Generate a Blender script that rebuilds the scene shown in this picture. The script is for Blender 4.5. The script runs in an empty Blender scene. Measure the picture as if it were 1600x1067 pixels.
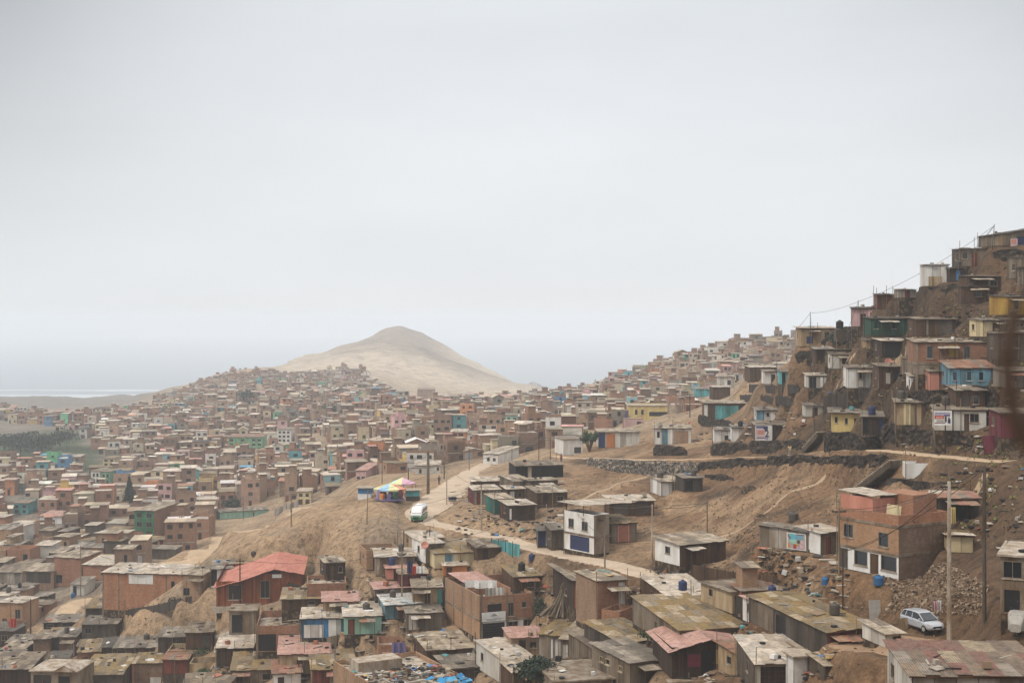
import bpy, math, random
import numpy as np
from mathutils import Vector, Matrix
random.seed(7)
R = math.radians
C = bpy.context.scene.collection
F = 50.0 / 36.0 * 1600.0          # focal length in photo pixels
VH = 500.0                        # photo row of the horizon
CZ = 160.0                        # camera height above the sea (m)
sc = bpy.context.scene

# ------------------------------------------------------------------ camera
cam = bpy.data.cameras.new('camera')
cam.lens = 50; cam.sensor_width = 36; cam.sensor_fit = 'HORIZONTAL'
cam.shift_y = -(533.5 - VH) / 1600.0
cam.clip_start = 0.3; cam.clip_end = 60000
cam.dof.use_dof = True; cam.dof.focus_distance = 260; cam.dof.aperture_fstop = 2.2
camo = bpy.data.objects.new('camera', cam); C.objects.link(camo)
camo.location = (0, 0, CZ); camo.rotation_euler = (R(90), 0, 0)
sc.camera = camo

# ------------------------------------------------------------------ world: overcast over a Nishita sky
SUN_EL, SUN_AZ = 50.0, -30.0      # azimuth from +Y towards +X, the sun stands behind cloud, front left of the slope
SKY = 0.07; OVER = .69
w = bpy.data.worlds.new('World'); sc.world = w; w.use_nodes = True
nt = w.node_tree; nt.nodes.clear()
def N(t, **k):
    n = nt.nodes.new(t)
    for a, b in k.items(): setattr(n, a, b)
    return n
out = N('ShaderNodeOutputWorld'); bg1 = N('ShaderNodeBackground'); bg2 = N('ShaderNodeBackground'); mixs = N('ShaderNodeMixShader')
sky = N('ShaderNodeTexSky'); sky.sky_type = 'NISHITA'; sky.sun_disc = False
sky.sun_elevation = R(SUN_EL); sky.sun_rotation = R(SUN_AZ); sky.altitude = 100; sky.air_density = 1; sky.dust_density = 4
nt.links.new(sky.outputs[0], bg1.inputs[0]); bg1.inputs[1].default_value = SKY
tc = N('ShaderNodeTexCoord'); sep = N('ShaderNodeSeparateXYZ'); nt.links.new(tc.outputs['Generated'], sep.inputs[0])
cr = N('ShaderNodeValToRGB'); nt.links.new(sep.outputs[2], cr.inputs[0])
e = cr.color_ramp.elements
e[0].position = 0.0; e[0].color = (.90, .93, .95, 1)
e[1].position = 0.9; e[1].color = (1.68, 1.71, 1.75, 1)
for p, c in ((.10, (.90, .93, .955, 1)), (.20, (.84, .875, .91, 1)), (.34, (1.0, 1.04, 1.08, 1)), (.55, (1.48, 1.51, 1.54, 1))):
    q = e.new(p); q.color = c
# thin cloud texture and off-axis dimming that imitates lens vignetting
mp = N('ShaderNodeMapping'); mp.inputs['Scale'].default_value = (2.2, 2.2, 7); nt.links.new(tc.outputs['Generated'], mp.inputs[0])
no = N('ShaderNodeTexNoise'); no.inputs['Scale'].default_value = 1.6; no.inputs['Detail'].default_value = 5; nt.links.new(mp.outputs[0], no.inputs[0])
mr = N('ShaderNodeMapRange'); mr.inputs[1].default_value = .3; mr.inputs[2].default_value = .7; mr.inputs[3].default_value = .955; mr.inputs[4].default_value = 1.04
nt.links.new(no.outputs[0], mr.inputs[0])
dt = N('ShaderNodeVectorMath', operation='DOT_PRODUCT'); dt.inputs[1].default_value = Vector((.04, 1, .085)).normalized()
nt.links.new(tc.outputs['Generated'], dt.inputs[0])
mr2 = N('ShaderNodeMapRange', interpolation_type='SMOOTHSTEP'); mr2.inputs[1].default_value = .88; mr2.inputs[2].default_value = 1.0
mr2.inputs[3].default_value = .42; mr2.inputs[4].default_value = 1.0
nt.links.new(dt.outputs['Value'], mr2.inputs[0])
# that painted vignette fades out at the horizon; overhead the cloud is evenly bright
mr3 = N('ShaderNodeMapRange'); mr3.inputs[1].default_value = .3; mr3.inputs[2].default_value = .5; mr3.inputs[3].default_value = 0; mr3.inputs[4].default_value = 1
nt.links.new(sep.outputs[2], mr3.inputs[0])
lowf = N('ShaderNodeMapRange'); lowf.inputs[1].default_value = .0; lowf.inputs[2].default_value = .24; lowf.inputs[3].default_value = 1; lowf.inputs[4].default_value = 0
nt.links.new(sep.outputs[2], lowf.inputs[0])
mxl = N('ShaderNodeMath', operation='MAXIMUM'); nt.links.new(mr3.outputs[0], mxl.inputs[0]); nt.links.new(lowf.outputs[0], mxl.inputs[1])
mxf = N('ShaderNodeMix'); mxf.data_type = 'FLOAT'; nt.links.new(mxl.outputs[0], mxf.inputs[0]); nt.links.new(mr2.outputs[0], mxf.inputs[2]); mxf.inputs[3].default_value = 1.0
mu = N('ShaderNodeMath', operation='MULTIPLY'); nt.links.new(mr.outputs[0], mu.inputs[0]); nt.links.new(mxf.outputs[0], mu.inputs[1])
mu2 = N('ShaderNodeMath', operation='MULTIPLY'); nt.links.new(mu.outputs[0], mu2.inputs[0]); mu2.inputs[1].default_value = OVER
nt.links.new(cr.outputs[0], bg2.inputs[0]); nt.links.new(mu2.outputs[0], bg2.inputs[1])
mixs.inputs[0].default_value = .94
nt.links.new(bg1.outputs[0], mixs.inputs[1]); nt.links.new(bg2.outputs[0], mixs.inputs[2]); nt.links.new(mixs.outputs[0], out.inputs[0])

# ------------------------------------------------------------------ sun behind cloud
sl = bpy.data.lights.new('sun', 'SUN'); sl.energy = 1.5; sl.angle = R(10); sl.color = (1, .93, .84)
so = bpy.data.objects.new('sun', sl); C.objects.link(so)
sd = Vector((math.sin(R(SUN_AZ - 90)) * math.cos(R(SUN_EL)), -abs(math.cos(R(SUN_AZ - 90))) * math.cos(R(SUN_EL)), math.sin(R(SUN_EL))))
so.rotation_euler = sd.to_track_quat('Z', 'Y').to_euler(); so.location = (0, 0, 400)
sky.sun_rotation = math.atan2(sd.x, sd.y)
sc.view_settings.view_transform = 'Standard'; sc.view_settings.look = 'None'; sc.view_settings.gamma = 1; sc.view_settings.exposure = 0.47
sc.cycles.max_bounces = 7; sc.cycles.diffuse_bounces = 2; sc.cycles.glossy_bounces = 2; sc.cycles.volume_bounces = 3
sc.cycles.use_denoising = True

# ------------------------------------------------------------------ helpers
def tag(o, label=None, cat=None, grp=None, kind=None):
    if label: o['label'] = label
    if cat: o['category'] = cat
    if grp: o['group'] = grp
    if kind: o['kind'] = kind
    return o
def empty(name, loc, rz=0):
    o = bpy.data.objects.new(name, None); C.objects.link(o); o.location = loc; o.rotation_euler = (0, 0, rz); o.empty_display_size = .5
    return o
class MB:
    """collects faces; build() links them as ONE mesh object with box-projected UVs in metres and a per-face tint"""
    def __init__(s): s.v = []; s.f = []; s.t = []; s.m = []
    def face(s, pts, t=None, m=0):
        b = len(s.v); s.v += [tuple(p) for p in pts]; s.f.append(tuple(range(b, b + len(pts)))); s.t.append(t); s.m.append(m)
    def box(s, x0, y0, z0, x1, y1, z1, t=None, m=0, M=None):
        c = [(x0, y0, z0), (x1, y0, z0), (x1, y1, z0), (x0, y1, z0), (x0, y0, z1), (x1, y0, z1), (x1, y1, z1), (x0, y1, z1)]
        if M is not None: c = [tuple(M @ Vector(p)) for p in c]
        b = len(s.v); s.v += c
        for q in ((0, 3, 2, 1), (4, 5, 6, 7), (0, 1, 5, 4), (1, 2, 6, 5), (2, 3, 7, 6), (3, 0, 4, 7)):
            s.f.append(tuple(b + i for i in q)); s.t.append(t); s.m.append(m)
    def tube(s, p, q, r0, r1=None, n=6, t=None, m=0, cap=True):
        r1 = r0 if r1 is None else r1
        p = Vector(p); q = Vector(q); d = (q - p)
        if d.length < 1e-6: return
        d.normalize(); a = d.orthogonal().normalized(); c = d.cross(a)
        b = len(s.v)
        for (o, r) in ((p, r0), (q, r1)):
            for i in range(n):
                an = 2 * math.pi * i / n; s.v.append(tuple(o + (a * math.cos(an) + c * math.sin(an)) * r))
        for i in range(n):
            j = (i + 1) % n; s.f.append((b + i, b + j, b + n + j, b + n + i)); s.t.append(t); s.m.append(m)
        if cap:
            s.f.append(tuple(b + n - 1 - i for i in range(n))); s.f.append(tuple(b + n + i for i in range(n))); s.t += [t, t]; s.m += [m, m]
    def lathe(s, prof, n=12, c=(0, 0, 0), t=None, m=0):
        b = len(s.v)
        for (r, z) in prof:
            for i in range(n):
                an = 2 * math.pi * i / n; s.v.append((c[0] + r * math.cos(an), c[1] + r * math.sin(an), c[2] + z))
        for k in range(len(prof) - 1):
            for i in range(n):
                j = (i + 1) % n; s.f.append((b + k * n + i, b + k * n + j, b + (k + 1) * n + j, b + (k + 1) * n + i)); s.t.append(t); s.m.append(m)
        s.f.append(tuple(b + n - 1 - i for i in range(n))); s.f.append(tuple(b + (len(prof) - 1) * n + i for i in range(n))); s.t += [t, t]; s.m += [m, m]
    def build(s, name, mats, parent=None, smooth=False, uv=True, xf=None):
        if not s.f: s.box(-.01, -.01, -.01, .01, .01, .01)
        me = bpy.data.meshes.new(name); vs = s.v
        if xf is not None: vs = [tuple(xf @ Vector(p)) for p in vs]
        me.from_pydata(vs, [], s.f)
        if not isinstance(mats, (list, tuple)): mats = [mats]
        for m in mats: me.materials.append(MAT(m) if isinstance(m, str) else m)
        if len(mats) > 1: me.polygons.foreach_set('material_index', s.m)
        at = me.attributes.new('tint', 'FLOAT_COLOR', 'FACE')
        col = []
        for t in s.t:
            if t is None: t = (random.random(),) * 3
            elif not isinstance(t, tuple): t = (t, t, t)
            col += [t[0], t[1], t[2], 1.0]
        at.data.foreach_set('color', col)
        if uv:
            ul = me.uv_layers.new(name='UVMap'); n = len(me.loops)
            vi = np.zeros(n, int); me.loops.foreach_get('vertex_index', vi)
            co = np.array(vs, float)[vi]
            ls = np.zeros(len(me.polygons), int); me.polygons.foreach_get('loop_start', ls)
            lt = np.zeros(len(me.polygons), int); me.polygons.foreach_get('loop_total', lt)
            nr = np.zeros(len(me.polygons) * 3); me.polygons.foreach_get('normal', nr); nr = nr.reshape(-1, 3)
            pn = np.abs(np.repeat(nr, lt, axis=0)); ax = pn.argmax(1)
            U = np.where(ax == 0, co[:, 1], co[:, 0]); V = np.where(ax == 2, co[:, 1], co[:, 2])
            ul.data.foreach_set('uv', np.stack([U, V], 1).ravel())
        if smooth: me.polygons.foreach_set('use_smooth', [True] * len(me.polygons))
        me.update()
        o = bpy.data.objects.new(name, me); C.objects.link(o)
        if parent: o.parent = parent
        return o

# ------------------------------------------------------------------ value noise (numpy)
_rs = np.random.RandomState(3); _T = _rs.rand(256, 256)
def vnoise(x, y):
    x = np.asarray(x, float); y = np.asarray(y, float)
    xi = np.floor(x).astype(int); yi = np.floor(y).astype(int); fx = x - xi; fy = y - yi
    fx = fx * fx * (3 - 2 * fx); fy = fy * fy * (3 - 2 * fy)
    g = lambda a, b: _T[a & 255, b & 255]
    return (g(xi, yi) * (1 - fx) + g(xi + 1, yi) * fx) * (1 - fy) + (g(xi, yi + 1) * (1 - fx) + g(xi + 1, yi + 1) * fx) * fy
def fbm(x, y, s, o=4):
    r = 0; a = .5
    for k in range(o):
        r = r + a * (vnoise(x / s + 17.3 * k, y / s + 9.1 * k) - .5); a *= .5; s = s / 2
    return r

# ------------------------------------------------------------------ materials
_M = {}
def newmat(name, rough=.9, metal=0.0):
    m = bpy.data.materials.new(name); m.use_nodes = True; t = m.node_tree
    b = t.nodes['Principled BSDF']; b.inputs['Roughness'].default_value = rough; b.inputs['Metallic'].default_value = metal
    b.inputs['Specular IOR Level'].default_value = .25
    return m, t, b
def nd(t, ty, **k):
    n = t.nodes.new(ty)
    for a, b in k.items():
        if hasattr(n, a): setattr(n, a, b)
    return n
def ramp(t, fac, stops, interp='LINEAR'):
    r = t.nodes.new('ShaderNodeValToRGB'); r.color_ramp.interpolation = interp
    el = r.color_ramp.elements
    el[0].position = stops[0][0]; el[0].color = (*stops[0][1], 1); el[1].position = stops[-1][0]; el[1].color = (*stops[-1][1], 1)
    for p, c in stops[1:-1]:
        q = el.new(p); q.color = (*c, 1)
    t.links.new(fac, r.inputs[0]); return r.outputs[0]
def mixc(t, fac, a, b, mode='MIX'):
    m = t.nodes.new('ShaderNodeMix'); m.data_type = 'RGBA'; m.blend_type = mode
    for i, x in ((0, fac), (6, a), (7, b)):
        if hasattr(x, 'is_linked'): t.links.new(x, m.inputs[i])
        elif i == 0: m.inputs[0].default_value = x
        else: m.inputs[i].default_value = (*x, 1)
    return m.outputs[2]
def noise(t, scale, detail=4, co=None, rough=.55, vec=None):
    n = t.nodes.new('ShaderNodeTexNoise'); n.inputs['Scale'].default_value = scale; n.inputs['Detail'].default_value = detail; n.inputs['Roughness'].default_value = rough
    if vec is None: vec = t.nodes.new('ShaderNodeTexCoord').outputs[co or 'Object']
    t.links.new(vec, n.inputs['Vector']); return n.outputs[0]
def bump(t, b, h, s=.3, d=.1):
    n = t.nodes.new('ShaderNodeBump'); n.inputs['Strength'].default_value = s; n.inputs['Distance'].default_value = d
    t.links.new(h, n.inputs['Height']); t.links.new(n.outputs[0], b.inputs['Normal'])
def mul(t, a, k, op='MULTIPLY'):
    m = t.nodes.new('ShaderNodeMath'); m.operation = op
    for i, x in ((0, a), (1, k)):
        if hasattr(x, 'is_linked'): t.links.new(x, m.inputs[i])
        else: m.inputs[i].default_value = x
    return m.outputs[0]
def darker(c, k): return tuple(x * k for x in c)
def stains(t, col, amt=.55, sc=.5, tone=(.52, .42, .32)):
    """weathering blotches and rain streaks of dust, fixed to the object"""
    tcn = t.nodes.new('ShaderNodeTexCoord'); mpn = t.nodes.new('ShaderNodeMapping'); mpn.inputs['Scale'].default_value = (1, 1, .28)
    t.links.new(tcn.outputs['Object'], mpn.inputs[0])
    oi = t.nodes.new('ShaderNodeObjectInfo'); ad = t.nodes.new('ShaderNodeVectorMath'); ad.operation = 'ADD'
    t.links.new(mpn.outputs[0], ad.inputs[0]); cb = t.nodes.new('ShaderNodeCombineXYZ'); t.links.new(mul(t, oi.outputs['Random'], 50), cb.inputs[0]); t.links.new(cb.outputs[0], ad.inputs[1])
    n = noise(t, sc, 6, vec=ad.outputs[0], rough=.65)
    f = ramp(t, n, [(.38, (0, 0, 0)), (.60, (min(1, amt * 1.25),) * 3)])
    return mixc(t, f, col, mixc(t, 1.0, col, tone, 'MULTIPLY')), n
PAL = {  # paints, linear reflectance
 'white': (.66, .65, .62), 'offwhite': (.52, .50, .45), 'cream': (.55, .46, .28), 'sand': (.38, .29, .18), 'yellow': (.60, .47, .20), 'mustard': (.42, .27, .05),
 'green': (.035, .16, .08), 'dgreen': (.02, .085, .055), 'mint': (.26, .45, .36), 'lgreen': (.2, .42, .26), 'blue': (.05, .20, .40), 'drum': (.025, .10, .22), 'sky': (.14, .29, .38), 'turq': (.10, .38, .42),
 'navy': (.02, .03, .09), 'pink': (.52, .34, .34), 'salmon': (.50, .22, .16), 'maroon': (.15, .03, .045), 'redbrown': (.17, .045, .03), 'orange': (.50, .19, .06), 'hall': (.25, .082, .034), 'brown': (.10, .056, .03),
 'dbrown': (.055, .034, .023), 'grey': (.19, .155, .115), 'lgrey': (.33, .30, .26), 'dgrey': (.07, .058, .046), 'black': (.014, .014, .014), 'purple': (.13, .11, .22), 'lilac': (.36, .28, .42), 'red': (.35, .05, .03), 'tealc': (.03, .15, .13)}
def MAT(k):
    """'kind:colour'"""
    if k in _M: return _M[k]
    kind, _, cn = k.partition(':'); col = PAL.get(cn, (.3, .25, .2))
    if kind == 'brick':
        col = {'': (.30, .155, .085), 'red': (.35, .15, .078), 'dark': (.20, .115, .07), 'pale': (.38, .24, .15), 'tan': (.37, .215, .12)}.get(cn, (.27, .14, .08))
        m, t, b = newmat(k)
        uv = t.nodes.new('ShaderNodeTexCoord').outputs['UV']
        br = t.nodes.new('ShaderNodeTexBrick'); t.links.new(uv, br.inputs[0]); br.inputs['Scale'].default_value = 1
        br.inputs['Brick Width'].default_value = .34; br.inputs['Row Height'].default_value = .17; br.inputs['Mortar Size'].default_value = .014
        br.inputs['Color1'].default_value = (*col, 1); br.inputs['Color2'].default_value = (*darker(col, .74), 1); br.inputs['Mortar'].default_value = (.25, .2, .155, 1)
        c, n = stains(t, br.outputs[0], .7, .45, (.72, .68, .62))
        n2 = noise(t, 1.7, 5); c = mixc(t, ramp(t, n2, [(.5, (0, 0, 0)), (.72, (.45,) * 3)]), c, (.30, .24, .18))
        oi = t.nodes.new('ShaderNodeObjectInfo'); c = mixc(t, 1, c, ramp(t, oi.outputs['Random'], [(0, (.78, .76, .76)), (.5, (1, 1, 1)), (1, (1.16, 1.1, 1.02))]), 'MULTIPLY')
        t.links.new(c, b.inputs[0]); bump(t, b, br.outputs[1], -.25, .02)
    elif kind in ('paint', 'wood', 'plank'):
        m, t, b = newmat(k, .8)
        c, n = stains(t, col, .75 if max(col) < .45 else .38, .7)
        if kind != 'paint':
            uv = t.nodes.new('ShaderNodeTexCoord').outputs['UV']; sx = t.nodes.new('ShaderNodeSeparateXYZ'); t.links.new(uv, sx.inputs[0])
            wd = 1.22 if kind == 'plank' else .3
            fl = mul(t, mul(t, sx.outputs[0], 1 / wd), 0, 'FLOOR'); fr = mul(t, mul(t, sx.outputs[0], 1 / wd), 1, 'MODULO'); fr = mul(t, fr, 0, 'ABSOLUTE')
            wn = t.nodes.new('ShaderNodeTexWhiteNoise'); wn.noise_dimensions = '1D'; t.links.new(fl, wn.inputs['W'])
            c = mixc(t, 1, c, ramp(t, wn.outputs[0], [(0, (.62, .6, .58)), (.5, (.95, .95, .95)), (1, (1.12, 1.1, 1.08))]), 'MULTIPLY')
            gp = ramp(t, fr, [(0, (1, 1, 1)), (.05 if kind == 'plank' else .1, (0, 0, 0))], 'CONSTANT')
            c = mixc(t, gp, c, darker(col, .28)); bump(t, b, gp, -.4, .03)
        n3 = noise(t, 3.5, 5); c = mixc(t, ramp(t, n3, [(.58, (0, 0, 0)), (.72, (.5,) * 3)]), c, mixc(t, .5, c, (.2, .16, .12)))
        t.links.new(c, b.inputs[0])
    elif kind == 'conc':
        m, t, b = newmat(k)
        col = {'': (.24, .20, .155), 'dark': (.10, .083, .065), 'pale': (.42, .37, .31)}.get(cn, (.27, .24, .2))
        c, n = stains(t, col, .8, .8); n2 = noise(t, 5, 6); c = mixc(t, 1, c, ramp(t, n2, [(.3, (.8, .79, .77)), (.7, (1.15, 1.13, 1.1))]), 'MULTIPLY')
        t.links.new(c, b.inputs[0]); bump(t, b, n2, .3, .03)
    elif kind == 'roof':
        P = {'tan': [(.29, .225, .15), (.46, .37, .26), (.37, .29, .195), (.52, .42, .31), (.2, .155, .11)],
             'light': [(.52, .43, .33), (.66, .56, .45), (.42, .34, .25), (.60, .50, .39), (.50, .44, .37)],
             'moss': [(.17, .135, .08), (.22, .155, .06), (.11, .09, .06), (.40, .32, .22), (.22, .18, .13)],
             'grey': [(.17, .14, .105), (.27, .225, .175), (.12, .10, .075), (.22, .18, .135), (.36, .30, .23)],
             'brown': [(.16, .11, .07), (.22, .16, .1), (.12, .085, .06), (.26, .2, .13), (.3, .24, .17)],
             'patch': [(.24, .165, .105), (.33, .25, .16), (.20, .085, .06), (.17, .12, .08), (.27, .22, .17)],
             'rose': [(.45, .25, .195), (.5, .29, .23), (.42, .235, .185), (.47, .27, .21), (.5, .3, .25)],
             'terra': [(.49, .185, .13), (.52, .20, .145), (.46, .17, .12), (.5, .19, .135), (.53, .21, .15)],
             'white': [(.58, .57, .54), (.66, .65, .62), (.5, .49, .46), (.6, .58, .55), (.45, .5, .5)],
             'rust': [(.3, .13, .07), (.22, .1, .06), (.36, .2, .12), (.26, .2, .15), (.35, .15, .1)],
             'dark': [(.05, .045, .04), (.075, .065, .05), (.04, .037, .033), (.09, .08, .06), (.06, .05, .045)]}[cn or 'tan']
        m, t, b = newmat(k, .75)
        at = t.nodes.new('ShaderNodeAttribute'); at.attribute_name = 'tint'; sx = t.nodes.new('ShaderNodeSeparateXYZ'); t.links.new(at.outputs['Vector'], sx.inputs[0])
        c = ramp(t, sx.outputs[0], [(i / 5, P[i]) for i in range(5)], 'CONSTANT')
        n = noise(t, .9, 6, rough=.7); n2 = noise(t, 4.5, 5, rough=.65)
        dirt = {'moss': (.24, .14, .04), 'light': (.25, .2, .15), 'white': (.3, .27, .22)}.get(cn, (.12, .095, .07))
        am = {'moss': .7, 'rose': .25, 'terra': .12}.get(cn, .6)
        c = mixc(t, ramp(t, n, [(.42, (0, 0, 0)), (.58, (am,) * 3)]), c, dirt); n4 = noise(t, 2.2, 5, rough=.7); c = mixc(t, 1, c, ramp(t, n4, [(.34, (.6, .57, .54)), (.5, (1, 1, 1)), (.66, (1.15, 1.14, 1.12))]), 'MULTIPLY')
        c = mixc(t, ramp(t, n2, [(.5, (0, 0, 0)), (.75, (am * .6,) * 3)]), c, (.34, .29, .22) if cn not in ('rose', 'terra') else (.3, .16, .12))
        uv = t.nodes.new('ShaderNodeTexCoord').outputs['UV']; wv = t.nodes.new('ShaderNodeTexWave'); wv.inputs['Scale'].default_value = 2.2; t.links.new(uv, wv.inputs[0])
        c = mixc(t, 1, c, ramp(t, wv.outputs[1], [(0, (.72, .72, .72)), (1, (1.12, 1.12, 1.12))]), 'MULTIPLY')
        t.links.new(c, b.inputs[0]); bump(t, b, wv.outputs[1], .8, .05)
    elif kind == 'glass':
        m, t, b = newmat(k, .15); b.inputs[0].default_value = (.012, .014, .018, 1); b.inputs['Specular IOR Level'].default_value = .5
    elif kind == 'void':
        m, t, b = newmat(k, 1); b.inputs[0].default_value = (.008, .007, .007, 1)
    elif kind == 'flat':       # plain coat with slight unevenness
        m, t, b = newmat(k, .6); n = noise(t, 2.5, 4); t.links.new(mixc(t, 1, col, ramp(t, n, [(.3, (.8, .8, .8)), (.7, (1.1, 1.1, 1.1))]), 'MULTIPLY'), b.inputs[0])
    elif kind == 'gloss':
        m, t, b = newmat(k, .28, .0); b.inputs[0].default_value = (*col, 1); b.inputs['Specular IOR Level'].default_value = .5; b.inputs['Coat Weight'].default_value = .5
    elif kind == 'tint':       # colour straight from the face attribute, weathered
        m, t, b = newmat(k, .85); at = t.nodes.new('ShaderNodeAttribute'); at.attribute_name = 'tint'
        n = noise(t, .55, 6, rough=.7); c = mixc(t, 1, at.outputs['Color'], ramp(t, n, [(.3, (.62, .6, .58)), (.5, (1, 1, 1)), (.7, (1.12, 1.1, 1.06))]), 'MULTIPLY')
        if cn == 'brick':
            n2 = noise(t, 2.5, 4); c = mixc(t, 1, c, ramp(t, n2, [(.35, (.8, .8, .8)), (.65, (1.1, 1.1, 1.1))]), 'MULTIPLY')
        t.links.new(c, b.inputs[0])
    elif kind == 'stone':      # dark dry-stone and earth face
        m, t, b = newmat(k, 1); at_ = t.nodes.new('ShaderNodeAttribute'); at_.attribute_name = 'tint'; c0 = {'': (.046, .035, .025), 'grey': (.17, .15, .125), 'earth': (.11, .075, .045)}[cn]
        vo = t.nodes.new('ShaderNodeTexVoronoi'); vo.inputs['Scale'].default_value = 2.0 if cn != 'grey' else 3.2
        t.links.new(t.nodes.new('ShaderNodeTexCoord').outputs['Object'], vo.inputs[0])
        c = mixc(t, 1, c0, ramp(t, vo.outputs[0], [(0, (1.7, 1.6, 1.5)), (.35, (1, 1, 1)), (.6, (.35, .35, .35))] if cn != 'grey' else [(0, (1.5, 1.45, 1.4)), (.45, (.85, .85, .85)), (.65, (.18, .17, .16))]), 'MULTIPLY')
        c = mixc(t, 1, c, ramp(t, at_.outputs['Fac'], [(0, (.45, .45, .45)), (.7, (1.1, 1.1, 1.1)), (1, (2.2, 2.0, 1.8))]), 'MULTIPLY')
        n = noise(t, 1.2, 5); c = mixc(t, ramp(t, n, [(.5, (0, 0, 0)), (.7, (.6,) * 3)]), c, darker(c0, .45) if cn != 'grey' else (.2, .17, .14))
        t.links.new(c, b.inputs[0]); bump(t, b, vo.outputs[0], -1, .15)
    elif kind == 'leaf':
        m, t, b = newmat(k, .7); n = noise(t, 2.0, 3); base = {'': (.035, .06, .025), 'dry': (.13, .12, .04), 'dark': (.016, .03, .018)}[cn]
        at = t.nodes.new('ShaderNodeAttribute'); at.attribute_name = 'tint'
        t.links.new(mixc(t, 1, base, ramp(t, at.outputs['Fac'], [(0, (.55, .55, .55)), (1, (1.6, 1.5, 1.3))]), 'MULTIPLY'), b.inputs[0])
    elif kind == 'rock':
        m, t, b = newmat(k, 1); at = t.nodes.new('ShaderNodeAttribute'); at.attribute_name = 'tint'
        P = {'': [(.17, .115, .07), (.28, .205, .14), (.10, .07, .045)], 'dark': [(.10, .07, .045), (.2, .15, .1), (.05, .036, .025)], 'pale': [(.3, .2, .12), (.42, .3, .19), (.24, .15, .09)]}[cn]
        t.links.new(ramp(t, at.outputs['Fac'], [(0, P[0]), (.5, P[1]), (1, P[2])]), b.inputs[0])
    _M[k] = m; return m
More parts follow.
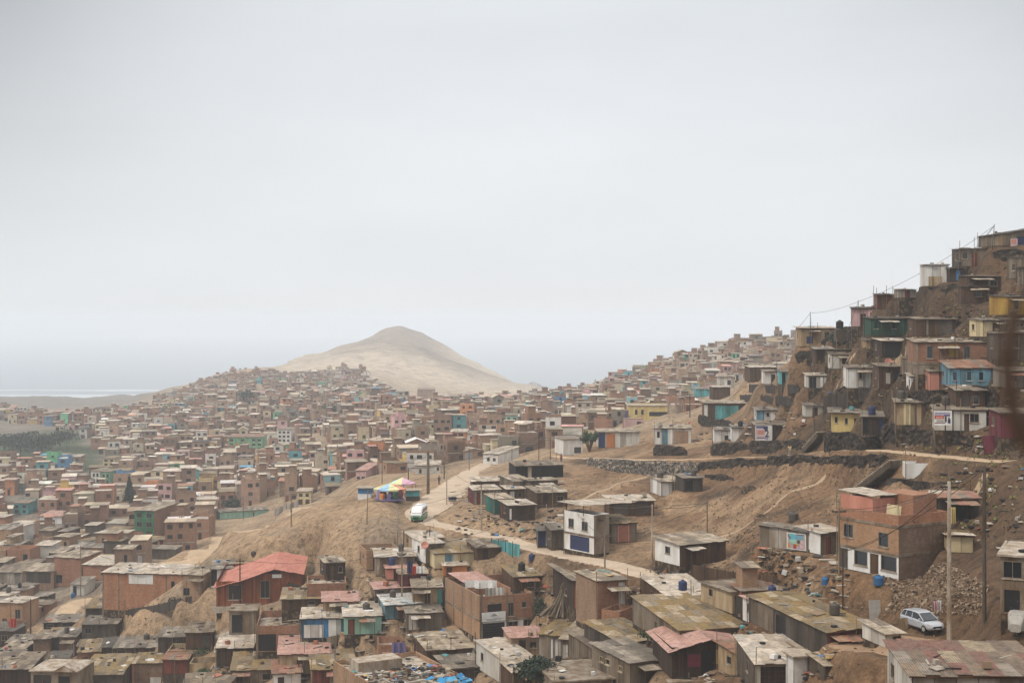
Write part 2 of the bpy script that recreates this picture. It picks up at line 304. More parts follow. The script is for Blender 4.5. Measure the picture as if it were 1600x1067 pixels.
# ------------------------------------------------------------------ terrain: heights from stations along 25 bearings
# every row: bearing column u, then stations (distance y, photo row v > 0, or height z relative to the camera < 0)
ST = {
-500:[(60,-26),(235,1080),(275,990),(300,950),(330,912),(370,872),(410,838),(460,800),(530,760),(700,698),(1000,641),(1500,636),(2000,632),(2850,-160.6),(4000,-175)],
0:[(60,-26),(235,1080),(275,990),(300,950),(330,912),(370,872),(410,838),(460,800),(530,760),(700,698),(1000,643),(1500,634),(2000,628.5),(2850,-160.6),(4000,-175)],
80:[(60,-26),(235,1080),(275,990),(300,950),(330,912),(370,872),(410,838),(460,800),(530,760),(700,697),(1000,643),(1500,633),(2000,622),(2850,-160.6),(4000,-175)],
130:[(60,-26),(234,1080),(262,990),(285,950),(315,912),(350,872),(405,838),(455,800),(530,759),(700,696),(1000,641),(1500,634),(2000,627),(2850,-160.6),(4000,-175)],
190:[(60,-26),(230,1080),(240,1012),(246,992),(272,930),(300,900),(360,-60),(440,808),(530,757),(700,695),(1000,639),(1500,632),(1900,622),(2850,-160.6),(4000,-175)],
250:[(60,-26),(220,1080),(232,1000),(237,985),(262,905),(282,878),(340,-59),(430,810),(530,752),(700,690),(1000,632),(1350,616),(1700,-112),(2850,-160.6),(4000,-175)],
300:[(60,-25),(215,1080),(225,990),(230,965),(258,880),(278,858),(340,-58),(430,808),(530,750),(700,685),(950,628),(1250,602),(1600,-115),(2850,-160.6),(4000,-175)],
390:[(60,-24),(200,1080),(215,965),(222,947),(245,850),(264,822),(330,-55),(430,800),(520,748),(700,680),(950,615),(1250,578),(1600,-115),(2850,-160.6),(4000,-175)],
440:[(60,-23),(195,1080),(210,962),(219,938),(243,838),(262,804),(325,-52),(425,788),(510,742),(690,678),(970,614),(1400,580),(1800,-115),(2850,-160.6),(4000,-175)],
500:[(60,-22),(190,1080),(205,960),(215,925),(240,825),(258,786),(320,-49),(420,775),(500,735),(680,675),(1000,612),(1700,560),(2100,-115),(2850,-160.6),(4000,-175)],
560:[(60,-22),(187,1080),(203,950),(214,910),(236,815),(256,775),(310,765),(400,745),(490,715),(660,665),(1050,605),(1850,536),(2300,-115),(2850,-160.6),(4000,-175)],
600:[(60,-21),(186,1080),(202,950),(213,900),(235,805),(256,768),(310,752),(400,735),(490,705),(660,655),(1100,612),(1900,518),(2300,-115),(2850,-160.6),(4000,-175)],
630:[(60,-21),(185,1080),(201,950),(212,890),(234,810),(250,780),(300,753),(390,738),(485,703),(660,653),(1150,622),(1900,513),(2300,-115),(2850,-160.6),(4000,-175)],
660:[(60,-20),(184,1080),(200,950),(211,880),(232,820),(245,795),(290,755),(380,740),(480,700),(660,650),(1150,627),(1900,521),(2300,-115),(2850,-160.6),(4000,-175)],
700:[(60,-20),(180,1080),(195,980),(210,880),(228,826),(245,785),(285,752),(365,738),(460,702),(640,650),(1150,630),(1900,541),(2300,-115),(2850,-160.6),(4000,-175)],
760:[(60,-19),(174,1090),(189,1000),(207,880),(221,836),(240,788),(275,752),(340,738),(430,706),(620,652),(1150,630),(1900,576),(2300,-130),(2850,-160.6),(4000,-175)],
810:[(60,-18),(169,1090),(184,1000),(201,880),(212,846),(234,795),(270,742),(325,732),(425,698),(610,650),(1150,626),(1800,605),(2200,-140),(2850,-160.6),(4000,-175)],
860:[(60,-18),(163,1090),(178,1000),(193,885),(202,857),(228,796),(270,730),(305,720),(420,692),(600,650),(900,628),(1400,624),(1900,-150),(2850,-160.6),(4000,-175)],
950:[(60,-18),(150,1090),(165,1000),(180,905),(188,880),(205,830),(262,744),(270,719),(330,695),(450,670),(600,635),(850,598),(1100,-85),(2850,-160.6),(4000,-175)],
1050:[(60,-18),(140,1090),(155,1000),(168,925),(174,902),(186,868),(248,746),(255,721),(285,692),(420,650),(580,610),(800,563),(1000,-70),(2850,-160.6),(4000,-175)],
1150:[(60,-18),(130,1090),(145,1000),(158,935),(166,900),(176,870),(228,738),(234,716),(270,690),(340,640),(560,590),(760,535),(950,-60),(2850,-160.6),(4000,-175)],
1200:[(60,-18),(126,1090),(140,1000),(152,935),(160,880),(168,850),(215,728),(221,714),(250,682),(290,612),(335,578),(750,531),(950,-60),(2850,-160.6),(4000,-175)],
1250:[(60,-18),(122,1090),(135,1000),(145,935),(154,880),(162,845),(203,724),(208,713),(225,672),(240,600),(258,534),(740,530),(950,-60),(2850,-160.6),(4000,-175)],
1350:[(60,-18),(115,1090),(122,1020),(132,945),(146,900),(156,850),(180,730),(184,711),(192,675),(208,590),(228,490),(740,545),(950,-70),(2850,-160.6),(4000,-175)],
1450:[(60,-18),(98,1090),(108,1005),(117,968),(135,890),(148,800),(160,722),(164,706),(172,660),(190,570),(216,430),(740,-30),(950,-70),(2850,-160.6),(4000,-175)],
1550:[(60,-18),(92,1090),(102,1000),(110,962),(126,865),(138,790),(150,718),(154,704),(162,640),(180,540),(215,374),(740,-20),(950,-70),(2850,-160.6),(4000,-175)],
1650:[(60,-18),(90,1090),(100,990),(108,950),(122,860),(134,780),(146,715),(150,700),(158,630),(176,510),(208,350),(740,-10),(950,-70),(2850,-160.6),(4000,-175)],
2100:[(60,-18),(90,1050),(100,950),(108,900),(122,820),(134,740),(146,670),(150,650),(158,560),(176,430),(208,260),(740,-10),(950,-70),(2850,-160.6),(4000,-175)]}
DIP = {1200:(520,-22),1250:(420,-26),1350:(420,-26),1450:(420,-22),1550:(420,-20),1650:(420,-20),2100:(420,-20)}
_us = sorted(ST); _Y = []; _Z = []
for u in _us:
    ys = [p[0] for p in ST[u]]; zs = [(p[1] if p[1] < 0 else -(p[1] - VH) / F * p[0]) for p in ST[u]]
    d = DIP.get(u) or ((ys[10] + ys[11]) / 2, (zs[10] + zs[11]) / 2)
    ys.insert(11, d[0]); zs.insert(11, d[1])
    _Y.append(ys); _Z.append(zs)
_Y = np.array(_Y, float); _Z = np.array(_Z, float)
GU = np.arange(-500, 2101, 8.0)
GY = np.concatenate([np.linspace(-60, 60, 13)[:-1], np.geomspace(60, 4200, 600)])
def prof(u):
    k = min(max(np.searchsorted(_us, u) - 1, 0), len(_us) - 2); t = (u - _us[k]) / (_us[k + 1] - _us[k]); t = min(max(t, 0), 1)
    return _Y[k] * (1 - t) + _Y[k + 1] * t, _Z[k] * (1 - t) + _Z[k + 1] * t
GZ = np.zeros((len(GU), len(GY)))
for i, u in enumerate(GU):
    ys, zs = prof(u); y2 = np.maximum(GY, 0)
    z = np.interp(y2, np.concatenate([[0], ys]), np.concatenate([[-1.75], zs])); GZ[i] = z
# soften the creases a little, keep the skyline
K = np.array([1, 2, 3, 2, 1.]); K /= K.sum()
for _ in range(2):
    GZ = np.where(GY[None, :] < 1400, np.apply_along_axis(lambda r: np.convolve(np.pad(r, 2, mode='edge'), K, 'valid'), 0, GZ), GZ)
Kd = np.array([1, 2, 1.]) / 4
GZ = np.apply_along_axis(lambda r: np.convolve(np.pad(r, 1, mode='edge'), Kd, 'valid'), 1, GZ)
GX = (GU[:, None] - 800) / F * np.maximum(GY, 90)[None, :]
GYY = np.repeat(GY[None, :], len(GU), 0)
amp = np.clip((GYY - 70) / 60, 0, 1)
rid = np.abs(fbm(GX, GYY * .55, 26, 3)) * 2
GZ += amp * (fbm(GX, GYY, 30, 5) * np.clip(GYY / 180, .5, 2.2) * .9)
# rocky gullies on the far hill, on the bare near slopes
hill = np.clip((GYY - 1000) / 400, 0, 1) * np.clip((2500 - GYY) / 300, 0, 1)
GZ += hill * (fbm(GX * .7 + GYY * .5, GYY * .6, 300, 5) * 30 - np.abs(fbm(GX + 50, GYY * .25, 120, 5)) * 26 + 5)
slope = np.clip((GU[:, None] - 800) / 200, 0, 1) * np.clip((GYY - 110) / 30, 0, 1) * np.clip((300 - GYY) / 60, 0, 1)
GZ += slope * (-np.abs(fbm(GX + GYY * .35, GYY * .3, 9, 4)) * 1.6 + .25 + fbm(GX, GYY, 3.2, 3) * .7)
spur = np.clip((GU[:, None] - 180) / 60, 0, 1) * np.clip((660 - GU[:, None]) / 60, 0, 1) * np.clip((GYY - 205) / 20, 0, 1) * np.clip((270 - GYY) / 20, 0, 1)
GZ += spur * (fbm(GX * 1.0 + GYY * .6, GYY * .25, 7, 4) * .8)
_ly = np.arange(len(GY))
def ground(x, y):
    """terrain height (camera-relative) at a ground point"""
    u = 800 + F * x / max(y, 90.0); a = (u - GU[0]) / 8.0; a = min(max(a, 0), len(GU) - 1.001); i = int(a); fa = a - i
    b = float(np.interp(y, GY, _ly)); b = min(b, len(GY) - 1.001); j = int(b); fb = b - j
    return float((GZ[i, j] * (1 - fa) + GZ[i + 1, j] * fa) * (1 - fb) + (GZ[i, j + 1] * (1 - fa) + GZ[i + 1, j + 1] * fa) * fb)
def X(u, y): return (u - 800) / F * y
def hit(u, v, y0=80.0, h=0.0):
    """first distance where the ray through photo pixel (u, v) comes down to h metres above the ground"""
    y = y0; s = (u - 800) / F; t = (v - VH) / F; py = y
    while y < 3500:
        if -t * y <= ground(s * y, y) + h:
            lo, hi = py, y
            for _ in range(12):
                m_ = (lo + hi) / 2
                if -t * m_ <= ground(s * m_, m_) + h: hi = m_
                else: lo = m_
            return hi
        py = y; y *= 1.006
    return 3500
def gp(u, v, y0=80.0):
    y = hit(u, v, y0); x = X(u, y); return Vector((x, y, CZ + ground(x, y)))
# soil colour per vertex, with painted vignetting and gully shading
def blend(a, b, f): return a * (1 - f[..., None]) + np.array(b) * f[..., None]
colr = np.zeros(GZ.shape + (3,)); colr[...] = (.33, .225, .135)
U2 = np.repeat(GU[:, None], len(GY), 1); V2 = VH - GZ / np.maximum(GYY, 1) * F
S = lambda a, b, x: np.clip((x - a) / (b - a), 0, 1) ** 2 * (3 - 2 * np.clip((x - a) / (b - a), 0, 1))
nz = fbm(GX, GYY, 40, 4); nz2 = fbm(GX + 90, GYY, 9, 4)
colr = blend(colr, (.20, .118, .062), S(760, 1000, U2) * S(400, 250, GYY))
colr = blend(colr, (.068, .046, .029), S(1150, 1450, U2 + nz * 300) * S(320, 200, GYY) * S(705, 640, V2 + nz2 * 60))  # near right slope: dark soil, deepened by painted vignetting
colr = blend(colr, (.115, .068, .037), S(1380, 1520, U2 + nz2 * 200) * S(320, 200, GYY))  # right edge: lens vignetting put into the soil colour
colr = blend(colr, (.30, .225, .15), S(300, 500, GYY))
colr = blend(colr, (.19, .16, .125), S(330, 150, U2) * S(280, 320, GYY + nz * 40) * S(1200, 1000, GYY))
colr = blend(colr, (.035, .058, .022), S(190, 120, U2 + nz * 260) * S(560, 590, GYY + nz2 * 60) * S(860, 760, GYY + nz * 200) * .95)
colr = blend(colr, (.17, .15, .125), S(1000, 1300, GYY) * S(300, 200, U2))
colr = blend(colr, (.47, .395, .305), S(1100, 1350, GYY) * S(380, 470, U2))
rk = S(.02, .12, fbm(GX * 1.3 + GYY * .4, GYY * .4, 150, 5)) * S(1250, 1500, GYY)
colr = blend(colr, (.22, .19, .165), rk * S(380, 470, U2) * .7)
top = S(-60, -15, GZ + nz * 40) * S(1300, 1500, GYY)
colr = blend(colr, (.20, .175, .15), top * .75)
# dark soil streaks on the sand spur
stk = S(.05, .16, fbm(GX + GYY * 1.1, GYY * .22 - GX * .2, 9, 4)) * S(205, 225, GYY) * S(275, 262, GYY) * S(680, 600, U2) * S(180, 300, U2)
colr = blend(colr, (.22, .165, .115), stk * .75)
stk = S(.03, .14, fbm(GX * 1.2 + GYY * .6, GYY * .5, 6, 4)) * S(780, 900, U2) * S(330, 280, GYY) * S(110, 140, GYY)  # near bare slopes: gully shading painted as dark patches
colr = blend(colr, (.075, .048, .028), stk * .8)
stk = S(.04, .13, fbm(GX + 300, GYY * .6, 5, 4)) * S(780, 900, U2) * np.maximum(S(700, 712, V2), S(1300, 1100, U2)) * S(1500, 1350, U2) * S(330, 280, GYY) * S(110, 140, GYY)
colr = blend(colr, (.34, .225, .13), stk * .75)
def terrain():
    nu, ny = GZ.shape
    co = np.stack([GX, GYY, GZ + CZ], -1).reshape(-1, 3)
    idx = np.arange(nu * ny).reshape(nu, ny)
    q = np.stack([idx[:-1, :-1], idx[1:, :-1], idx[1:, 1:], idx[:-1, 1:]], -1).reshape(-1, 4)
    me = bpy.data.meshes.new('hillside_ground'); me.vertices.add(len(co)); me.vertices.foreach_set('co', co.ravel())
    me.loops.add(q.size); me.loops.foreach_set('vertex_index', q.ravel()); me.polygons.add(len(q))
    me.polygons.foreach_set('loop_start', np.arange(0, q.size, 4)); me.polygons.foreach_set('loop_total', np.full(len(q), 4))
    me.polygons.foreach_set('use_smooth', np.ones(len(q), bool))
    me.update(calc_edges=True)
    a = me.attributes.new('soil', 'FLOAT_COLOR', 'POINT')
    a.data.foreach_set('color', np.concatenate([colr.reshape(-1, 3), np.ones((len(co), 1))], 1).ravel())
    m, t, b = newmat('soil', 1); at = nd(t, 'ShaderNodeAttribute'); at.attribute_name = 'soil'
    n1 = noise(t, .10, 8, rough=.65); n2 = noise(t, .9, 7, rough=.7); n3 = noise(t, 5.0, 4, rough=.7)
    c = mixc(t, 1, at.outputs['Color'], ramp(t, n1, [(.34, (.66, .64, .62)), (.5, (1, 1, 1)), (.66, (1.22, 1.2, 1.16))]), 'MULTIPLY')
    c = mixc(t, 1, c, ramp(t, n2, [(.34, (.5, .48, .46)), (.5, (1, 1, 1)), (.66, (1.35, 1.33, 1.3))]), 'MULTIPLY')
    c = mixc(t, 1, c, ramp(t, n3, [(.3, (.72, .7, .68)), (.55, (1, 1, 1)), (.72, (1.35, 1.33, 1.3))]), 'MULTIPLY')
    t.links.new(c, b.inputs[0])
    h = nd(t, 'ShaderNodeMath', operation='ADD'); t.links.new(mul(t, n2, 1.0), h.inputs[0]); t.links.new(mul(t, n3, .3), h.inputs[1]); bump(t, b, h.outputs[0], .9, .8)
    me.materials.append(m)
    o = bpy.data.objects.new('ground', me); C.objects.link(o); return tag(o, kind='structure')
GROUND = terrain()

# ------------------------------------------------------------------ sea, surf, far rock
def sea():
    m, t, b = newmat('sea', .7); n = noise(t, .02, 6); b.inputs[0].default_value = (.19, .235, .27, 1); bump(t, b, n, .5, 1.5)
    mb = MB(); mb.face([(-14000, 1800, 0), (14000, 1800, 0), (14000, 12500, 0), (-14000, 12500, 0)]); o = mb.build('sea', m); tag(o, kind='structure')
    m, t, b = newmat('surf', .6)
    tcn = nd(t, 'ShaderNodeTexCoord'); mpn = nd(t, 'ShaderNodeMapping'); mpn.inputs['Scale'].default_value = (.004, .03, 1); t.links.new(tcn.outputs['Object'], mpn.inputs[0])
    n = noise(t, 1, 6, vec=mpn.outputs[0], rough=.6)
    t.links.new(ramp(t, n, [(.42, (.19, .235, .27)), (.60, (.66, .68, .70))]), b.inputs[0])
    for k, (y0, y1, s) in enumerate([(2780, 3060, 0), (3200, 3260, 40)]):
        mb = MB(); xs = np.linspace(-1800, 300, 60)
        for i in range(59):
            f = lambda x, y: y + 60 * float(fbm(x + s * 7, y, 260, 3))
            mb.face([(xs[i], f(xs[i], y0), .25), (xs[i + 1], f(xs[i + 1], y0), .25), (xs[i + 1], f(xs[i + 1], y1), .25), (xs[i], f(xs[i], y1), .25)])
        tag(mb.build('surf', m), kind='structure')
    # offshore rock
    mb = MB(); n = 26; rings = []
    for k in range(9):
        z = k / 8; r = (1 - z ** 1.7) * 36 + 3
        ring = []
        for i in range(n):
            a = 2 * math.pi * i / n; rr = r * (1 + .35 * float(fbm(math.cos(a) * 3 + 5, math.sin(a) * 3 + k * .35, 1.2, 3)))
            ring.append((X(835, 3000) + (rr * math.cos(a) * 1.0) + (14 * (1 - z) if math.cos(a) > 0 else 0) - 4 * z, 3000 + rr * math.sin(a), z * 30))
        rings.append(ring)
    for k in range(8):
        for i in range(n): mb.face([rings[k][i], rings[k][(i + 1) % n], rings[k + 1][(i + 1) % n], rings[k + 1][i]], .5)
    mb.face(rings[-1], .5)
    m, t, b = newmat('sea_rock', 1); nn = noise(t, .08, 6); t.links.new(ramp(t, nn, [(.4, (.05, .05, .05)), (.6, (.25, .23, .21))]), b.inputs[0])
    tag(mb.build('sea_rock', m), 'pale conical rock standing in the sea right of the bare hill', 'rock')
sea()

# ------------------------------------------------------------------ haze
HAZE = 0.00027
def haze():
    mb = MB(); mb.box(-13800, -140, -2, 13800, 12400, 192)
    m = bpy.data.materials.new('haze'); m.use_nodes = True; t = m.node_tree; t.nodes.clear()
    o = t.nodes.new('ShaderNodeOutputMaterial'); p = t.nodes.new('ShaderNodeVolumePrincipled')
    p.inputs['Color'].default_value = (.90, .935, .975, 1); p.inputs['Density'].default_value = HAZE; p.inputs['Anisotropy'].default_value = .0
    t.links.new(p.outputs[0], o.inputs['Volume'])
    tag(mb.build('haze', m, uv=False), kind='stuff')
haze()

# ------------------------------------------------------------------ draped roads and paths (px polylines)
def ribbon(name, pts, wd, mat, lift=.10, y0=80, n=70, edge=.25):
    P = [p if isinstance(p, Vector) else gp(p[0], p[1], y0) for p in pts]
    # resample
    seg = [0]
    for a, b in zip(P, P[1:]): seg.append(seg[-1] + (b - a).to_2d().length)
    L = seg[-1]; n = max(8, int(L / 1.6)); mb = MB(); rows = []
    W = wd if isinstance(wd, (list, tuple)) else [wd] * len(P)
    for i in range(n + 1):
        s = L * i / n; x = float(np.interp(s, seg, [p.x for p in P])); y = float(np.interp(s, seg, [p.y for p in P])); ww = float(np.interp(s, seg, W))
        s2 = min(L, s + 1); x2 = float(np.interp(s2, seg, [p.x for p in P])); y2 = float(np.interp(s2, seg, [p.y for p in P]))
        s1 = max(0, s - 1); x1 = float(np.interp(s1, seg, [p.x for p in P])); y1 = float(np.interp(s1, seg, [p.y for p in P]))
        d = Vector((x2 - x1, y2 - y1)).normalized(); nn = Vector((-d.y, d.x)); row = []
        for k in range(7):
            q = (k / 6 - .5) * (ww + (random.random() - .5) * edge * ww)
            px, py = x + nn.x * q, y + nn.y * q
            row.append((px, py, CZ + ground(px, py) + lift * (1 if 0 < k < 6 else -.5)))
        rows.append(row)
    for a, b in zip(rows, rows[1:]):
        for k in range(6): mb.face([a[k], a[k + 1], b[k + 1], b[k]], .5)
    return tag(mb.build(name, mat, smooth=True, uv=False), kind='structure')
def roadmat(name, col):
    m, t, b = newmat(name, 1); n = noise(t, .35, 7, rough=.65); n2 = noise(t, 3, 5)
    c = mixc(t, 1, col, ramp(t, n, [(.3, (.8, .78, .76)), (.7, (1.15, 1.14, 1.12))]), 'MULTIPLY'); c = mixc(t, 1, c, ramp(t, n2, [(.3, (.82, .82, .82)), (.7, (1.12, 1.12, 1.12))]), 'MULTIPLY')
    t.links.new(c, b.inputs[0]); bump(t, b, n2, .5, .1); return m
# ------------------------------------------------------------------ houses
rnd = random.Random(11)
PLACED = []      # (x, y, r) footprints already taken
infill_on = [0]; SCR = []      # screen extents, to keep the small infill from hiding what the photo shows
LAND = []        # (u, v, name) landmarks for labels
def wallgrid(mb, P, w, z0, z1, holes, t=.5, rv=.16, m=0):
    """a wall in the plane given by P(a, z, inset), cut round rectangular holes, with reveals"""
    xs = sorted({0, w} | {h[0] for h in holes} | {h[2] for h in holes}); zs = sorted({z0, z1} | {h[1] for h in holes} | {h[3] for h in holes})
    for i in range(len(xs) - 1):
        for j in range(len(zs) - 1):
            cx, cz = (xs[i] + xs[i + 1]) / 2, (zs[j] + zs[j + 1]) / 2
            if any(h[0] < cx < h[2] and h[1] < cz < h[3] for h in holes): continue
            mb.face([P(xs[i], zs[j], 0), P(xs[i + 1], zs[j], 0), P(xs[i + 1], zs[j + 1], 0), P(xs[i], zs[j + 1], 0)], t, m)
    for (a, b, c, d) in [h[:4] for h in holes]:
        mb.face([P(a, b, 0), P(a, b, rv), P(c, b, rv), P(c, b, 0)], t, m); mb.face([P(a, d, 0), P(c, d, 0), P(c, d, rv), P(a, d, rv)], t, m)
        mb.face([P(a, b, 0), P(a, d, 0), P(a, d, rv), P(a, b, rv)], t, m); mb.face([P(c, b, 0), P(c, b, rv), P(c, d, rv), P(c, d, 0)], t, m)
def sheets(mb, x0, x1, y0, y1, zf, wd=.95, ln=2.4, th=.035, jit=.02, rr=rnd, run='y'):
    """overlapping roof sheets over a rectangle, zf(x, y) gives the roof height"""
    nx = max(1, round((x1 - x0) / wd)); ny = max(1, round((y1 - y0) / ln))
    for i in range(nx):
        for j in range(ny):
            a, b = x0 + (x1 - x0) * i / nx, x0 + (x1 - x0) * (i + 1) / nx; c, d = y0 + (y1 - y0) * j / ny, y0 + (y1 - y0) * (j + 1) / ny
            if j == 0: c -= (rr.random() - .25) * .4
            if j == ny - 1: d += (rr.random() - .25) * .4
            a -= .03; b += .03; dz = rr.random() * jit * 2.2 + (i % 2) * .02 + (j % 2) * .025; sk = (rr.random() - .5) * .12; t = rr.random()
            p = [(a + sk, c, zf(a, c) + dz), (b + sk, c, zf(b, c) + dz), (b - sk, d, zf(b, d) + dz + .02), (a - sk, d, zf(a, d) + dz + .02)]
            q = [(x, y, z + th) for x, y, z in p]
            mb.face([p[3], p[2], p[1], p[0]], t); mb.face(q, t)
            for k in range(4): mb.face([p[k], p[(k + 1) % 4], q[(k + 1) % 4], q[k]], t)
SZ = {}
def openings(root, P, ops, w, h, fm):
    """window and door parts in one wall"""
    for o in ops:
        a, b, c, d = o[1] * w, o[2] * h, o[3] * w, o[4] * h; k = o[5]; col = o[6] if len(o) > 6 else None
        def slab(mb, a, b, c, d, i0, i1, t=.5):
            p = [P(a, b, i0), P(c, b, i0), P(c, d, i0), P(a, d, i0)]; q = [P(a, b, i1), P(c, b, i1), P(c, d, i1), P(a, d, i1)]
            mb.face(p, t); mb.face(q[::-1], t)
            for z in range(4): mb.face([p[z], q[z], q[(z + 1) % 4], p[(z + 1) % 4]], t)
        if k == 'w':
            mb = MB(); f = .06
            slab(mb, a, b, c, b + f, -.02, .1); slab(mb, a, d - f, c, d, -.02, .1); slab(mb, a, b + f, a + f, d - f, -.02, .1); slab(mb, c - f, b + f, c, d - f, -.02, .1)
            if c - a > .7 and rnd.random() < .5: slab(mb, (a + c) / 2 - .02, b + f, (a + c) / 2 + .02, d - f, 0, .1)
            fr = mb.build('window', col or fm, root)
            mb = MB(); slab(mb, a + f, b + f, c - f, d - f, .11, .13); mb.build('pane', 'glass', fr)
            if root.location.y < 230: mb = MB(); slab(mb, a - .08, b - .09, c + .08, b - .001, -.09, .02); mb.build('sill', 'conc:pale', fr)
        elif k in ('d', 'g'):  # black doors also stand in for the dark of open bays
            mb = MB(); slab(mb, a, b, c, d, .08, .12); dr = mb.build('door' if k == 'd' else 'garage_door', col or 'wood:brown', root)
            if k == 'd' and w * 0 + (c - a) > .5:
                mb = MB(); slab(mb, c - .2, b + (d - b) * .48, c - .12, b + (d - b) * .53, .03, .08); mb.build('handle', 'flat:dgrey', dr)
            if k == 'g':
                mb = MB()
                for q in range(1, 6): slab(mb, a, b + (d - b) * q / 6 - .015, c, b + (d - b) * q / 6 + .015, .055, .08)
                mb.build('rail', 'flat:dgrey', dr)
        elif k == 's':     # shutter or curtain or panel on the outside
            mb = MB(); slab(mb, a, b, c, d, -.05, -.01); mb.build('panel', col or 'wood:brown', root)
def house(name, label, uL, uR, vt, vb=None, yaw=0., dep=6., wall='plank:grey', roof='tan', ops=(), rt='f', h=None, y=None, grp=None, col=False,
          slope=.04, ov=.25, prof_=None, foot=2.2, floors=None, par=.9, cat='house', inner=None, side=None, y0=80., band=False, extra=None, small=False, zb=None):
    um = (uL + uR) / 2
    if y is None:
        y = hit(uL * .7 + uR * .3, vb, y0) if vb is not None else hit(um, vt, y0, h)
    elif zb is None:
        yh = hit(uL * .7 + uR * .3, vb, y0) if vb is not None else hit(um, vt, y0, h)
        if .6 < yh / y < 1.5: y = yh
    sA = (uL - 800) / F; ax = sA * y; s = math.sin(R(yaw)); c = math.cos(R(yaw)); sB = (uR - 800) / F
    W = (sB * y - ax) / (c - sB * s)
    if vb is not None: zbase = CZ - (vb - VH) / F * y; H = (vb - vt) / F * y if h is None else h
    else: zbase = CZ - (vt - VH) / F * y - h; H = h
    if zb is not None: H += zbase - zb; zbase = zb
    root = empty(name, (ax, y, zbase), R(yaw)); tag(root, label, cat, grp)
    ops = list(ops)
    if not ops and rt != 'p' and y < 300 and W > 2.5 and 'wall' not in name:
        a_ = rnd.uniform(.08, .5); ops.append(('F', a_, 0, a_ + .85 / W, min(.86, 2.0 / H), 'd', rnd.choice(['wood:brown', 'flat:dgrey', 'wood:redbrown', 'wood:dbrown'])))
        if W > 4: b_ = .68 if a_ < .35 else .08; ops.append(('F', b_, .42, b_ + .2 - .01, .78, 'w')) if b_ > a_ + .9 / W or b_ + .2 < a_ else None
    if y < 300 and dep > 4.5 and not any(o[0] == 'L' for o in ops) and rt != 'g' and 'ruin' not in label and rnd.random() < .55:
        a_ = rnd.uniform(.15, .6); ops.append(('L', a_, .42, a_ + .9 / dep, .78, 'w'))
        if rnd.random() < .4 and a_ > .4: ops.append(('L', .08, 0, .08 + .85 / dep, min(.85, 2.0 / H), 'd', rnd.choice(['wood:brown', 'flat:dgrey', 'wood:redbrown'])))
    cxw = ax + W / 2 * c - dep / 2 * s; cyw = y + W / 2 * s + dep / 2 * c
    PLACED.append((ax, y, R(yaw), W, dep, zbase - CZ)); vb_ = VH - (zbase - CZ) / y * F; SCR.append((uL - 4, vb_ - H / y * F - dep * .18 * F / y / 10, uR + 2, vb_, y, infill_on[0])); LAND.append((um, vt if vb is None else (vt + vb) / 2, label)); SZ[root.name] = (W, dep, H)
    prof_ = prof_ or [(0, 0), (1, 0)]
    pr = lambda x: float(np.interp(x / W, [p[0] for p in prof_], [p[1] for p in prof_]))
    if rt == 'g': prof_ = prof_
    hb = H + slope * dep if rt != 'p' else H       # back height
    walls = [('F', lambda a, z, i: (a, i, z), W, H, H), ('L', lambda a, z, i: (i, dep - a, z), dep, H, hb), ('R', lambda a, z, i: (W - i, a, z), dep, H, hb), ('B', lambda a, z, i: (W - a, dep - i, z), W, H, H)]
    fl = floors or [(0, 1, wall)]
    lvl = [(f0 * H, f1 * H, m_) for f0, f1, m_ in fl]
    mb = MB(); mb.box(.03, .03, -foot - 1, W - .03, dep - .03, -.002, .5); mb.build('foundation', 'stone:earth', root)
    sidem = side
    for li, (z0, z1, m_) in enumerate(lvl):
        mb = MB(); mbs = MB()
        for (nm, P, ww, hh, _h) in walls:
            hs = [(o[1] * ww, o[2] * H, o[3] * ww, o[4] * H) for o in ops if o[0] == nm and o[5] != 's' and z0 - .01 <= o[2] * H and o[4] * H <= z1 + .01]
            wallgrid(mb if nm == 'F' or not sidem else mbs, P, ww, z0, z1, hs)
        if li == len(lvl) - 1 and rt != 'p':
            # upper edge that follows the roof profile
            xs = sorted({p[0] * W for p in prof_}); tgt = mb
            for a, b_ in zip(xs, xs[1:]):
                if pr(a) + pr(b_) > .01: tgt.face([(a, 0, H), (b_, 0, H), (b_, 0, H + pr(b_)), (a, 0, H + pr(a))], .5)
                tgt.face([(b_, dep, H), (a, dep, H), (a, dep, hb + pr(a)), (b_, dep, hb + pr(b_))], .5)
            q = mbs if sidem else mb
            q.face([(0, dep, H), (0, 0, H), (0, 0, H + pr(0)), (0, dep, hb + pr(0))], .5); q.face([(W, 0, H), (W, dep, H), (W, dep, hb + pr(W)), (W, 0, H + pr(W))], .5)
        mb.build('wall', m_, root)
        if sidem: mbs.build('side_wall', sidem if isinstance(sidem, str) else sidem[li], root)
    for (nm, P, ww, hh, _h) in walls:
        openings(root, P, [o for o in ops if o[0] == nm], ww, H, 'flat:grey')
    zf = lambda x, yy: H + slope * yy + float(np.interp(min(max(x / W, -.2), 1.2), [p[0] for p in prof_], [p[1] for p in prof_])) + .03
    mb = MB()
    if rt in ('f', 'g'):
        if len(prof_) > 2 or rt == 'g':
            xs = [p[0] * W for p in prof_]
            for k in range(len(xs) - 1):
                a, b_ = xs[k], xs[k + 1]; za, zb_ = prof_[k][1], prof_[k + 1][1]; sl_ = (zb_ - za) / max(b_ - a, .01)
                a2 = a - (ov if k == 0 else 0); b2 = b_ + (ov if k == len(xs) - 2 else 0)
                sheets(mb, a2, b2, -ov, dep + ov, lambda x, yy, a=a, za=za, sl_=sl_: H + slope * yy + za + sl_ * (x - a) + .03, ln=2.6)
        else: sheets(mb, -ov, W + ov, -ov, dep + ov, zf)
        rf = mb.build('roof', 'roof:' + roof, root)
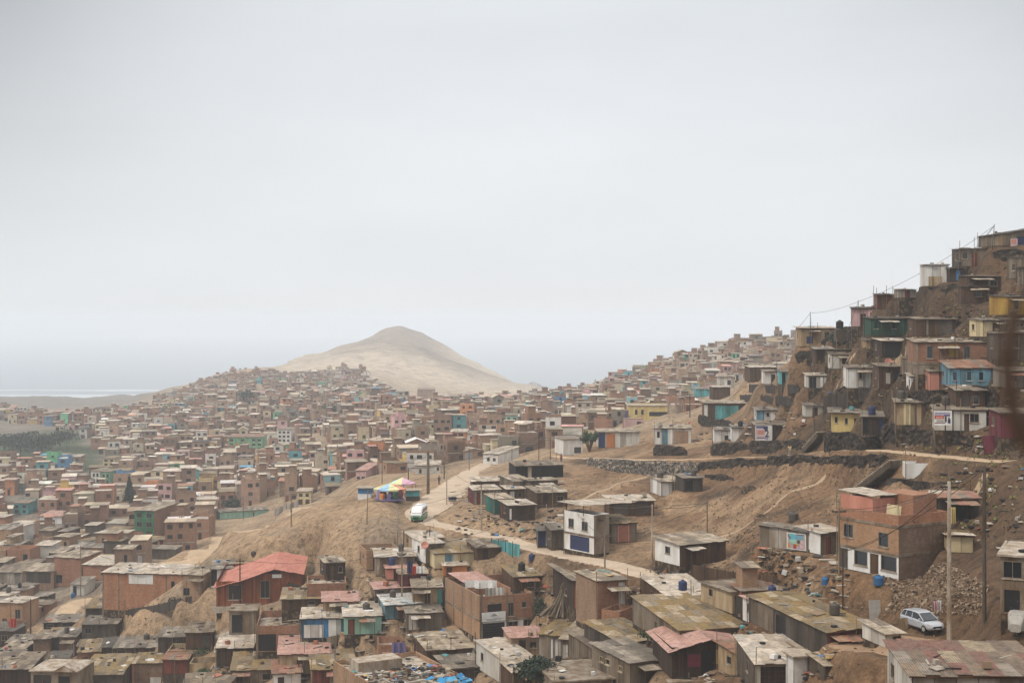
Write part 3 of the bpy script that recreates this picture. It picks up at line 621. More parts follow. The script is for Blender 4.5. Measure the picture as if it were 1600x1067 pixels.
        if not small:
            m2 = MB()   # edge boards under the sheets
            for a, b_ in zip(prof_, prof_[1:]):
                xa, xb = a[0] * W - ov * .8 * (a[0] == 0), b_[0] * W + ov * .8 * (b_[0] == 1)
                m2.face([(xa, -ov * .6, zf(xa, 0) - .14), (xb, -ov * .6, zf(xb, 0) - .14), (xb, -ov * .6, zf(xb, 0) - .005), (xa, -ov * .6, zf(xa, 0) - .005)], .5)
                m2.face([(xa, -ov * .6 + .06, zf(xa, 0) - .14), (xb, -ov * .6 + .06, zf(xb, 0) - .14), (xb, -ov * .6, zf(xb, 0) - .14), (xa, -ov * .6, zf(xa, 0) - .14)], .5)
            m2.build('fascia', 'flat:brown', rf)
    elif rt == 'p':
        mb.box(.05, .05, H - par - .15, W - .05, dep - .05, H - par, .5); mb.build('roof', inner or 'conc:pale', root)
        mb = MB()
        for (x0_, y0_, x1_, y1_) in ((.0, .0, W, .14), (.0, dep - .14, W, dep), (.0, .14, .14, dep - .14), (W - .14, .14, W, dep - .14)):
            mb.box(x0_ + .003, y0_ + .003, H - par + .002, x1_ - .003, y1_ - .003, H + .03, .5)
        mb.build('parapet', m_ if not sidem else (sidem if isinstance(sidem, str) else sidem[-1]), root)
    elif rt == 's':
        mb.box(-ov, -ov, H + .002, W + ov, dep + ov, H + .16, .5); mb.build('roof', 'conc:pale' if roof == 'tan' else 'conc', root)
    if y < 300 and rt != 'g' and rnd.random() < .75:
        for (px_, py_) in rnd.sample([(-.12, -.1), (W + .1, -.1), (W + .1, dep), (-.12, dep), (W * .5, -.12)], rnd.choice([1, 2, 2, 3])):
            mb = MB(); mb.tube((px_, py_, -1), (px_ + rnd.uniform(-.1, .1), py_, H + rnd.uniform(.5, 1.9)), .05, .04, 5); mb.build('corner_post', rnd.choice(['wood:sand', 'wood:brown', 'conc:']), root)
    if y < 260 and rt == 'f' and W > 3.5 and rnd.random() < .3:
        a_ = rnd.uniform(0, W * .4); w2 = rnd.uniform(1.8, 3); mb = MB(); sheets(mb, a_, a_ + w2, -1.5, 0.05, lambda x, yy: H * .86 + .12 * yy, ln=1.6); aw = mb.build('awning', 'roof:' + rnd.choice(['light', 'tan', 'rust']), root)
        mb = MB(); mb.tube((a_ + .1, -1.4, -1), (a_ + .1, -1.4, H * .86 - .2), .04, n=5); mb.build('post', 'wood:brown', aw); mb = MB(); mb.tube((a_ + w2 - .1, -1.4, -1), (a_ + w2 - .1, -1.4, H * .86 - .2), .04, n=5); mb.build('post', 'wood:brown', aw)
    if col:
        n = max(2, int(W / 3) + 1); m3 = 'conc'
        for k in range(n):
            x = (W - .26) * k / (n - 1)
            if any(o[0] == 'F' and o[1] * W - .05 < x + .13 < o[3] * W + .05 for o in ops): continue
            mb = MB(); mb.box(x, -.025, -foot, x + .26, .05, H - .001, .5); mb.build('column', m3, root)
        for k in range(max(2, int(dep / 3.5) + 1)):
            yy = (dep - .26) * k / (max(2, int(dep / 3.5) + 1) - 1)
            sx = -.025 if ax > -20 else W - .05
            if any(o[0] in 'LR' and 1 > 0 and o[1] * dep - .05 < (dep - yy - .13) < o[3] * dep + .05 for o in ops): continue
            mb = MB(); mb.box(sx, yy + .001, -foot, sx + .075, yy + .26, H - .001, .5); mb.build('column', m3, root)
    if band or floors:
        for f0, f1, m_ in fl[:-1]:
            mb = MB(); mb.box(-.06, -.06, f1 * H - .13, W + .06, dep + .06, f1 * H + .13, .5); mb.build('floor_slab', 'conc', root)
    return root, W, dep, H
def rebar(root, W, dep, H, n=4, hgt=.9):
    mb = MB()
    for (x, yy) in ((.15, .15), (W - .15, .15), (W - .15, dep - .15), (.15, dep - .15), (W / 2, .15), (W / 2, dep - .15))[:n]:
        for (dx, dy) in ((-.08, -.08), (.08, -.08), (.08, .08), (-.08, .08)):
            mb.tube((x + dx, yy + dy, H), (x + dx + rnd.uniform(-.05, .05), yy + dy, H + hgt * rnd.uniform(.7, 1.1)), .018, n=3)
    mb.build('rebar', 'flat:dbrown', root)
def local(r, x, y, z): return Matrix.Translation(r.location) @ Matrix.Rotation(r.rotation_euler.z, 4, 'Z') @ Vector((x, y, z))

# ---- right foreground
H_ = house
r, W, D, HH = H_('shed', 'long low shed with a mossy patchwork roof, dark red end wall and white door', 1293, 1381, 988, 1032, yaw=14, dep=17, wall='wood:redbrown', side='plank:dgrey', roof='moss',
   ops=[('F', .43, 0, .60, .88, 'd', 'wood:offwhite'), ('F', .26, 0, .34, .42, 's', 'conc:pale'), ('L', .05, .0, .35, .95, 's', 'plank:grey'), ('L', .38, .1, .5, .8, 'd', 'flat:black')], slope=.0, prof_=[(0, .0), (.45, .22), (1, -.02)], cat='shed', y=123)
H_('shack', 'small lean-to with a white door panel at the right end of the long mossy shed', 1384, 1408, 990, 1012, yaw=14, dep=4, wall='plank:offwhite', roof='tan', ops=[('F', .45, 0, .98, .8, 'd', 'wood:dbrown')], small=True)
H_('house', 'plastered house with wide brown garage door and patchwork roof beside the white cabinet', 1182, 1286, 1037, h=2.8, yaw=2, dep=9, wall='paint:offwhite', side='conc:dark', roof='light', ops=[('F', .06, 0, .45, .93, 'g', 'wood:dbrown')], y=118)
r, W, D, HH = H_('house', 'dark wooden house with pink gable roof, balcony, pink and mustard curtains', 1050, 1151, 1011, 1060, yaw=9, dep=7.5, wall='wood:dbrown', roof='rose',
   ops=[('F', .24, .36, .44, .76, 's', 'flat:maroon'), ('F', .46, .02, .66, .86, 'd', 'flat:black'), ('F', .68, .42, .98, .88, 's', 'flat:mustard')], rt='g', prof_=[(0, -.3), (.57, .72), (1, .18)], ov=.55, y=124, foot=.2, slope=0.02)
mb = MB(); mb.box(-.6, -1.0, -.25, W + .5, 0.002, -.02, .5); mb.build('balcony', 'conc:pale', r)
mb = MB(); mb.box(-.4, .1, -3.4, W + .3, D, -.26, .5); mb.build('ground_floor_wall', 'plank:dgrey', r)
mb = MB(); mb.box(W * .45, .03, -1.3, W * .98, .1, -.35, .5); mb.build('garage_door', 'wood:mustard', r)
H_('shack', 'flat mossy roofed room with fenced side wall left of the pink gable roof', 985, 1044, 1036, h=2.6, yaw=26, dep=8, wall='plank:grey', roof='grey', ops=[('L', .2, .55, .32, .8, 'w', 'wood:cream'), ('L', .36, .55, .48, .8, 'w', 'wood:cream'), ('L', .7, .5, .8, .75, 'w', 'wood:cream')], y=126)
H_('shack', 'low room with grass growing on its mossy roof behind the pink gable house', 968, 1030, 1003, h=2.4, yaw=22, dep=9, wall='plank:dgrey', roof='moss', y=137)
H_('shack', 'wide low room with an olive stained roof between pink gable and long shed', 1063, 1165, 985, h=2.3, yaw=14, dep=15, wall='plank:grey', roof='moss', y=136)
H_('brick_house', 'narrow brick tower house with a white door and thin tan roof below the road', 934, 979, 908, 985, yaw=22, dep=6.2, wall='brick:red', side='brick:pale', roof='tan', ops=[('F', .72, .48, .95, .95, 'd', 'wood:white')], y=148, slope=.02)
H_('brick_house', 'low brick annex below the narrow brick tower house', 940, 968, 952, 1000, yaw=-32, dep=4, wall='brick:red', roof='tan', rt='p', y=146, par=.6)
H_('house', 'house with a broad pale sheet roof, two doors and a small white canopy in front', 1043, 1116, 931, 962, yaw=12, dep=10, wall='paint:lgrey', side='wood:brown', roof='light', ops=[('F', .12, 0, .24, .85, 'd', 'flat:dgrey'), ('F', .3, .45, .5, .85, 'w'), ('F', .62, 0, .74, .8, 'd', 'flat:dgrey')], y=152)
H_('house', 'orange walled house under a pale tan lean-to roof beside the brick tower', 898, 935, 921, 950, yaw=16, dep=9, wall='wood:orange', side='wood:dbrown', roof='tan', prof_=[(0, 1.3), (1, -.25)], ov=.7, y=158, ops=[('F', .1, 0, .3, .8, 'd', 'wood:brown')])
H_('shack', 'brown board house with a flat grey green roof between orange house and brick shop', 803, 862, 901, 925, yaw=14, dep=7, wall='wood:brown', roof='moss', ops=[('F', .35, .3, .5, .8, 'w')], y=188)
# brick shop
r, W, D, HH = H_('brick_house', 'two storey brick shop with white ground floor, black garage door and white sign', 751, 834, 932, 1000, yaw=21, dep=15, wall='brick:red', side='brick:tan', y=189, rt='p', par=.95, inner='conc:pale', foot=2.5, col=False,
   floors=[(0, .43, 'paint:white'), (.43, 1, 'brick:red')], ops=[('F', .03, 0, .45, .38, 'g', 'flat:black'), ('F', .51, .07, .70, .38, 'w'), ('F', .80, .1, .97, .40, 'w'), ('F', .12, .62, .4, .97, 'w', 'conc'), ('F', .5, .5, .62, .97, 'w', 'conc'), ('F', .77, .68, .86, .86, 'w')])
shop = r
mb = MB(); mb.box(W * .02, -.12, HH * .42, W * .46, -.05, HH * .63, .5); sg = mb.build('sign_board', 'flat:white', r)
mb = MB()
for (fx, fz, ww) in ((.22, .57, .05), (.19, .54, .11)): mb.box(W * fx, -.135, HH * fz, W * (fx + ww), -.121, HH * fz + .09, .5)
for fz, a, b in ((.475, .08, .42), (.45, .1, .3)): mb.box(W * a, -.135, HH * fz, W * b, -.121, HH * fz + .04, .5)
mb.build('lettering', 'flat:dgrey', sg)
for x in (0, W * .48, W - .3): mb = MB(); mb.box(x, -.03, .1, x + .3, .05, HH + .3, .5); mb.build('column', 'conc', r)
for k in range(5): mb = MB(); mb.box(-.03, D * k / 4 * .97, -2, .04, D * k / 4 * .97 + .3, HH - .002, .5); mb.build('column', 'conc', r)
mb = MB(); mb.box(W * .62, 1.5, HH - .9, W * .64, 10, HH + .6, .5); mb.box(W * .62, 10, HH - .9, W - .1, 10.15, HH + .9, .5); mb.box(.2, 6, HH - .9, W * .6, 6.14, HH + .1, .5); mb.build('inner_wall', 'brick:red', r)
mb = MB(); sheets(mb, .3, W * .6, 7, 14.6, lambda x, y_: HH + .35 + .02 * y_); mb.build('terrace_roof', 'roof:rose', r)
rebar(r, W, D, HH, 6)
# big brick building at the bottom edge
r, W, D, HH = H_('brick_house', 'large brick building with cluttered pale roof terrace at the bottom edge', 606, 745, 1085, h=7.5, yaw=27, dep=17.5, wall='brick:tan', side='brick:tan', rt='p', par=.5, inner='conc:pale', y=156, zb=112)
bigroof = (r, W, D, HH)
for k in range(5): mb = MB(); mb.box(-.03, (D - .3) * k / 4, -1, .04, (D - .3) * k / 4 + .3, HH - .002, .5); mb.build('column', 'conc', r)
mb = MB(); mb.box(1, D - 6, HH - .5, 6.5, D - 3, HH + .9, .5); mb.build('roof_room', 'conc:pale', r); rebar(r, W, D, HH, 4, 1.6)
H_('house', 'low house with tan and brown patchwork roof left of the brick shop front', 668, 741, 1016, h=2.6, yaw=16, dep=8.5, wall='wood:brown', roof='tan', y=181)
H_('shack', 'low dark grey roofed shack behind the clutter of the large terrace', 700, 760, 1045, h=2.4, yaw=18, dep=8, wall='plank:dgrey', roof='grey', y=166)
H_('shack', 'house with stepped tan sheet roof and white side wall below the brick shop', 785, 832, 1030, h=3.0, yaw=22, dep=9, wall='paint:offwhite', side='paint:offwhite', roof='light', y=160, ops=[('F', .2, 0, .4, .7, 'd')])
H_('shack', 'brown roofed lean-to with open dark front right of the stepped tan roof', 802, 850, 1051, h=2.6, yaw=18, dep=5, wall='wood:brown', roof='tan', y=150)
H_('shack', 'weathered grey wooden house with white painted doors right of the brick shop', 876, 926, 998, 1036, yaw=-16, dep=9, wall='wood:grey', side='plank:lgrey', roof='tan', ops=[('F', .05, .05, .22, .8, 'd', 'wood:offwhite'), ('F', .75, .2, .9, .7, 'w')], y=158)
H_('shack', 'dull shack with two white upright panels left of the weathered grey wooden house', 842, 877, 990, 1030, yaw=-20, dep=8, wall='plank:lgrey', roof='moss', y=162, ops=[('F', .5, .1, .62, .85, 'd', 'wood:white'), ('F', .7, .1, .85, .85, 'd', 'wood:white')])
H_('house', 'pale flat concrete roofed house at the bottom edge right of the dark green tree', 868, 958, 1066, h=2.8, yaw=14, dep=8.5, wall='conc', roof='light', rt='s', y=146)
H_('shack', 'brown plank yard room between weathered grey house and the grassy roof', 926, 966, 1012, h=2.5, yaw=20, dep=7, wall='wood:grey', roof='brown', y=146)
# bottom right
r, W, D, HH = H_('house', 'house with broad patchwork roof of tan, brown and red sheets in the bottom right corner', 1425, 1640, 1054, h=2.6, yaw=-3, dep=6.5, wall='plank:lgrey', side='plank:offwhite', roof='patch', y=100, slope=.05)
H_('house', 'two storey grey concrete house with dark openings at the right edge above the lane', 1563, 1640, 868, 958, yaw=-24, dep=7, wall='conc', roof='tan', rt='s', y=112, ops=[('F', .05, .62, .45, .92, 'w'), ('F', .5, .62, .95, .92, 'w'), ('F', .08, .03, .4, .42, 'd', 'flat:black'), ('F', .5, .03, .9, .42, 'd', 'flat:black')])  # black panels painted as the unlit ground floor openings
# big brick house with white ground floor
r, W, D, HH = H_('brick_house', 'three level brick house with white ground floor on the rubble slope', 1404, 1480, 806, 905, yaw=31, dep=8, wall='brick:tan', y=146, rt='p', par=1.0, inner='conc', foot=3,
   floors=[(0, .37, 'brick:dark'), (.37, .82, 'brick:dark'), (.82, 1, 'brick:red')], side=['paint:white', 'brick:tan', 'brick:red'],
   ops=[('L', .28, .10, .50, .34, 'w'), ('L', .72, .1, .97, .34, 'w'), ('L', .10, .52, .26, .74, 'w'), ('L', .68, .47, .84, .70, 'w'), ('L', .03, .0, .17, .33, 'd', 'flat:dgrey'), ('L', .54, .0, .68, .33, 'd', 'wood:brown')])
mb = MB(); mb.box(.2, 3.5, HH - 1, .32, D - .2, HH + 1.3, .5); mb.box(.32, 3.5, HH - 1, 3.2, 3.62, HH + 1.2, .5); mb.build('roof_room', 'paint:salmon', r)
mb = MB(); sheets(mb, 0, 3.4, 3.3, D, lambda x, y_: HH + 1.35 + .03 * y_); mb.build('terrace_roof', 'roof:light', r)
mb = MB(); mb.box(3.2, 1.2, HH - 1, W - .15, 5.5, HH + 1.6, .5); mb.build('stair_room', 'brick:red', r)
mb = MB(); mb.box(-.05, .4, HH - .3, .0, 2.2, HH + .9, .5, M=Matrix.Rotation(.12, 4, 'Y')); mb.build('leaning_board', 'paint:cream', r); rebar(r, W, D, HH, 4)
brick3 = r
H_('house', 'house with a colourful poster on its grey wall on the dark slope', 1262, 1280, 832, 862, yaw=48, dep=6.2, wall='conc:dark', side='plank:lgrey', roof='grey', y=161)
H_('shack', 'white washed shack with pale fascia squeezed left of the three level brick house', 1282, 1322, 833, 866, yaw=30, dep=4, wall='plank:grey', side='paint:white', roof='light', y=157, ops=[('F', .2, 0, .4, .8, 'd', 'wood:redbrown')])
H_('house', 'white gabled house with small dark window and long brown side above the fenced lane', 1062, 1134, 851, 884, yaw=30, dep=5.2, wall='plank:brown', side='paint:white', roof='tan', y=176, ops=[('L', .42, .45, .62, .8, 'w')], slope=.06, ov=.4)
r, W, D, HH = H_('house', 'white two storey house with dark blue garage standing on the dirt road', 928, 952, 805, 866, yaw=37, dep=6.4, wall='conc', side='paint:white', y=190, rt='p', par=.3, inner='conc', foot=1.5,
   floors=[(0, .44, 'conc'), (.44, 1, 'conc')], ops=[('L', .15, .58, .33, .82, 'w'), ('L', .60, .56, .8, .80, 'w'), ('L', .2, .02, .85, .40, 'g', 'flat:navy')])
mb = MB(); sheets(mb, -.4, 9.5, 2, 7.5, lambda x, y_: HH + 1.1 - .03 * x); mb.build('terrace_roof', 'roof:light', r)
for (a, b) in ((0, 2.2), (4, 2.2), (9, 2.2), (9, 7)): mb = MB(); mb.tube((a, b, HH - .3), (a, b, HH + 1.1), .07); mb.build('post', 'flat:brown', r)
H_('shack', 'grey shack with a pale striped door cloth next to the white two storey house', 955, 995, 818, 848, yaw=20, dep=6, wall='plank:grey', side='conc:dark', roof='moss', ops=[('F', .25, .02, .7, .88, 's', 'plank:salmon')], y=192)
H_('shack', 'open fronted shack with long pale roof behind the white two storey house', 952, 1022, 783, 806, yaw=6, dep=5, wall='wood:brown', roof='light', ops=[('F', .12, .1, .42, .9, 'd', 'flat:dgrey'), ('F', .5, .1, .9, .9, 'd', 'flat:dbrown')], y=203)
H_('shack', 'dull grey roadside shack with concrete corner left of the white two storey house', 862, 897, 828, 856, yaw=10, dep=5, wall='conc:dark', roof='grey', ops=[('F', .7, .05, .95, .9, 'd', 'flat:dgrey')], y=200)
H_('shack', 'small dark blue roadside stall with white stripe', 841, 861, 829, 853, yaw=4, dep=3, wall='plank:navy', roof='grey', ops=[('F', .6, .02, .7, .95, 's', 'flat:white')], y=202, small=True)
H_('shack', 'white walled hut with tan roof under the stone terrace wall', 1034, 1067, 753, 775, yaw=12, dep=6, wall='plank:white', roof='tan', y=232)
H_('shack', 'open shelter of posts and scraps right of the hut under the stone wall', 1068, 1098, 747, 768, yaw=12, dep=4, wall='wood:dgrey', roof='grey', ops=[('F', .1, .05, .5, .8, 'd', 'flat:black')], y=234)  # black panel for the unlit inside of the shelter
H_('shack', 'dark brown box hut with pale roof on the bank above the road', 795, 836, 790, 814, yaw=18, dep=5, wall='plank:dbrown', roof='light', ops=[('F', .03, .1, .1, .8, 's', 'flat:white')], y=226)
H_('shack', 'green painted hut left of the dark brown box hut', 773, 802, 780, 803, yaw=18, dep=5, wall='plank:tealc', roof='tan', y=232)
H_('shack', 'white hut with pale roof and red side at the top of the road bank', 741, 782, 766, 788, yaw=14, dep=5, wall='plank:lgrey', roof='light', side='wood:maroon', y=243)
H_('shack', 'low tan roofed shack behind the red sided hut above the road', 738, 800, 752, 764, yaw=6, dep=5, wall='wood:brown', roof='light', y=262)
H_('shack', 'black cloth walled shelter on stilts at the end of the terrace', 806, 880, 728, 748, yaw=12, dep=6, wall='plank:black', roof='brown', ops=[('F', .25, .0, .33, .9, 's', 'conc:pale')], y=268)
# ---- right hillside
H_('shack', 'grey shack with dark awning and a faded banner at the top right of the slope', 1554, 1640, 366, 384, yaw=4, dep=6, wall='plank:grey', roof='dark', ops=[('F', .0, .0, .2, .98, 's', 'plank:sand'), ('F', .4, .1, .7, .8, 'd', 'flat:navy')], y=211, slope=.02, prof_=[(0, -.2), (1, 1.2)])
H_('house', 'grey green concrete house second from the top of the slope', 1500, 1544, 389, 416, yaw=-6, dep=6, wall='conc', side='conc:dark', roof='grey', y=213)
H_('shack', 'tall white plank shack with flat roof on the skyline', 1443, 1482, 414, 447, yaw=-10, dep=5, wall='plank:white', roof='light', ops=[('F', .2, .0, .75, .45, 's', 'wood:sand')], y=214)
H_('shack', 'dark lean-to with blue door right of the tall white plank shack', 1484, 1508, 420, 440, yaw=-10, dep=4, wall='plank:dbrown', roof='dark', ops=[('F', .4, .1, .7, .9, 'd', 'flat:blue')], y=214, small=True)
H_('shack', 'small reddish brown shack with leaning mast on the skyline', 1371, 1398, 461, 482, yaw=-8, dep=5, wall='plank:redbrown', roof='dark', y=217, small=True)
H_('shack', 'pale grey plank remnants right of the small reddish brown skyline shack', 1405, 1432, 453, 465, yaw=0, dep=3, wall='wood:lgrey', roof='grey', y=217, small=True)
H_('shack', 'pink plank shack with black roof on the skyline', 1331, 1373, 482, 510, yaw=-12, dep=6, wall='plank:pink', side='plank:sand', roof='dark', y=216)
H_('house', 'ochre house with overhanging roof and blue bundle at the lower skyline', 1251, 1304, 513, 541, yaw=-3, dep=6, wall='paint:sand', roof='light', ops=[('F', .17, .15, .36, .55, 's', 'flat:navy'), ('F', .7, .3, .85, .8, 'w')], y=233, ov=.5)
H_('shack', 'dark green plank house with three small windows', 1361, 1431, 498, 524, yaw=-4, dep=6, wall='plank:dgreen', roof='dark', ops=[('F', .06, .4, .16, .8, 'w', 'flat:dgreen'), ('F', .46, .4, .56, .8, 'w', 'flat:dgreen'), ('F', .85, .4, .95, .8, 'w', 'flat:dgreen')], y=209)
H_('shack', 'brown and grey shack adjoining the dark green plank house on the right', 1432, 1494, 499, 525, yaw=-4, dep=6, wall='plank:brown', roof='brown', ops=[('F', .25, .05, .3, .95, 's', 'flat:grey'), ('F', .55, .1, .9, .9, 's', 'conc:dark')], y=206)
H_('shack', 'mustard yellow shack at the right edge high on the slope', 1575, 1640, 464, 492, yaw=4, dep=6, wall='paint:mustard', roof='dark', ops=[('F', .13, .3, .25, .85, 'w')], y=192)
H_('shack', 'cream plank shack near the right edge above the dark concrete house', 1536, 1582, 501, 526, yaw=2, dep=5, wall='plank:cream', roof='grey', y=184)
H_('shack', 'pale blue grey shack at the right edge beside the cream plank shack', 1584, 1640, 501, 516, yaw=2, dep=5, wall='plank:lgrey', roof='grey', y=186)
H_('house', 'dark unfinished concrete house with two windows near the right edge', 1562, 1620, 521, 562, yaw=-4, dep=6, wall='conc:dark', roof='grey', rt='s', ops=[('F', .08, .45, .22, .8, 'w'), ('F', .38, .45, .52, .8, 'w')], y=176)
H_('brick_house', 'brick house with concrete columns and yellow shutter, long tan roof', 1431, 1554, 535, 585, yaw=-7, dep=7, wall='brick:red', roof='tan', col=True, floors=[(0, .34, 'conc'), (.34, 1, 'brick:red')],
   ops=[('F', .14, .50, .22, .9, 'w'), ('F', .42, .55, .53, .92, 's', 'flat:mustard'), ('F', .61, .5, .69, .88, 'w')], y=182, slope=.05)
H_('shack', 'open dark fronted shack with white tank inside, left of the columned brick house', 1378, 1429, 533, 558, yaw=-3, dep=6, wall='plank:dbrown', roof='light', ops=[('F', .1, .0, .9, .9, 'd', 'flat:black')], y=200)  # black panel stands for the darkness of the open front
H_('shack', 'cream walled hut left of the open dark fronted shack', 1354, 1378, 532, 545, yaw=-3, dep=4, wall='paint:sand', roof='grey', y=204, small=True)
H_('shack', 'half open white and brown hut below the ochre skyline house', 1301, 1337, 554, 576, yaw=-4, dep=5, wall='plank:offwhite', roof='brown', ops=[('F', .4, .0, .95, .9, 'd', 'flat:dbrown')], y=207)
H_('house', 'white plank house with two small windows in the middle of the slope', 1325, 1373, 575, 606, yaw=-6, dep=6, wall='plank:white', roof='brown', ops=[('F', .35, .45, .46, .8, 'w'), ('F', .76, .42, .88, .76, 'w')], y=189)
H_('shack', 'brown wooden annex joined to the white plank house with two windows', 1374, 1408, 573, 606, yaw=-6, dep=6, wall='wood:brown', roof='brown', ops=[('F', .65, .0, .9, .85, 'd', 'flat:black'), ('F', .3, .2, .5, .7, 's', 'flat:lgrey')], y=188)
H_('shack', 'small white shack left of the red brown shack', 1424, 1452, 588, 615, yaw=-8, dep=5, wall='plank:white', roof='tan', y=180)
H_('shack', 'brick red painted shack between white and blue shacks', 1453, 1483, 581, 610, yaw=-8, dep=5, wall='plank:salmon', roof='brown', y=178)
H_('shack', 'bright blue plank house with rusty pink sheet roof', 1484, 1566, 575, 603, yaw=-6, dep=6, wall='plank:sky', roof='rust', ops=[('F', .05, .3, .14, .8, 'w', 'flat:sky'), ('F', .32, .3, .42, .85, 'w', 'flat:sky'), ('F', .55, .3, .65, .8, 'w', 'flat:sky')], y=173, slope=.12)
H_('shack', 'grey blue shack at the right edge beyond the bright blue plank house', 1572, 1640, 580, 606, yaw=-2, dep=5, wall='plank:lgrey', roof='brown', y=170)
H_('shack', 'low white shack with open dark left bay under a pale roof on the slope', 1263, 1326, 587, 606, yaw=-4, dep=5, wall='plank:offwhite', roof='light', ops=[('F', .02, .0, .2, .9, 'd', 'flat:black'), ('F', .3, .1, .36, .9, 's', 'flat:white')], y=205)  # first black panel is the unlit depth of the open bay
H_('shack', 'turquoise blue shack with rusty roof on the slope edge', 1222, 1258, 581, 601, yaw=-2, dep=5, wall='plank:turq', roof='brown', ops=[('F', .0, .0, .15, .9, 'd', 'flat:black')], y=224)
H_('shack', 'white shack left of the turquoise blue shack on the slope edge', 1195, 1220, 581, 600, yaw=-2, dep=5, wall='plank:white', roof='brown', y=232)
H_('shack', 'brown plywood shack with pale roof at the end of the slope', 1172, 1214, 574, 596, yaw=4, dep=6, wall='wood:brown', roof='light', y=258)
H_('shack', 'brown box hut with flat pale roof above the long turquoise house', 1114, 1141, 605, 624, yaw=4, dep=5, wall='wood:brown', roof='light', y=300)
H_('house', 'long house with turquoise panels and mossy sheet roof', 1100, 1180, 630, 655, yaw=-4, dep=7, wall='plank:brown', roof='tan', ops=[('F', .0, .0, .07, .9, 's', 'plank:white'), ('F', .22, .0, .67, .85, 's', 'plank:turq'), ('F', .7, .0, .78, .8, 'd', 'flat:dbrown')], y=290)
H_('shack', 'long low white plank wall house with a blue end right of the turquoise panels', 1182, 1260, 641, 658, yaw=-4, dep=5, wall='plank:white', roof='grey', ops=[('F', .0, .0, .15, 1, 's', 'plank:sky'), ('F', .2, .4, .26, .8, 'w')], y=262)
H_('shack', 'small white hut with dark doorway left of the white house by the number banner', 1117, 1143, 672, 692, yaw=-3, dep=5, wall='plank:white', roof='grey', ops=[('F', .58, .1, .82, .6, 'd', 'flat:black')], y=277)
H_('house', 'white plank house with one small window beside the number banner', 1144, 1179, 668, 690, yaw=-5, dep=5, wall='plank:white', roof='grey', ops=[('F', .68, .35, .85, .75, 'w')], y=268)
H_('shack', 'brown shack with orange pillar right of the number banner', 1180, 1262, 664, 687, yaw=-4, dep=6, wall='wood:brown', roof='brown', ops=[('F', .0, .0, .33, .95, 's', 'plank:white'), ('F', .8, .0, .88, .9, 's', 'paint:orange')], y=255)
H_('house', 'pale yellow house with three small windows and a wide grey roof', 1300, 1347, 645, 676, yaw=-12, dep=8, wall='paint:yellow', roof='grey', ops=[('F', .09, .5, .19, .8, 'w'), ('F', .43, .45, .53, .75, 'w'), ('F', .73, .45, .83, .75, 'w')], y=191, ov=.6, slope=.02)
H_('shack', 'dark open porch with blue door adjoining the pale yellow house', 1348, 1380, 651, 678, yaw=-12, dep=7, wall='plank:dbrown', roof='grey', ops=[('F', .8, .0, .98, .9, 'd', 'flat:navy'), ('F', .05, .05, .3, .8, 'd', 'flat:black')], y=188)
H_('house', 'row of upright tan and white board panels left of the framed poster', 1400, 1460, 629, 664, yaw=-12, dep=5, wall='plank:sand', roof='brown', y=176, ops=[('F', .2, .02, .38, .97, 's', 'wood:cream'), ('F', .85, .02, 1, .97, 's', 'wood:offwhite'), ('F', .66, .02, .8, .97, 's', 'wood:brown')])
H_('house', 'off white house with a large dark window by the concrete steps', 1461, 1541, 640, 672, yaw=-13, dep=5, wall='paint:offwhite', roof='brown', ops=[('F', .68, .40, .86, .84, 'w'), ('F', .57, .0, .67, .82, 'd', 'wood:brown'), ('F', .34, .0, .36, .95, 's', 'flat:dbrown')], y=170)
H_('shack', 'maroon plank house at the right edge above the leaning maroon panel', 1564, 1640, 646, 684, yaw=-4, dep=5, wall='plank:maroon', roof='brown', ops=[('F', .45, .0, .58, .6, 'd', 'flat:black')], y=160)
H_('shack', 'white patched hut beside the mesh fence above the pale yellow house', 1259, 1285, 634, 651, yaw=-4, dep=4, wall='plank:offwhite', roof='grey', y=214, small=True)
H_('ruin', 'roofless white painted wall of a ruined room below the path', 1416, 1488, 724, 748, yaw=-6, dep=2.5, wall='paint:white', rt='p', par=1.5, y=158, cat='ruin', inner='conc')
H_('shack', 'leaning shack of cream panels on the slope right of the three level brick house', 1480, 1520, 836, 862, yaw=-12, dep=4, wall='plank:cream', roof='light', y=133, slope=-.1)
H_('shack', 'jumble of dark posts and boards under a rusty sheet roof near the concrete pole', 1455, 1530, 778, 812, yaw=-4, dep=4, wall='wood:dgrey', roof='rust', y=144, ops=[('F', .3, .1, .7, .9, 'd', 'flat:black')])
# ---- terrace row, further left
H_('shack', 'long hut with navy door, orange brown panel and white wall on the terrace', 935, 999, 675, 699, yaw=2, dep=6, wall='plank:offwhite', roof='tan', ops=[('F', .0, .0, .16, .95, 's', 'flat:navy'), ('F', .2, .0, .4, .9, 's', 'wood:orange')], y=305)
H_('shack', 'white hut with pale blue stripes and brick end on the terrace', 1023, 1080, 669, 694, yaw=-4, dep=6, wall='plank:white', roof='tan', ops=[('F', .2, .0, .36, .95, 's', 'plank:sky'), ('F', .06, .4, .14, .8, 'w'), ('F', .24, .4, .32, .8, 'w'), ('F', .52, .0, .92, .85, 's', 'brick:pale')], y=292)
H_('house', 'white cube house beside the grey green tree at the terrace end', 880, 911, 687, 711, yaw=14, dep=7, wall='paint:white', roof='light', rt='s', ops=[('F', .55, .1, .9, .5, 'd', 'flat:dgrey')], y=330)
H_('house', 'bright yellow house with a small roof room in the middle distance', 981, 1050, 634, 657, yaw=-2, dep=9, wall='paint:yellow', roof='tan', rt='s', ops=[('F', .16, .4, .22, .75, 'w'), ('F', .3, .4, .36, .75, 'w'), ('F', .48, .3, .9, .6, 'w')], y=420)
H_('shack', 'shack with blue tarp front in the middle distance above the yellow house', 1088, 1113, 608, 620, yaw=0, dep=6, wall='plank:turq', roof='grey', y=430, small=True)
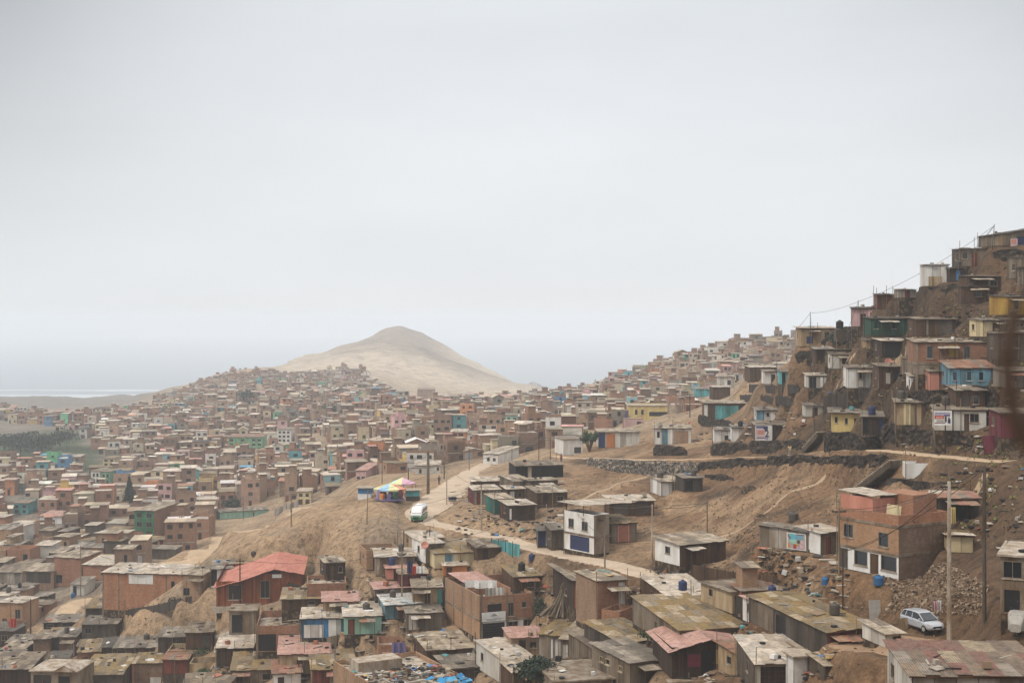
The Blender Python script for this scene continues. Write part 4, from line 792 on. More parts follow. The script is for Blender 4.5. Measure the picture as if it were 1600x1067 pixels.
# ---- centre foreground
H_('shack', 'white fronted shack with two tone roof beside the dirt road', 665, 693, 850, 880, yaw=24, dep=6, wall='plank:grey', side='paint:white', roof='light', y=212)
H_('shack', 'dull grey brick room with pale slab roof and blue tarp below the sand slope', 587, 648, 870, 900, yaw=8, dep=6, wall='conc', roof='light', y=213, ops=[('F', .02, .1, .1, .95, 's', 'conc:pale'), ('F', .8, .1, .95, .9, 'd', 'flat:dgrey')])
H_('shack', 'pink walled shack hung with laundry below the blue tarp room', 604, 652, 888, 905, yaw=10, dep=4, wall='plank:salmon', roof='rose', y=205)
H_('shack', 'dark red wall shack with white door in front of the laundry shack', 625, 668, 897, 915, yaw=10, dep=4, wall='wood:maroon', roof='tan', ops=[('F', .75, .0, .95, .8, 'd', 'wood:white')], y=203)
H_('house', 'row house with yellow wall and wide mossy roof beside the dirt road', 679, 760, 865, 888, yaw=16, dep=10, wall='paint:cream', roof='moss', y=206, ops=[('F', .2, .1, .35, .9, 's', 'plank:sky')])
H_('shack', 'low roadside room with brown roof behind the yellow walled row house', 745, 800, 856, 874, yaw=16, dep=6, wall='wood:brown', roof='brown', y=207)
H_('shack', 'small orange walled roof hut behind the brick shop', 694, 730, 884, 900, yaw=10, dep=4, wall='paint:orange', roof='light', y=204, small=True)
H_('house', 'blue house with large whitish corrugated roof', 602, 658, 945, 967, yaw=14, dep=10, wall='plank:sky', roof='white', ops=[('F', .35, .0, .5, .9, 'd', 'wood:redbrown')], y=193)
H_('shack', 'pink roofed room behind the large whitish corrugated roof', 586, 640, 920, 932, yaw=14, dep=4, wall='wood:grey', roof='rose', y=205)
H_('shack', 'shack with brown door and teal post between white roof and brick shop', 645, 690, 918, 947, yaw=6, dep=5, wall='plank:sand', roof='tan', y=200, ops=[('F', .42, .0, .6, .8, 'd', 'wood:dbrown'), ('F', .85, .0, 1, .9, 's', 'flat:tealc')])
H_('shack', 'grey and white patched hut right of the blue house', 636, 690, 958, 985, yaw=10, dep=6, wall='plank:grey', roof='grey', ops=[('F', .05, .05, .3, .9, 's', 'plank:offwhite')], y=190)
H_('house', 'shop front with bright blue frame and two white panels', 471, 537, 966, 997, yaw=6, dep=6, wall='paint:blue', roof='light', ops=[('F', .06, .03, .52, .68, 's', 'plank:white'), ('F', .64, .03, .94, .92, 's', 'plank:white')], y=199)
H_('house', 'mint green house with brown door right of the blue framed shop front', 538, 596, 963, 991, yaw=8, dep=8, wall='paint:mint', roof='light', ops=[('F', .1, .0, .28, .85, 'd', 'wood:redbrown')], y=197)
H_('shack', 'dull rooftop room with yellowish roof behind the blue framed shop front', 440, 500, 936, 952, yaw=6, dep=7, wall='wood:brown', roof='moss', y=208)
H_('brick_house', 'low brick house with white topped walls right of the big red roof', 480, 541, 912, 934, yaw=8, dep=7, wall='brick:red', roof='light', rt='p', par=.6, y=212)
H_('shack', 'shack with rosy roof and blue hatch above the mint green house', 505, 560, 940, 955, yaw=8, dep=6, wall='plank:sand', roof='rose', y=204, ops=[('F', .7, .1, .85, .6, 's', 'flat:blue')])
r, W, D, HH = H_('house', 'big orange brown wooden hall with a broad salmon red gable roof', 338, 470, 908, 947, yaw=6, dep=16, wall='wood:hall', roof='terra', rt='g', ops=[('F', .14, .25, .30, .85, 'w'), ('F', .52, .3, .63, 1.0, 'w')], prof_=[(0, -.9), (.30, .05), (.68, 1.75), (1, .95)], y=219, ov=.5, slope=.0)
hall = (r, W, D, HH)
mb = MB(); mb.box(W * .66, -.09, HH * 1.1, W * .77, -.02, HH * 1.24, .5); mb.build('sign_plate', 'flat:white', r)
mb = MB(); mb.box(W * .60, -.08, HH * 1.28, W * .76, -.01, HH * 1.4, .5); mb.build('window', 'glass', r)
mb = MB(); mb.box(-.6, -.3, -1.0, W * .5, .0, -.02, .5); mb.build('plinth', 'conc:pale', r)
H_('house', 'small white house with black door and grey roof left of the big red roof', 330, 362, 889, 918, yaw=8, dep=7, wall='paint:white', roof='grey', ops=[('F', .0, .1, .28, .95, 'd', 'flat:black')], y=232)
r, W, D, HH = H_('brick_house', 'long two storey brick house with a white upper panel under a pale slab roof', 160, 286, 894, 952, yaw=-8, dep=8, wall='brick:red', roof='light', col=True, ops=[('F', .33, .72, .63, .97, 's', 'paint:white'), ('F', .85, .62, .9, .82, 'w')], y=285)
H_('brick_house', 'brick annex with small window right of the long two storey brick house', 286, 316, 897, 938, yaw=-14, dep=6, wall='brick:pale', roof='tan', ops=[('F', .0, .2, .35, .5, 'w')], y=280, col=True)
r, W, D, HH = H_('house', 'two storey concrete frame house with a dark doorway below the red roof hall', 400, 470, 978, 1018, yaw=6, dep=11, wall='brick:red', rt='p', par=1.0, inner='conc:pale', y=196, ops=[('F', .05, .02, .45, .68, 'd', 'flat:black'), ('F', .5, .4, .95, .68, 'w', 'conc')], col=True)  # black panel painted as the dark of the doorway
rebar(r, W, D, HH, 6)
H_('house', 'tall narrow concrete stair room with black doorway left of the concrete frame house', 358, 400, 955, 990, yaw=4, dep=5, wall='conc', roof='grey', rt='s', ops=[('F', .1, .05, .5, .85, 'd', 'flat:black')], y=210)
H_('house', 'house with smooth flat pink roof at the bottom centre left', 436, 515, 1022, h=2.8, yaw=8, dep=11, wall='paint:sand', roof='rose', y=188)
H_('house', 'brick walled house with mossy roof and dark red doors at the bottom edge', 488, 556, 1046, h=2.8, yaw=10, dep=9, wall='wood:redbrown', side='brick:tan', roof='moss', y=184, ops=[('F', .4, .05, .48, .9, 's', 'conc')])
H_('shack', 'shack with bright orange tiles and a white end at the bottom edge', 427, 470, 1052, h=2.5, yaw=10, dep=6, wall='plank:white', roof='rust', y=180)
H_('shack', 'shack with a cream curved roof over dark openings left of the concrete frame house', 338, 394, 1012, h=2.7, yaw=4, dep=7, wall='wood:dbrown', roof='light', y=202, slope=.1, ops=[('F', .2, .0, .4, .8, 'd', 'wood:brown')])
H_('house', 'square house with a dark stained mossy roof below the cream curved roof', 362, 432, 1047, h=2.6, yaw=8, dep=9, wall='plank:grey', roof='moss', y=190)
H_('shack', 'brown room with wavy roof and light posts on the lower sand slope', 290, 332, 988, 1012, yaw=6, dep=6, wall='wood:brown', roof='brown', y=216, ops=[('F', .6, .1, .9, .8, 'd', 'flat:dgrey')])
H_('shack', 'dark walled room with grey roof and three pale posts on the lower sand slope', 247, 288, 995, 1022, yaw=4, dep=6, wall='plank:dgrey', roof='grey', y=222)
H_('shack', 'low shack under grey corrugated sheets at the tip of the sand slope', 178, 244, 1012, 1028, yaw=5, dep=7, wall='wood:brown', roof='grey', y=228)
H_('house', 'roofless cream walled yard in the bottom left quarter', 262, 330, 1016, 1036, yaw=4, dep=5, wall='paint:sand', rt='p', par=1.6, inner='conc', y=207)
H_('house', 'ruined cream walled room with bushes at the bottom edge', 296, 348, 1036, 1066, yaw=4, dep=4, wall='paint:sand', rt='p', par=1.8, inner='conc', y=201)
H_('shack', 'dark red sheet hut with grey lower wall at the bottom edge', 255, 293, 1030, 1075, yaw=3, dep=5, wall='conc:dark', roof='rust', y=205, ops=[('F', .0, .5, 1, .98, 's', 'plank:redbrown')])
H_('house', 'dark red brick room with white patch at the bottom edge', 206, 254, 1036, 1080, yaw=3, dep=6, wall='brick:dark', roof='moss', y=212, ops=[('F', .6, .1, .95, .5, 's', 'paint:offwhite'), ('F', .0, .0, .08, 1, 's', 'paint:salmon')])
H_('house', 'house with yellowish mossy roof, pale parapet and blue barrel at the bottom left', 124, 190, 1054, 1090, yaw=4, dep=11, wall='conc:dark', roof='moss', y=222, ops=[('F', .0, .0, 1, .6, 's', 'flat:black')])
r, W, D, HH = H_('house', 'grey concrete house with a small gabled porch roof at the bottom left edge', 48, 120, 1048, 1095, yaw=-4, dep=7, wall='conc', roof='tan', rt='s', y=232, ops=[('F', .05, .2, .45, .9, 'w'), ('F', .6, .05, .85, .85, 'd', 'flat:black')])
mb = MB(); mb.face([(W * .5, -.7, HH + .1), (W * .76, -.7, HH + 1.1), (W * .76, 3, HH + 1.1), (W * .5, 3, HH + .1)], .5); mb.face([(W * .76, -.7, HH + 1.1), (W + .3, -.7, HH + .1), (W + .3, 3, HH + .1), (W * .76, 3, HH + 1.1)], .5); mb.face([(W * .5, -.6, HH + .1), (W + .3, -.6, HH + .1), (W * .76, -.6, HH + 1.05)], .5); mb.build('porch_gable', 'conc:pale', r)
H_('house', 'dark roofed house at the extreme bottom left corner', -40, 46, 1046, 1090, yaw=4, dep=9, wall='wood:dbrown', roof='brown', y=236)
H_('shack', 'hut with yellow mossy overhanging roof below the long two storey brick house', 134, 185, 950, 966, yaw=6, dep=8, wall='plank:dgrey', roof='moss', y=262, ops=[('F', .5, .0, .75, .9, 's', 'plank:lgrey')])
H_('shack', 'low dark roofed shelter beside the village path', 68, 128, 972, 986, yaw=4, dep=6, wall='plank:black', roof='grey', y=262)
H_('shack', 'dark walled room with flat dull roof right of the village path shelter', 128, 182, 975, 1000, yaw=3, dep=6, wall='conc:dark', roof='grey', y=250)
H_('house', 'brick room with brown front in the bottom left', 52, 78, 998, 1035, yaw=3, dep=6, wall='brick:dark', roof='brown', y=248)
H_('house', 'brick room with pale patched wall beside a dark doorway in the bottom left', 84, 118, 995, 1032, yaw=3, dep=6, wall='brick:dark', roof='grey', y=246, ops=[('F', .0, .2, .25, .95, 'd', 'flat:black'), ('F', .6, .2, .95, .7, 's', 'conc:pale')])
H_('brick_house', 'tall brick house with dark glazed front corner at left', 85, 127, 870, 915, yaw=-16, dep=8, wall='brick:red', roof='tan', y=330, ops=[('F', .05, .1, .3, .4, 'w')])
H_('house', 'house with blackish upper bay left of the tall brick house', 36, 84, 892, 922, yaw=-4, dep=8, wall='brick:dark', roof='tan', y=318, ops=[('F', .1, .4, .9, .95, 's', 'plank:dgrey')])
H_('brick_house', 'brick house with broad pale roof behind the long two storey brick house', 130, 176, 882, 905, yaw=-6, dep=10, wall='brick:red', roof='light', y=325, ops=[('F', .6, .3, .75, .7, 'w')])
H_('house', 'low house with white cloth wall at the left edge', -10, 34, 894, 912, yaw=0, dep=8, wall='plank:lgrey', roof='brown', y=330)
# ---- valley landmarks
H_('house', 'bright green three storey house in the valley', 210, 241, 797, 841, yaw=-14, dep=14, wall='paint:green', side='brick:red', roof='tan', y=400, ops=[('F', .1, .75, .38, .92, 'w'), ('F', .6, .75, .88, .92, 'w'), ('F', .1, .42, .38, .6, 'w'), ('F', .6, .42, .88, .6, 'w'), ('F', .1, .03, .4, .28, 'd'), ('F', .6, .03, .9, .28, 'd')])
H_('house', 'long mint green three storey block with orange doors', 357, 411, 683, 705, yaw=2, dep=12, wall='paint:lgreen', roof='rust', y=735, ops=[(('F'), .04 + .16 * k, .08 + .31 * j, .14 + .16 * k, .25 + .31 * j, 'w') for k in range(6) for j in range(3) if k not in (1, 3)] + [('F', .2, .05, .28, .6, 's', 'paint:orange'), ('F', .5, .05, .58, .6, 's', 'paint:orange')])
H_('house', 'white two storey house beside the pale green one in the left valley', 142, 156, 736, 758, yaw=-6, dep=9, wall='paint:white', roof='grey', rt='s', y=528, ops=[('F', .2, .6, .45, .85, 'w'), ('F', .6, .6, .85, .85, 'w'), ('F', .2, .2, .45, .45, 'w'), ('F', .6, .2, .85, .45, 'w')])
H_('house', 'pale green two storey house beside the white one in the left valley', 157, 172, 737, 760, yaw=-6, dep=9, wall='paint:lgreen', roof='grey', rt='s', y=525, ops=[('F', .2, .6, .45, .85, 'w'), ('F', .6, .6, .85, .85, 'w'), ('F', .2, .2, .45, .45, 'w'), ('F', .6, .2, .85, .45, 'w')])
H_('house', 'cream two storey house with four windows above the white and green pair', 161, 179, 716, 729, yaw=-3, dep=9, wall='paint:cream', roof='grey', rt='s', y=600, ops=[('F', .1, .6, .4, .85, 'w'), ('F', .6, .6, .9, .85, 'w'), ('F', .1, .15, .4, .4, 'w'), ('F', .6, .15, .9, .4, 'w')])
H_('house', 'bright turquoise framed two storey house at the left edge of the valley', 21, 44, 786, 803, yaw=0, dep=9, wall='paint:turq', roof='grey', rt='s', y=455, ops=[('F', .1, .55, .35, .85, 'w'), ('F', .6, .55, .85, .85, 'w'), ('F', .1, .1, .35, .4, 'w'), ('F', .6, .1, .85, .4, 'w')])
H_('house', 'white three storey house right of the long mint green block', 433, 455, 671, 692, yaw=-4, dep=9, wall='paint:white', roof='grey', rt='s', y=700, ops=[('F', .1 + .3 * k, .1 + .3 * j, .28 + .3 * k, .28 + .3 * j, 'w') for k in range(3) for j in range(3)])
H_('house', 'orange two storey house beside a white one in the middle of the town', 704, 729, 675, 689, yaw=-2, dep=9, wall='paint:orange', roof='light', y=560, ops=[('F', .1, .55, .4, .85, 'w'), ('F', .5, .55, .8, .85, 'w'), ('F', .1, .1, .3, .4, 'w')])
H_('house', 'white two storey house right of the orange one in the middle of the town', 730, 745, 678, 690, yaw=-2, dep=9, wall='paint:white', roof='grey', rt='s', y=558, ops=[('F', .3, .3, .6, .7, 'w')])
H_('brick_house', 'big bare brick block standing above the town at the foot of the bare hill', 652, 680, 608, 628, yaw=3, dep=14, wall='brick:pale', roof='tan', rt='s', y=1040, ops=[('F', .2, .8, .26, .88, 'w'), ('F', .7, .8, .76, .88, 'w')])
H_('house', 'pale turquoise two storey house in the right of the town', 791, 809, 649, 665, yaw=2, dep=9, wall='paint:mint', roof='grey', rt='s', y=620, ops=[('F', .1, .5, .35, .8, 'w'), ('F', .6, .5, .85, .8, 'w'), ('F', .1, .1, .35, .35, 'w')])
H_('house', 'white walled building with tan side facing the open ground above the road', 755, 778, 709, 725, yaw=-20, dep=16, wall='paint:white', roof='light', y=440, ops=[('F', .25, .3, .45, .65, 'w'), ('F', .65, .3, .85, .65, 'w')])
H_('house', 'long white single storey building on the open ground behind the fair tents', 649, 688, 727, 741, yaw=3, dep=8, wall='paint:offwhite', roof='light', y=375, ops=[('F', .15, .1, .25, .6, 'w'), ('F', .85, .4, .95, .8, 'w')])
H_('house', 'two grey storeys house with pink upper wall beside the fair ground', 556, 572, 735, 750, yaw=-8, dep=14, wall='paint:pink', roof='rose', y=365, ops=[('F', .1, .1, .4, .4, 'w'), ('F', .55, .1, .9, .4, 'w')])
H_('house', 'long low pale turquoise wall house beside the dirt track', 344, 420, 800, 811, yaw=24, dep=5, wall='paint:mint', roof='grey', y=415, y0=300)
H_('house', 'yellow green two storey house with brick columns where the dirt track starts', 464, 486, 768, 788, yaw=4, dep=8, wall='paint:cream', roof='tan', rt='s', y=395, ops=[('F', .15, .6, .4, .85, 'w'), ('F', .6, .6, .85, .85, 'w'), ('F', .1, .0, .4, .4, 'd'), ('F', .6, .0, .9, .4, 'd')])
H_('house', 'small white house at the left with pink red roof', 62, 97, 806, 818, yaw=-3, dep=9, wall='paint:white', roof='rose', y=430, side='brick:red')
# ------------------------------------------------------------------ the rest of the town
def inpoly(u, v, P):
    r = False; n = len(P)
    for i in range(n):
        (x0, y0), (x1, y1) = P[i], P[(i + 1) % n]
        if (y0 > v) != (y1 > v) and u < (x1 - x0) * (v - y0) / (y1 - y0) + x0: r = not r
    return r
ROADS = []
def road_pts(pts, wd, y0=80):
    P = [gp(u, v, y0) for u, v in pts]
    for a, b in zip(P, P[1:]):
        n = max(1, int((b - a).length / 2))
        for i in range(n + 1): q = a.lerp(b, i / n); ROADS.append((q.x, q.y, wd))
road_pts([(760, 724), (735, 738), (712, 757), (690, 775), (664, 797), (652, 808), (672, 818), (730, 828), (790, 843), (850, 856), (905, 869), (960, 884), (1010, 893), (1060, 903), (1100, 912)], 4.5)
road_pts([(250, 905), (285, 880), (312, 858), (345, 838), (385, 826), (425, 811), (462, 797), (500, 785)], 4.5)
road_pts([(60, 1000), (85, 975), (110, 950), (135, 930), (155, 922)], 3.5)
def free(x, y, yaw, W, D, pad=.3):
    cx = x + W / 2 * math.cos(yaw) - D / 2 * math.sin(yaw); cy = y + W / 2 * math.sin(yaw) + D / 2 * math.cos(yaw)
    r = (W + D) / 4 + pad
    for (ax, ay, yw, w2, d2, z) in PLACED:
        if abs(ay - y) > 30: continue
        c, s = math.cos(yw), math.sin(yw); gx, gy = cx - ax, cy - ay; lx = gx * c + gy * s; ly = -gx * s + gy * c
        dx = max(-lx, lx - w2, 0); dy = max(-ly, ly - d2, 0)
        if math.hypot(dx, dy) < r * .86: return False
    return not any((cx - a) ** 2 + (cy - b) ** 2 < (r * .7 + w) ** 2 for a, b, w in ROADS)
usedl = {}
SCR += [(190, 950, 335, 1004, 300, 0), (192, 742, 214, 790, 480, 0), (1050, 1010, 1152, 1066, 125, 0), (1080, 1014, 1150, 1064, 125, 0), (638, 786, 674, 816, 236, 0), (555, 740, 716, 786, 252, 0), (570, 800, 650, 850, 236, 0), (330, 800, 345, 812, 400, 0)]
def where(u, v):
    """name a place by the nearest distinctive neighbours"""
    best = sorted(KEYS, key=lambda k: (k[0] - u) ** 2 + ((k[1] - v) * 1.6) ** 2)[:5]
    for k in best:
        du, dv = u - k[0], v - k[1]; d = math.hypot(du, dv * 1.6)
        side = ('right of' if du > 0 else 'left of') if abs(du) > abs(dv) * 1.6 else ('below' if dv > 0 else 'above')
        dist = '' if d < 22 else 'just ' if d < 38 else 'a little ' if d < 60 else 'some way ' if d < 100 else 'well ' if d < 160 else 'far '
        yield f'{dist}{side} {k[2]}'
KEYS = [(226, 820, 'the bright green three storey house'), (384, 692, 'the long mint green block'), (150, 748, 'the white and green pair of houses'), (32, 795, 'the turquoise framed house'),
        (444, 680, 'the white three storey house'), (722, 682, 'the orange and white pair of houses'), (618, 762, 'the fair tents'), (800, 657, 'the pale turquoise two storey house'), (1010, 645, 'the bright yellow house'),
        (402, 900, 'the big red roof'), (240, 915, 'the long two storey brick house'), (668, 733, 'the long white building'), (475, 778, 'the yellow green columned house'), (80, 812, 'the small pink roofed house'),
        (790, 965, 'the brick shop with white sign'), (380, 806, 'the long turquoise wall'), (202, 770, 'the dark conifer'), (920, 690, 'the grey green tree'), (666, 618, 'the big bare brick block'),
        (500, 982, 'the blue framed shop front'), (1100, 1035, 'the pink gable roof'), (650, 1030, 'the large cluttered terrace'), (1330, 1000, 'the long mossy shed'), (766, 718, 'the white walled building'), (310, 755, 'the middle of the brick quarter'),
        (30, 960, 'the village path'), (630, 953, 'the whitish corrugated roof'), (475, 1010, 'the flat pink roof'), (912, 830, 'the white two storey house on the road'), (1340, 660, 'the pale yellow house')]
def autolabel(desc, u, v):
    ordn = ['', 'another ', 'third ', 'fourth ']
    for wv in where(u, v):
        l = f'{desc} {wv}'
        if len(l.split()) <= 16 and l not in usedl: usedl[l] = 1; return l
    for wv in where(u, v):
        for extra in ('leftward ', 'rightmost ', 'lower ', 'upper '):
            l = f'{extra}{desc} {wv}'
            if len(l.split()) <= 16 and l not in usedl: usedl[l] = 1; return l
    return l
infill_on[0] = 1
# infill of the near quarters with small built-up shacks
r2 = random.Random(5)
def infill(poly, n, yaw0, hr=(2.2, 3.0), walls=None, roofs=None, p2=.15, y0=80):
    us = [p[0] for p in poly]; vs = [p[1] for p in poly]; done = 0
    for _ in range(n * 60):
        if done >= n: break
        u = r2.uniform(min(us), max(us)); v = r2.uniform(min(vs), max(vs))
        if not inpoly(u, v, poly): continue
        y = hit(u, v, y0); W = r2.uniform(2.8, 5.8); D = r2.uniform(3.5, 7.5); yw = yaw0 + r2.uniform(-9, 9); x = X(u, y)
        if not free(x, y, R(yw), W, D): continue
        hh = r2.uniform(*hr) + (2.5 if r2.random() < p2 else 0)
        up = r2.random() < .22 and W > 3.4
        a0, a1, b0, b1 = u - 2, u + W * F / y + 2, v - (hh + 2.6 * up) * F / y - 5, v; bad = False
        for (q0, w0, q1, w1, qy, isin) in SCR:
            if isin or qy < y: continue
            ov_ = max(0, min(a1, q1) - max(a0, q0)) * max(0, min(b1, w1) - max(b0, w0))
            if ov_ > (.07 if q1 - q0 > 40 or isin else .08) * (q1 - q0) * max(w1 - w0, 1): bad = True; break
        if bad: continue
        wl, wn = r2.choice(walls); rf = r2.choice(roofs)
        if wl.startswith('brick'): nm = 'brick_house'
        else: nm = 'house' if wl.startswith(('paint', 'conc')) else 'shack'
        rt = 'p' if nm == 'brick_house' and r2.random() < .4 else 'f'
        ops = []
        a = r2.uniform(.08, .25); ops.append(('F', a, 0, min(a + .9 / W, .45), min(.86, 2.0 / hh), 'd', r2.choice(['wood:brown', 'wood:dbrown', 'flat:dgrey', 'wood:redbrown', 'flat:black', 'wood:offwhite'])))
        if r2.random() < .75: b = r2.uniform(.5, .7); ops.append(('F', b, .4, b + .22, .76, 'w'))
        if r2.random() < .3: ops.append(('L', .3, .4, .5, .75, 'w'))
        rn = {'tan': 'tan roof', 'light': 'pale roof', 'moss': 'mossy roof', 'grey': 'grey roof', 'brown': 'brown roof', 'rust': 'rusty roof', 'dark': 'dark roof', 'rose': 'pink roof', 'white': 'white roof'}[rf] if rt == 'f' else 'open parapet roof'
        un = u + W / 2 * F / y
        lb = autolabel(f'{wn} {"hut" if W < 4.6 else "house"} with {rn}', un, v)
        r, w_, d_, h_ = house(nm, lb, u, u + W * F / y, VH + (v - VH) - hh * F / y, v, yaw=yw, dep=D, wall=wl, roof=rf, rt=rt, ops=ops, small=True, slope=r2.uniform(-.03, .07), ov=r2.uniform(.12, .4), y=y, grp=None)
        if rt == 'p' and r2.random() < .6: rebar(r, w_, d_, h_, 4)
        if up and rt == 'f':     # an unfinished upper room over part of the roof
            mb = MB(); w2 = w_ * r2.uniform(.4, .7); q0 = r2.uniform(0, w_ - w2); q1 = r2.uniform(.2, 1.2); mb.box(q0, q1, h_ + .05, q0 + w2, d_ - .2, h_ + r2.uniform(1.7, 2.4), .5); mb.build('upper_room', r2.choice(['brick:red', 'brick:tan', 'plank:grey', 'wood:brown', 'plank:sand']), r)
            z_ = max(p[2] for p in mb.v); mb = MB(); sheets(mb, q0 - .2, q0 + w2 + .2, q1 - .3, d_, lambda x, yy: z_ + .02 + .03 * yy); mb.build('upper_roof', 'roof:' + r2.choice(['tan', 'light', 'rust', 'grey']), r)
        done += 1
NW = [('plank:grey', 'grey plank'), ('wood:brown', 'brown board'), ('plank:brown', 'brown plank'), ('brick:red', 'red brick'), ('brick:tan', 'tan brick'), ('brick:pale', 'pale brick'), ('conc:', 'grey plastered'), ('conc:dark', 'dark plastered'),
      ('plank:offwhite', 'off white plank'), ('wood:dbrown', 'dark board'), ('plank:lgrey', 'light grey plank'), ('paint:sand', 'sand coloured'), ('plank:sand', 'tan panel'), ('plank:dgrey', 'charcoal plank'), ('brick:red', 'red brick'), ('brick:tan', 'tan brick'), ('paint:cream', 'cream'), ('wood:redbrown', 'red brown board'), ('paint:white', 'white')]
NR = ['tan', 'light', 'moss', 'grey', 'brown', 'tan', 'light', 'light', 'rust', 'light', 'rose', 'tan']
infill([(500, 905), (600, 880), (665, 850), (760, 862), (860, 885), (1000, 915), (1120, 930), (1175, 960), (1230, 1010), (1290, 1075), (1290, 1090), (330, 1090), (330, 1030), (420, 960)], 105, 14, walls=NW, roofs=NR)
infill([(-30, 1000), (120, 1000), (185, 1012), (240, 1012), (340, 1010), (345, 1095), (-30, 1095)], 48, 3, walls=[('brick:dark', 'dark brick'), ('brick:dark', 'brown brick'), ('wood:dbrown', 'dark board'), ('brick:red', 'red brick'), ('wood:brown', 'brown board'), ('brick:tan', 'tan brick')], roofs=['moss', 'grey', 'brown', 'dark', 'tan'])
infill([(-30, 842), (190, 838), (235, 850), (270, 862), (180, 900), (150, 915), (110, 940), (70, 980), (-30, 1000)], 62, -6, walls=[('brick:dark', 'dark brick'), ('brick:red', 'red brick'), ('brick:tan', 'tan brick'), ('conc:dark', 'dark plastered'), ('plank:grey', 'grey plank'), ('paint:offwhite', 'off white')], roofs=['moss', 'grey', 'brown', 'tan', 'light'], p2=.4)
infill([(1100, 585), (1165, 570), (1240, 600), (1262, 640), (1180, 630), (1110, 640)], 9, -3, walls=[('plank:grey', 'grey plank'), ('plank:sand', 'tan panel'), ('plank:offwhite', 'off white plank'), ('wood:brown', 'brown board')], roofs=['tan', 'grey', 'light'])
infill([(700, 790), (740, 765), (860, 760), (850, 800), (780, 812), (740, 800)], 4, 12, walls=[('plank:grey', 'grey plank'), ('wood:brown', 'brown board')], roofs=['tan', 'light'])
infill([(1270, 560), (1420, 545), (1430, 600), (1300, 612)], 5, -5, walls=[('plank:grey', 'grey plank'), ('plank:sand', 'tan panel'), ('wood:brown', 'brown board')], roofs=['grey', 'brown', 'tan'])

infill([(1290, 610), (1440, 600), (1600, 560), (1600, 640), (1400, 655), (1290, 640)], 7, -6, walls=[('plank:grey', 'grey plank'), ('wood:brown', 'brown board'), ('plank:dgrey', 'charcoal plank'), ('plank:offwhite', 'off white plank')], roofs=['grey', 'brown', 'tan'])
infill([(1440, 470), (1600, 430), (1600, 510), (1480, 505)], 4, -4, walls=[('plank:grey', 'grey plank'), ('wood:brown', 'brown board')], roofs=['grey', 'dark'])
# town cells in the valley and on the far slopes
TOWN = [(-40, 640), (130, 650), (200, 641), (250, 626), (300, 606), (345, 589), (390, 581), (430, 588), (470, 590), (505, 580), (530, 574), (552, 577), (568, 586), (584, 598), (600, 610), (640, 627), (700, 634), (800, 630), (880, 624), (920, 610), (1000, 580),
        (1050, 563), (1100, 547), (1160, 536), (1250, 534), (1250, 545), (1240, 570), (1180, 588), (1110, 600), (1085, 640), (1000, 668), (900, 676), (872, 700), (800, 722), (752, 716), (700, 728), (640, 738), (560, 745), (505, 778), (440, 795), (300, 850), (190, 890), (-40, 900)]
HOLES = [[(-40, 660), (60, 664), (125, 688), (142, 708), (118, 730), (-40, 732)], [(498, 716), (545, 699), (566, 702), (560, 718)], [(392, 600), (405, 600), (400, 640), (385, 650)], [(330, 640), (352, 650), (345, 672), (316, 655)],
         [(560, 660), (585, 640), (592, 645), (562, 690)], [(1040, 590), (1090, 560), (1095, 566), (1050, 600)], [(135, 684), (148, 690), (130, 706), (122, 702)]]
def town():
    r3 = random.Random(21); cells = []
    ca, sa = math.cos(R(11)), math.sin(R(11))
    for i in range(-125, 165):
        for j in range(0, 190):
            if (i + int(3 * math.sin(j / 9))) % 15 == 0 or j % 10 == 0: continue
            a = i * 6.3 + r3.uniform(-.8, .8); b = 300 + j * 7.6 + r3.uniform(-1.2, 1.2)
            x = a * ca - (b - 600) * sa; y = 600 + a * sa + (b - 600) * ca
            if y < 285 or y > 1560: continue
            u = 800 + F * x / y
            if not -45 < u < 1290: continue
            z = ground(x, y); v = VH - z / y * F
            if not inpoly(u, v, TOWN) or any(inpoly(u, v, h) for h in HOLES): continue
            if y < 330 and u > 180: continue
            k = float(vnoise(x / 60 + 3, y / 60)); lim = .06 + max(0, (y - 1000) / 1400) + (.25 if u < 130 and v < 690 else 0)
            if r3.random() < lim + (.25 if k > .78 else 0): continue
            if v < 592 and u > 500 and u < 620 and r3.random() < .45: continue
            W = r3.uniform(3.7, 6.2) * (1.25 if r3.random() < .12 else 1); D = r3.uniform(4.6, 7.4)
            fl = r3.choices([1, 2, 3], [.5, .40, .10])[0] if y < 900 and u < 960 else r3.choices([1, 2], [.86, .14])[0]
            if v > 700 and u < 600 and fl == 1 and r3.random() < .3: fl = 2
            if y < 500 and not free(x, y, R(11), W, D): continue
            cells.append((y, x, z, u, v, W, D, fl))
    keep = []
    for c in cells:
        y, x, z, u, v, W, D, fl = c; h = fl * 2.65 + .5; a0, a1, b0, b1 = u - 2, u + W * F / y + 2, v - h * F / y - 1, v; bad = False
        for (q0, w0, q1, w1, qy, isin) in SCR:
            if isin or qy < y - 12 or qy < 340 or w1 - w0 < 2: continue
            if max(0, min(a1, q1) - max(a0, q0)) * max(0, min(b1, w1 - 1) - max(b0, w0)) > .10 * (q1 - q0) * (w1 - w0): bad = True; break
        if not bad: keep.append(c)
    cells = keep; cells.sort(); return cells
cells = town()
r4 = random.Random(9)
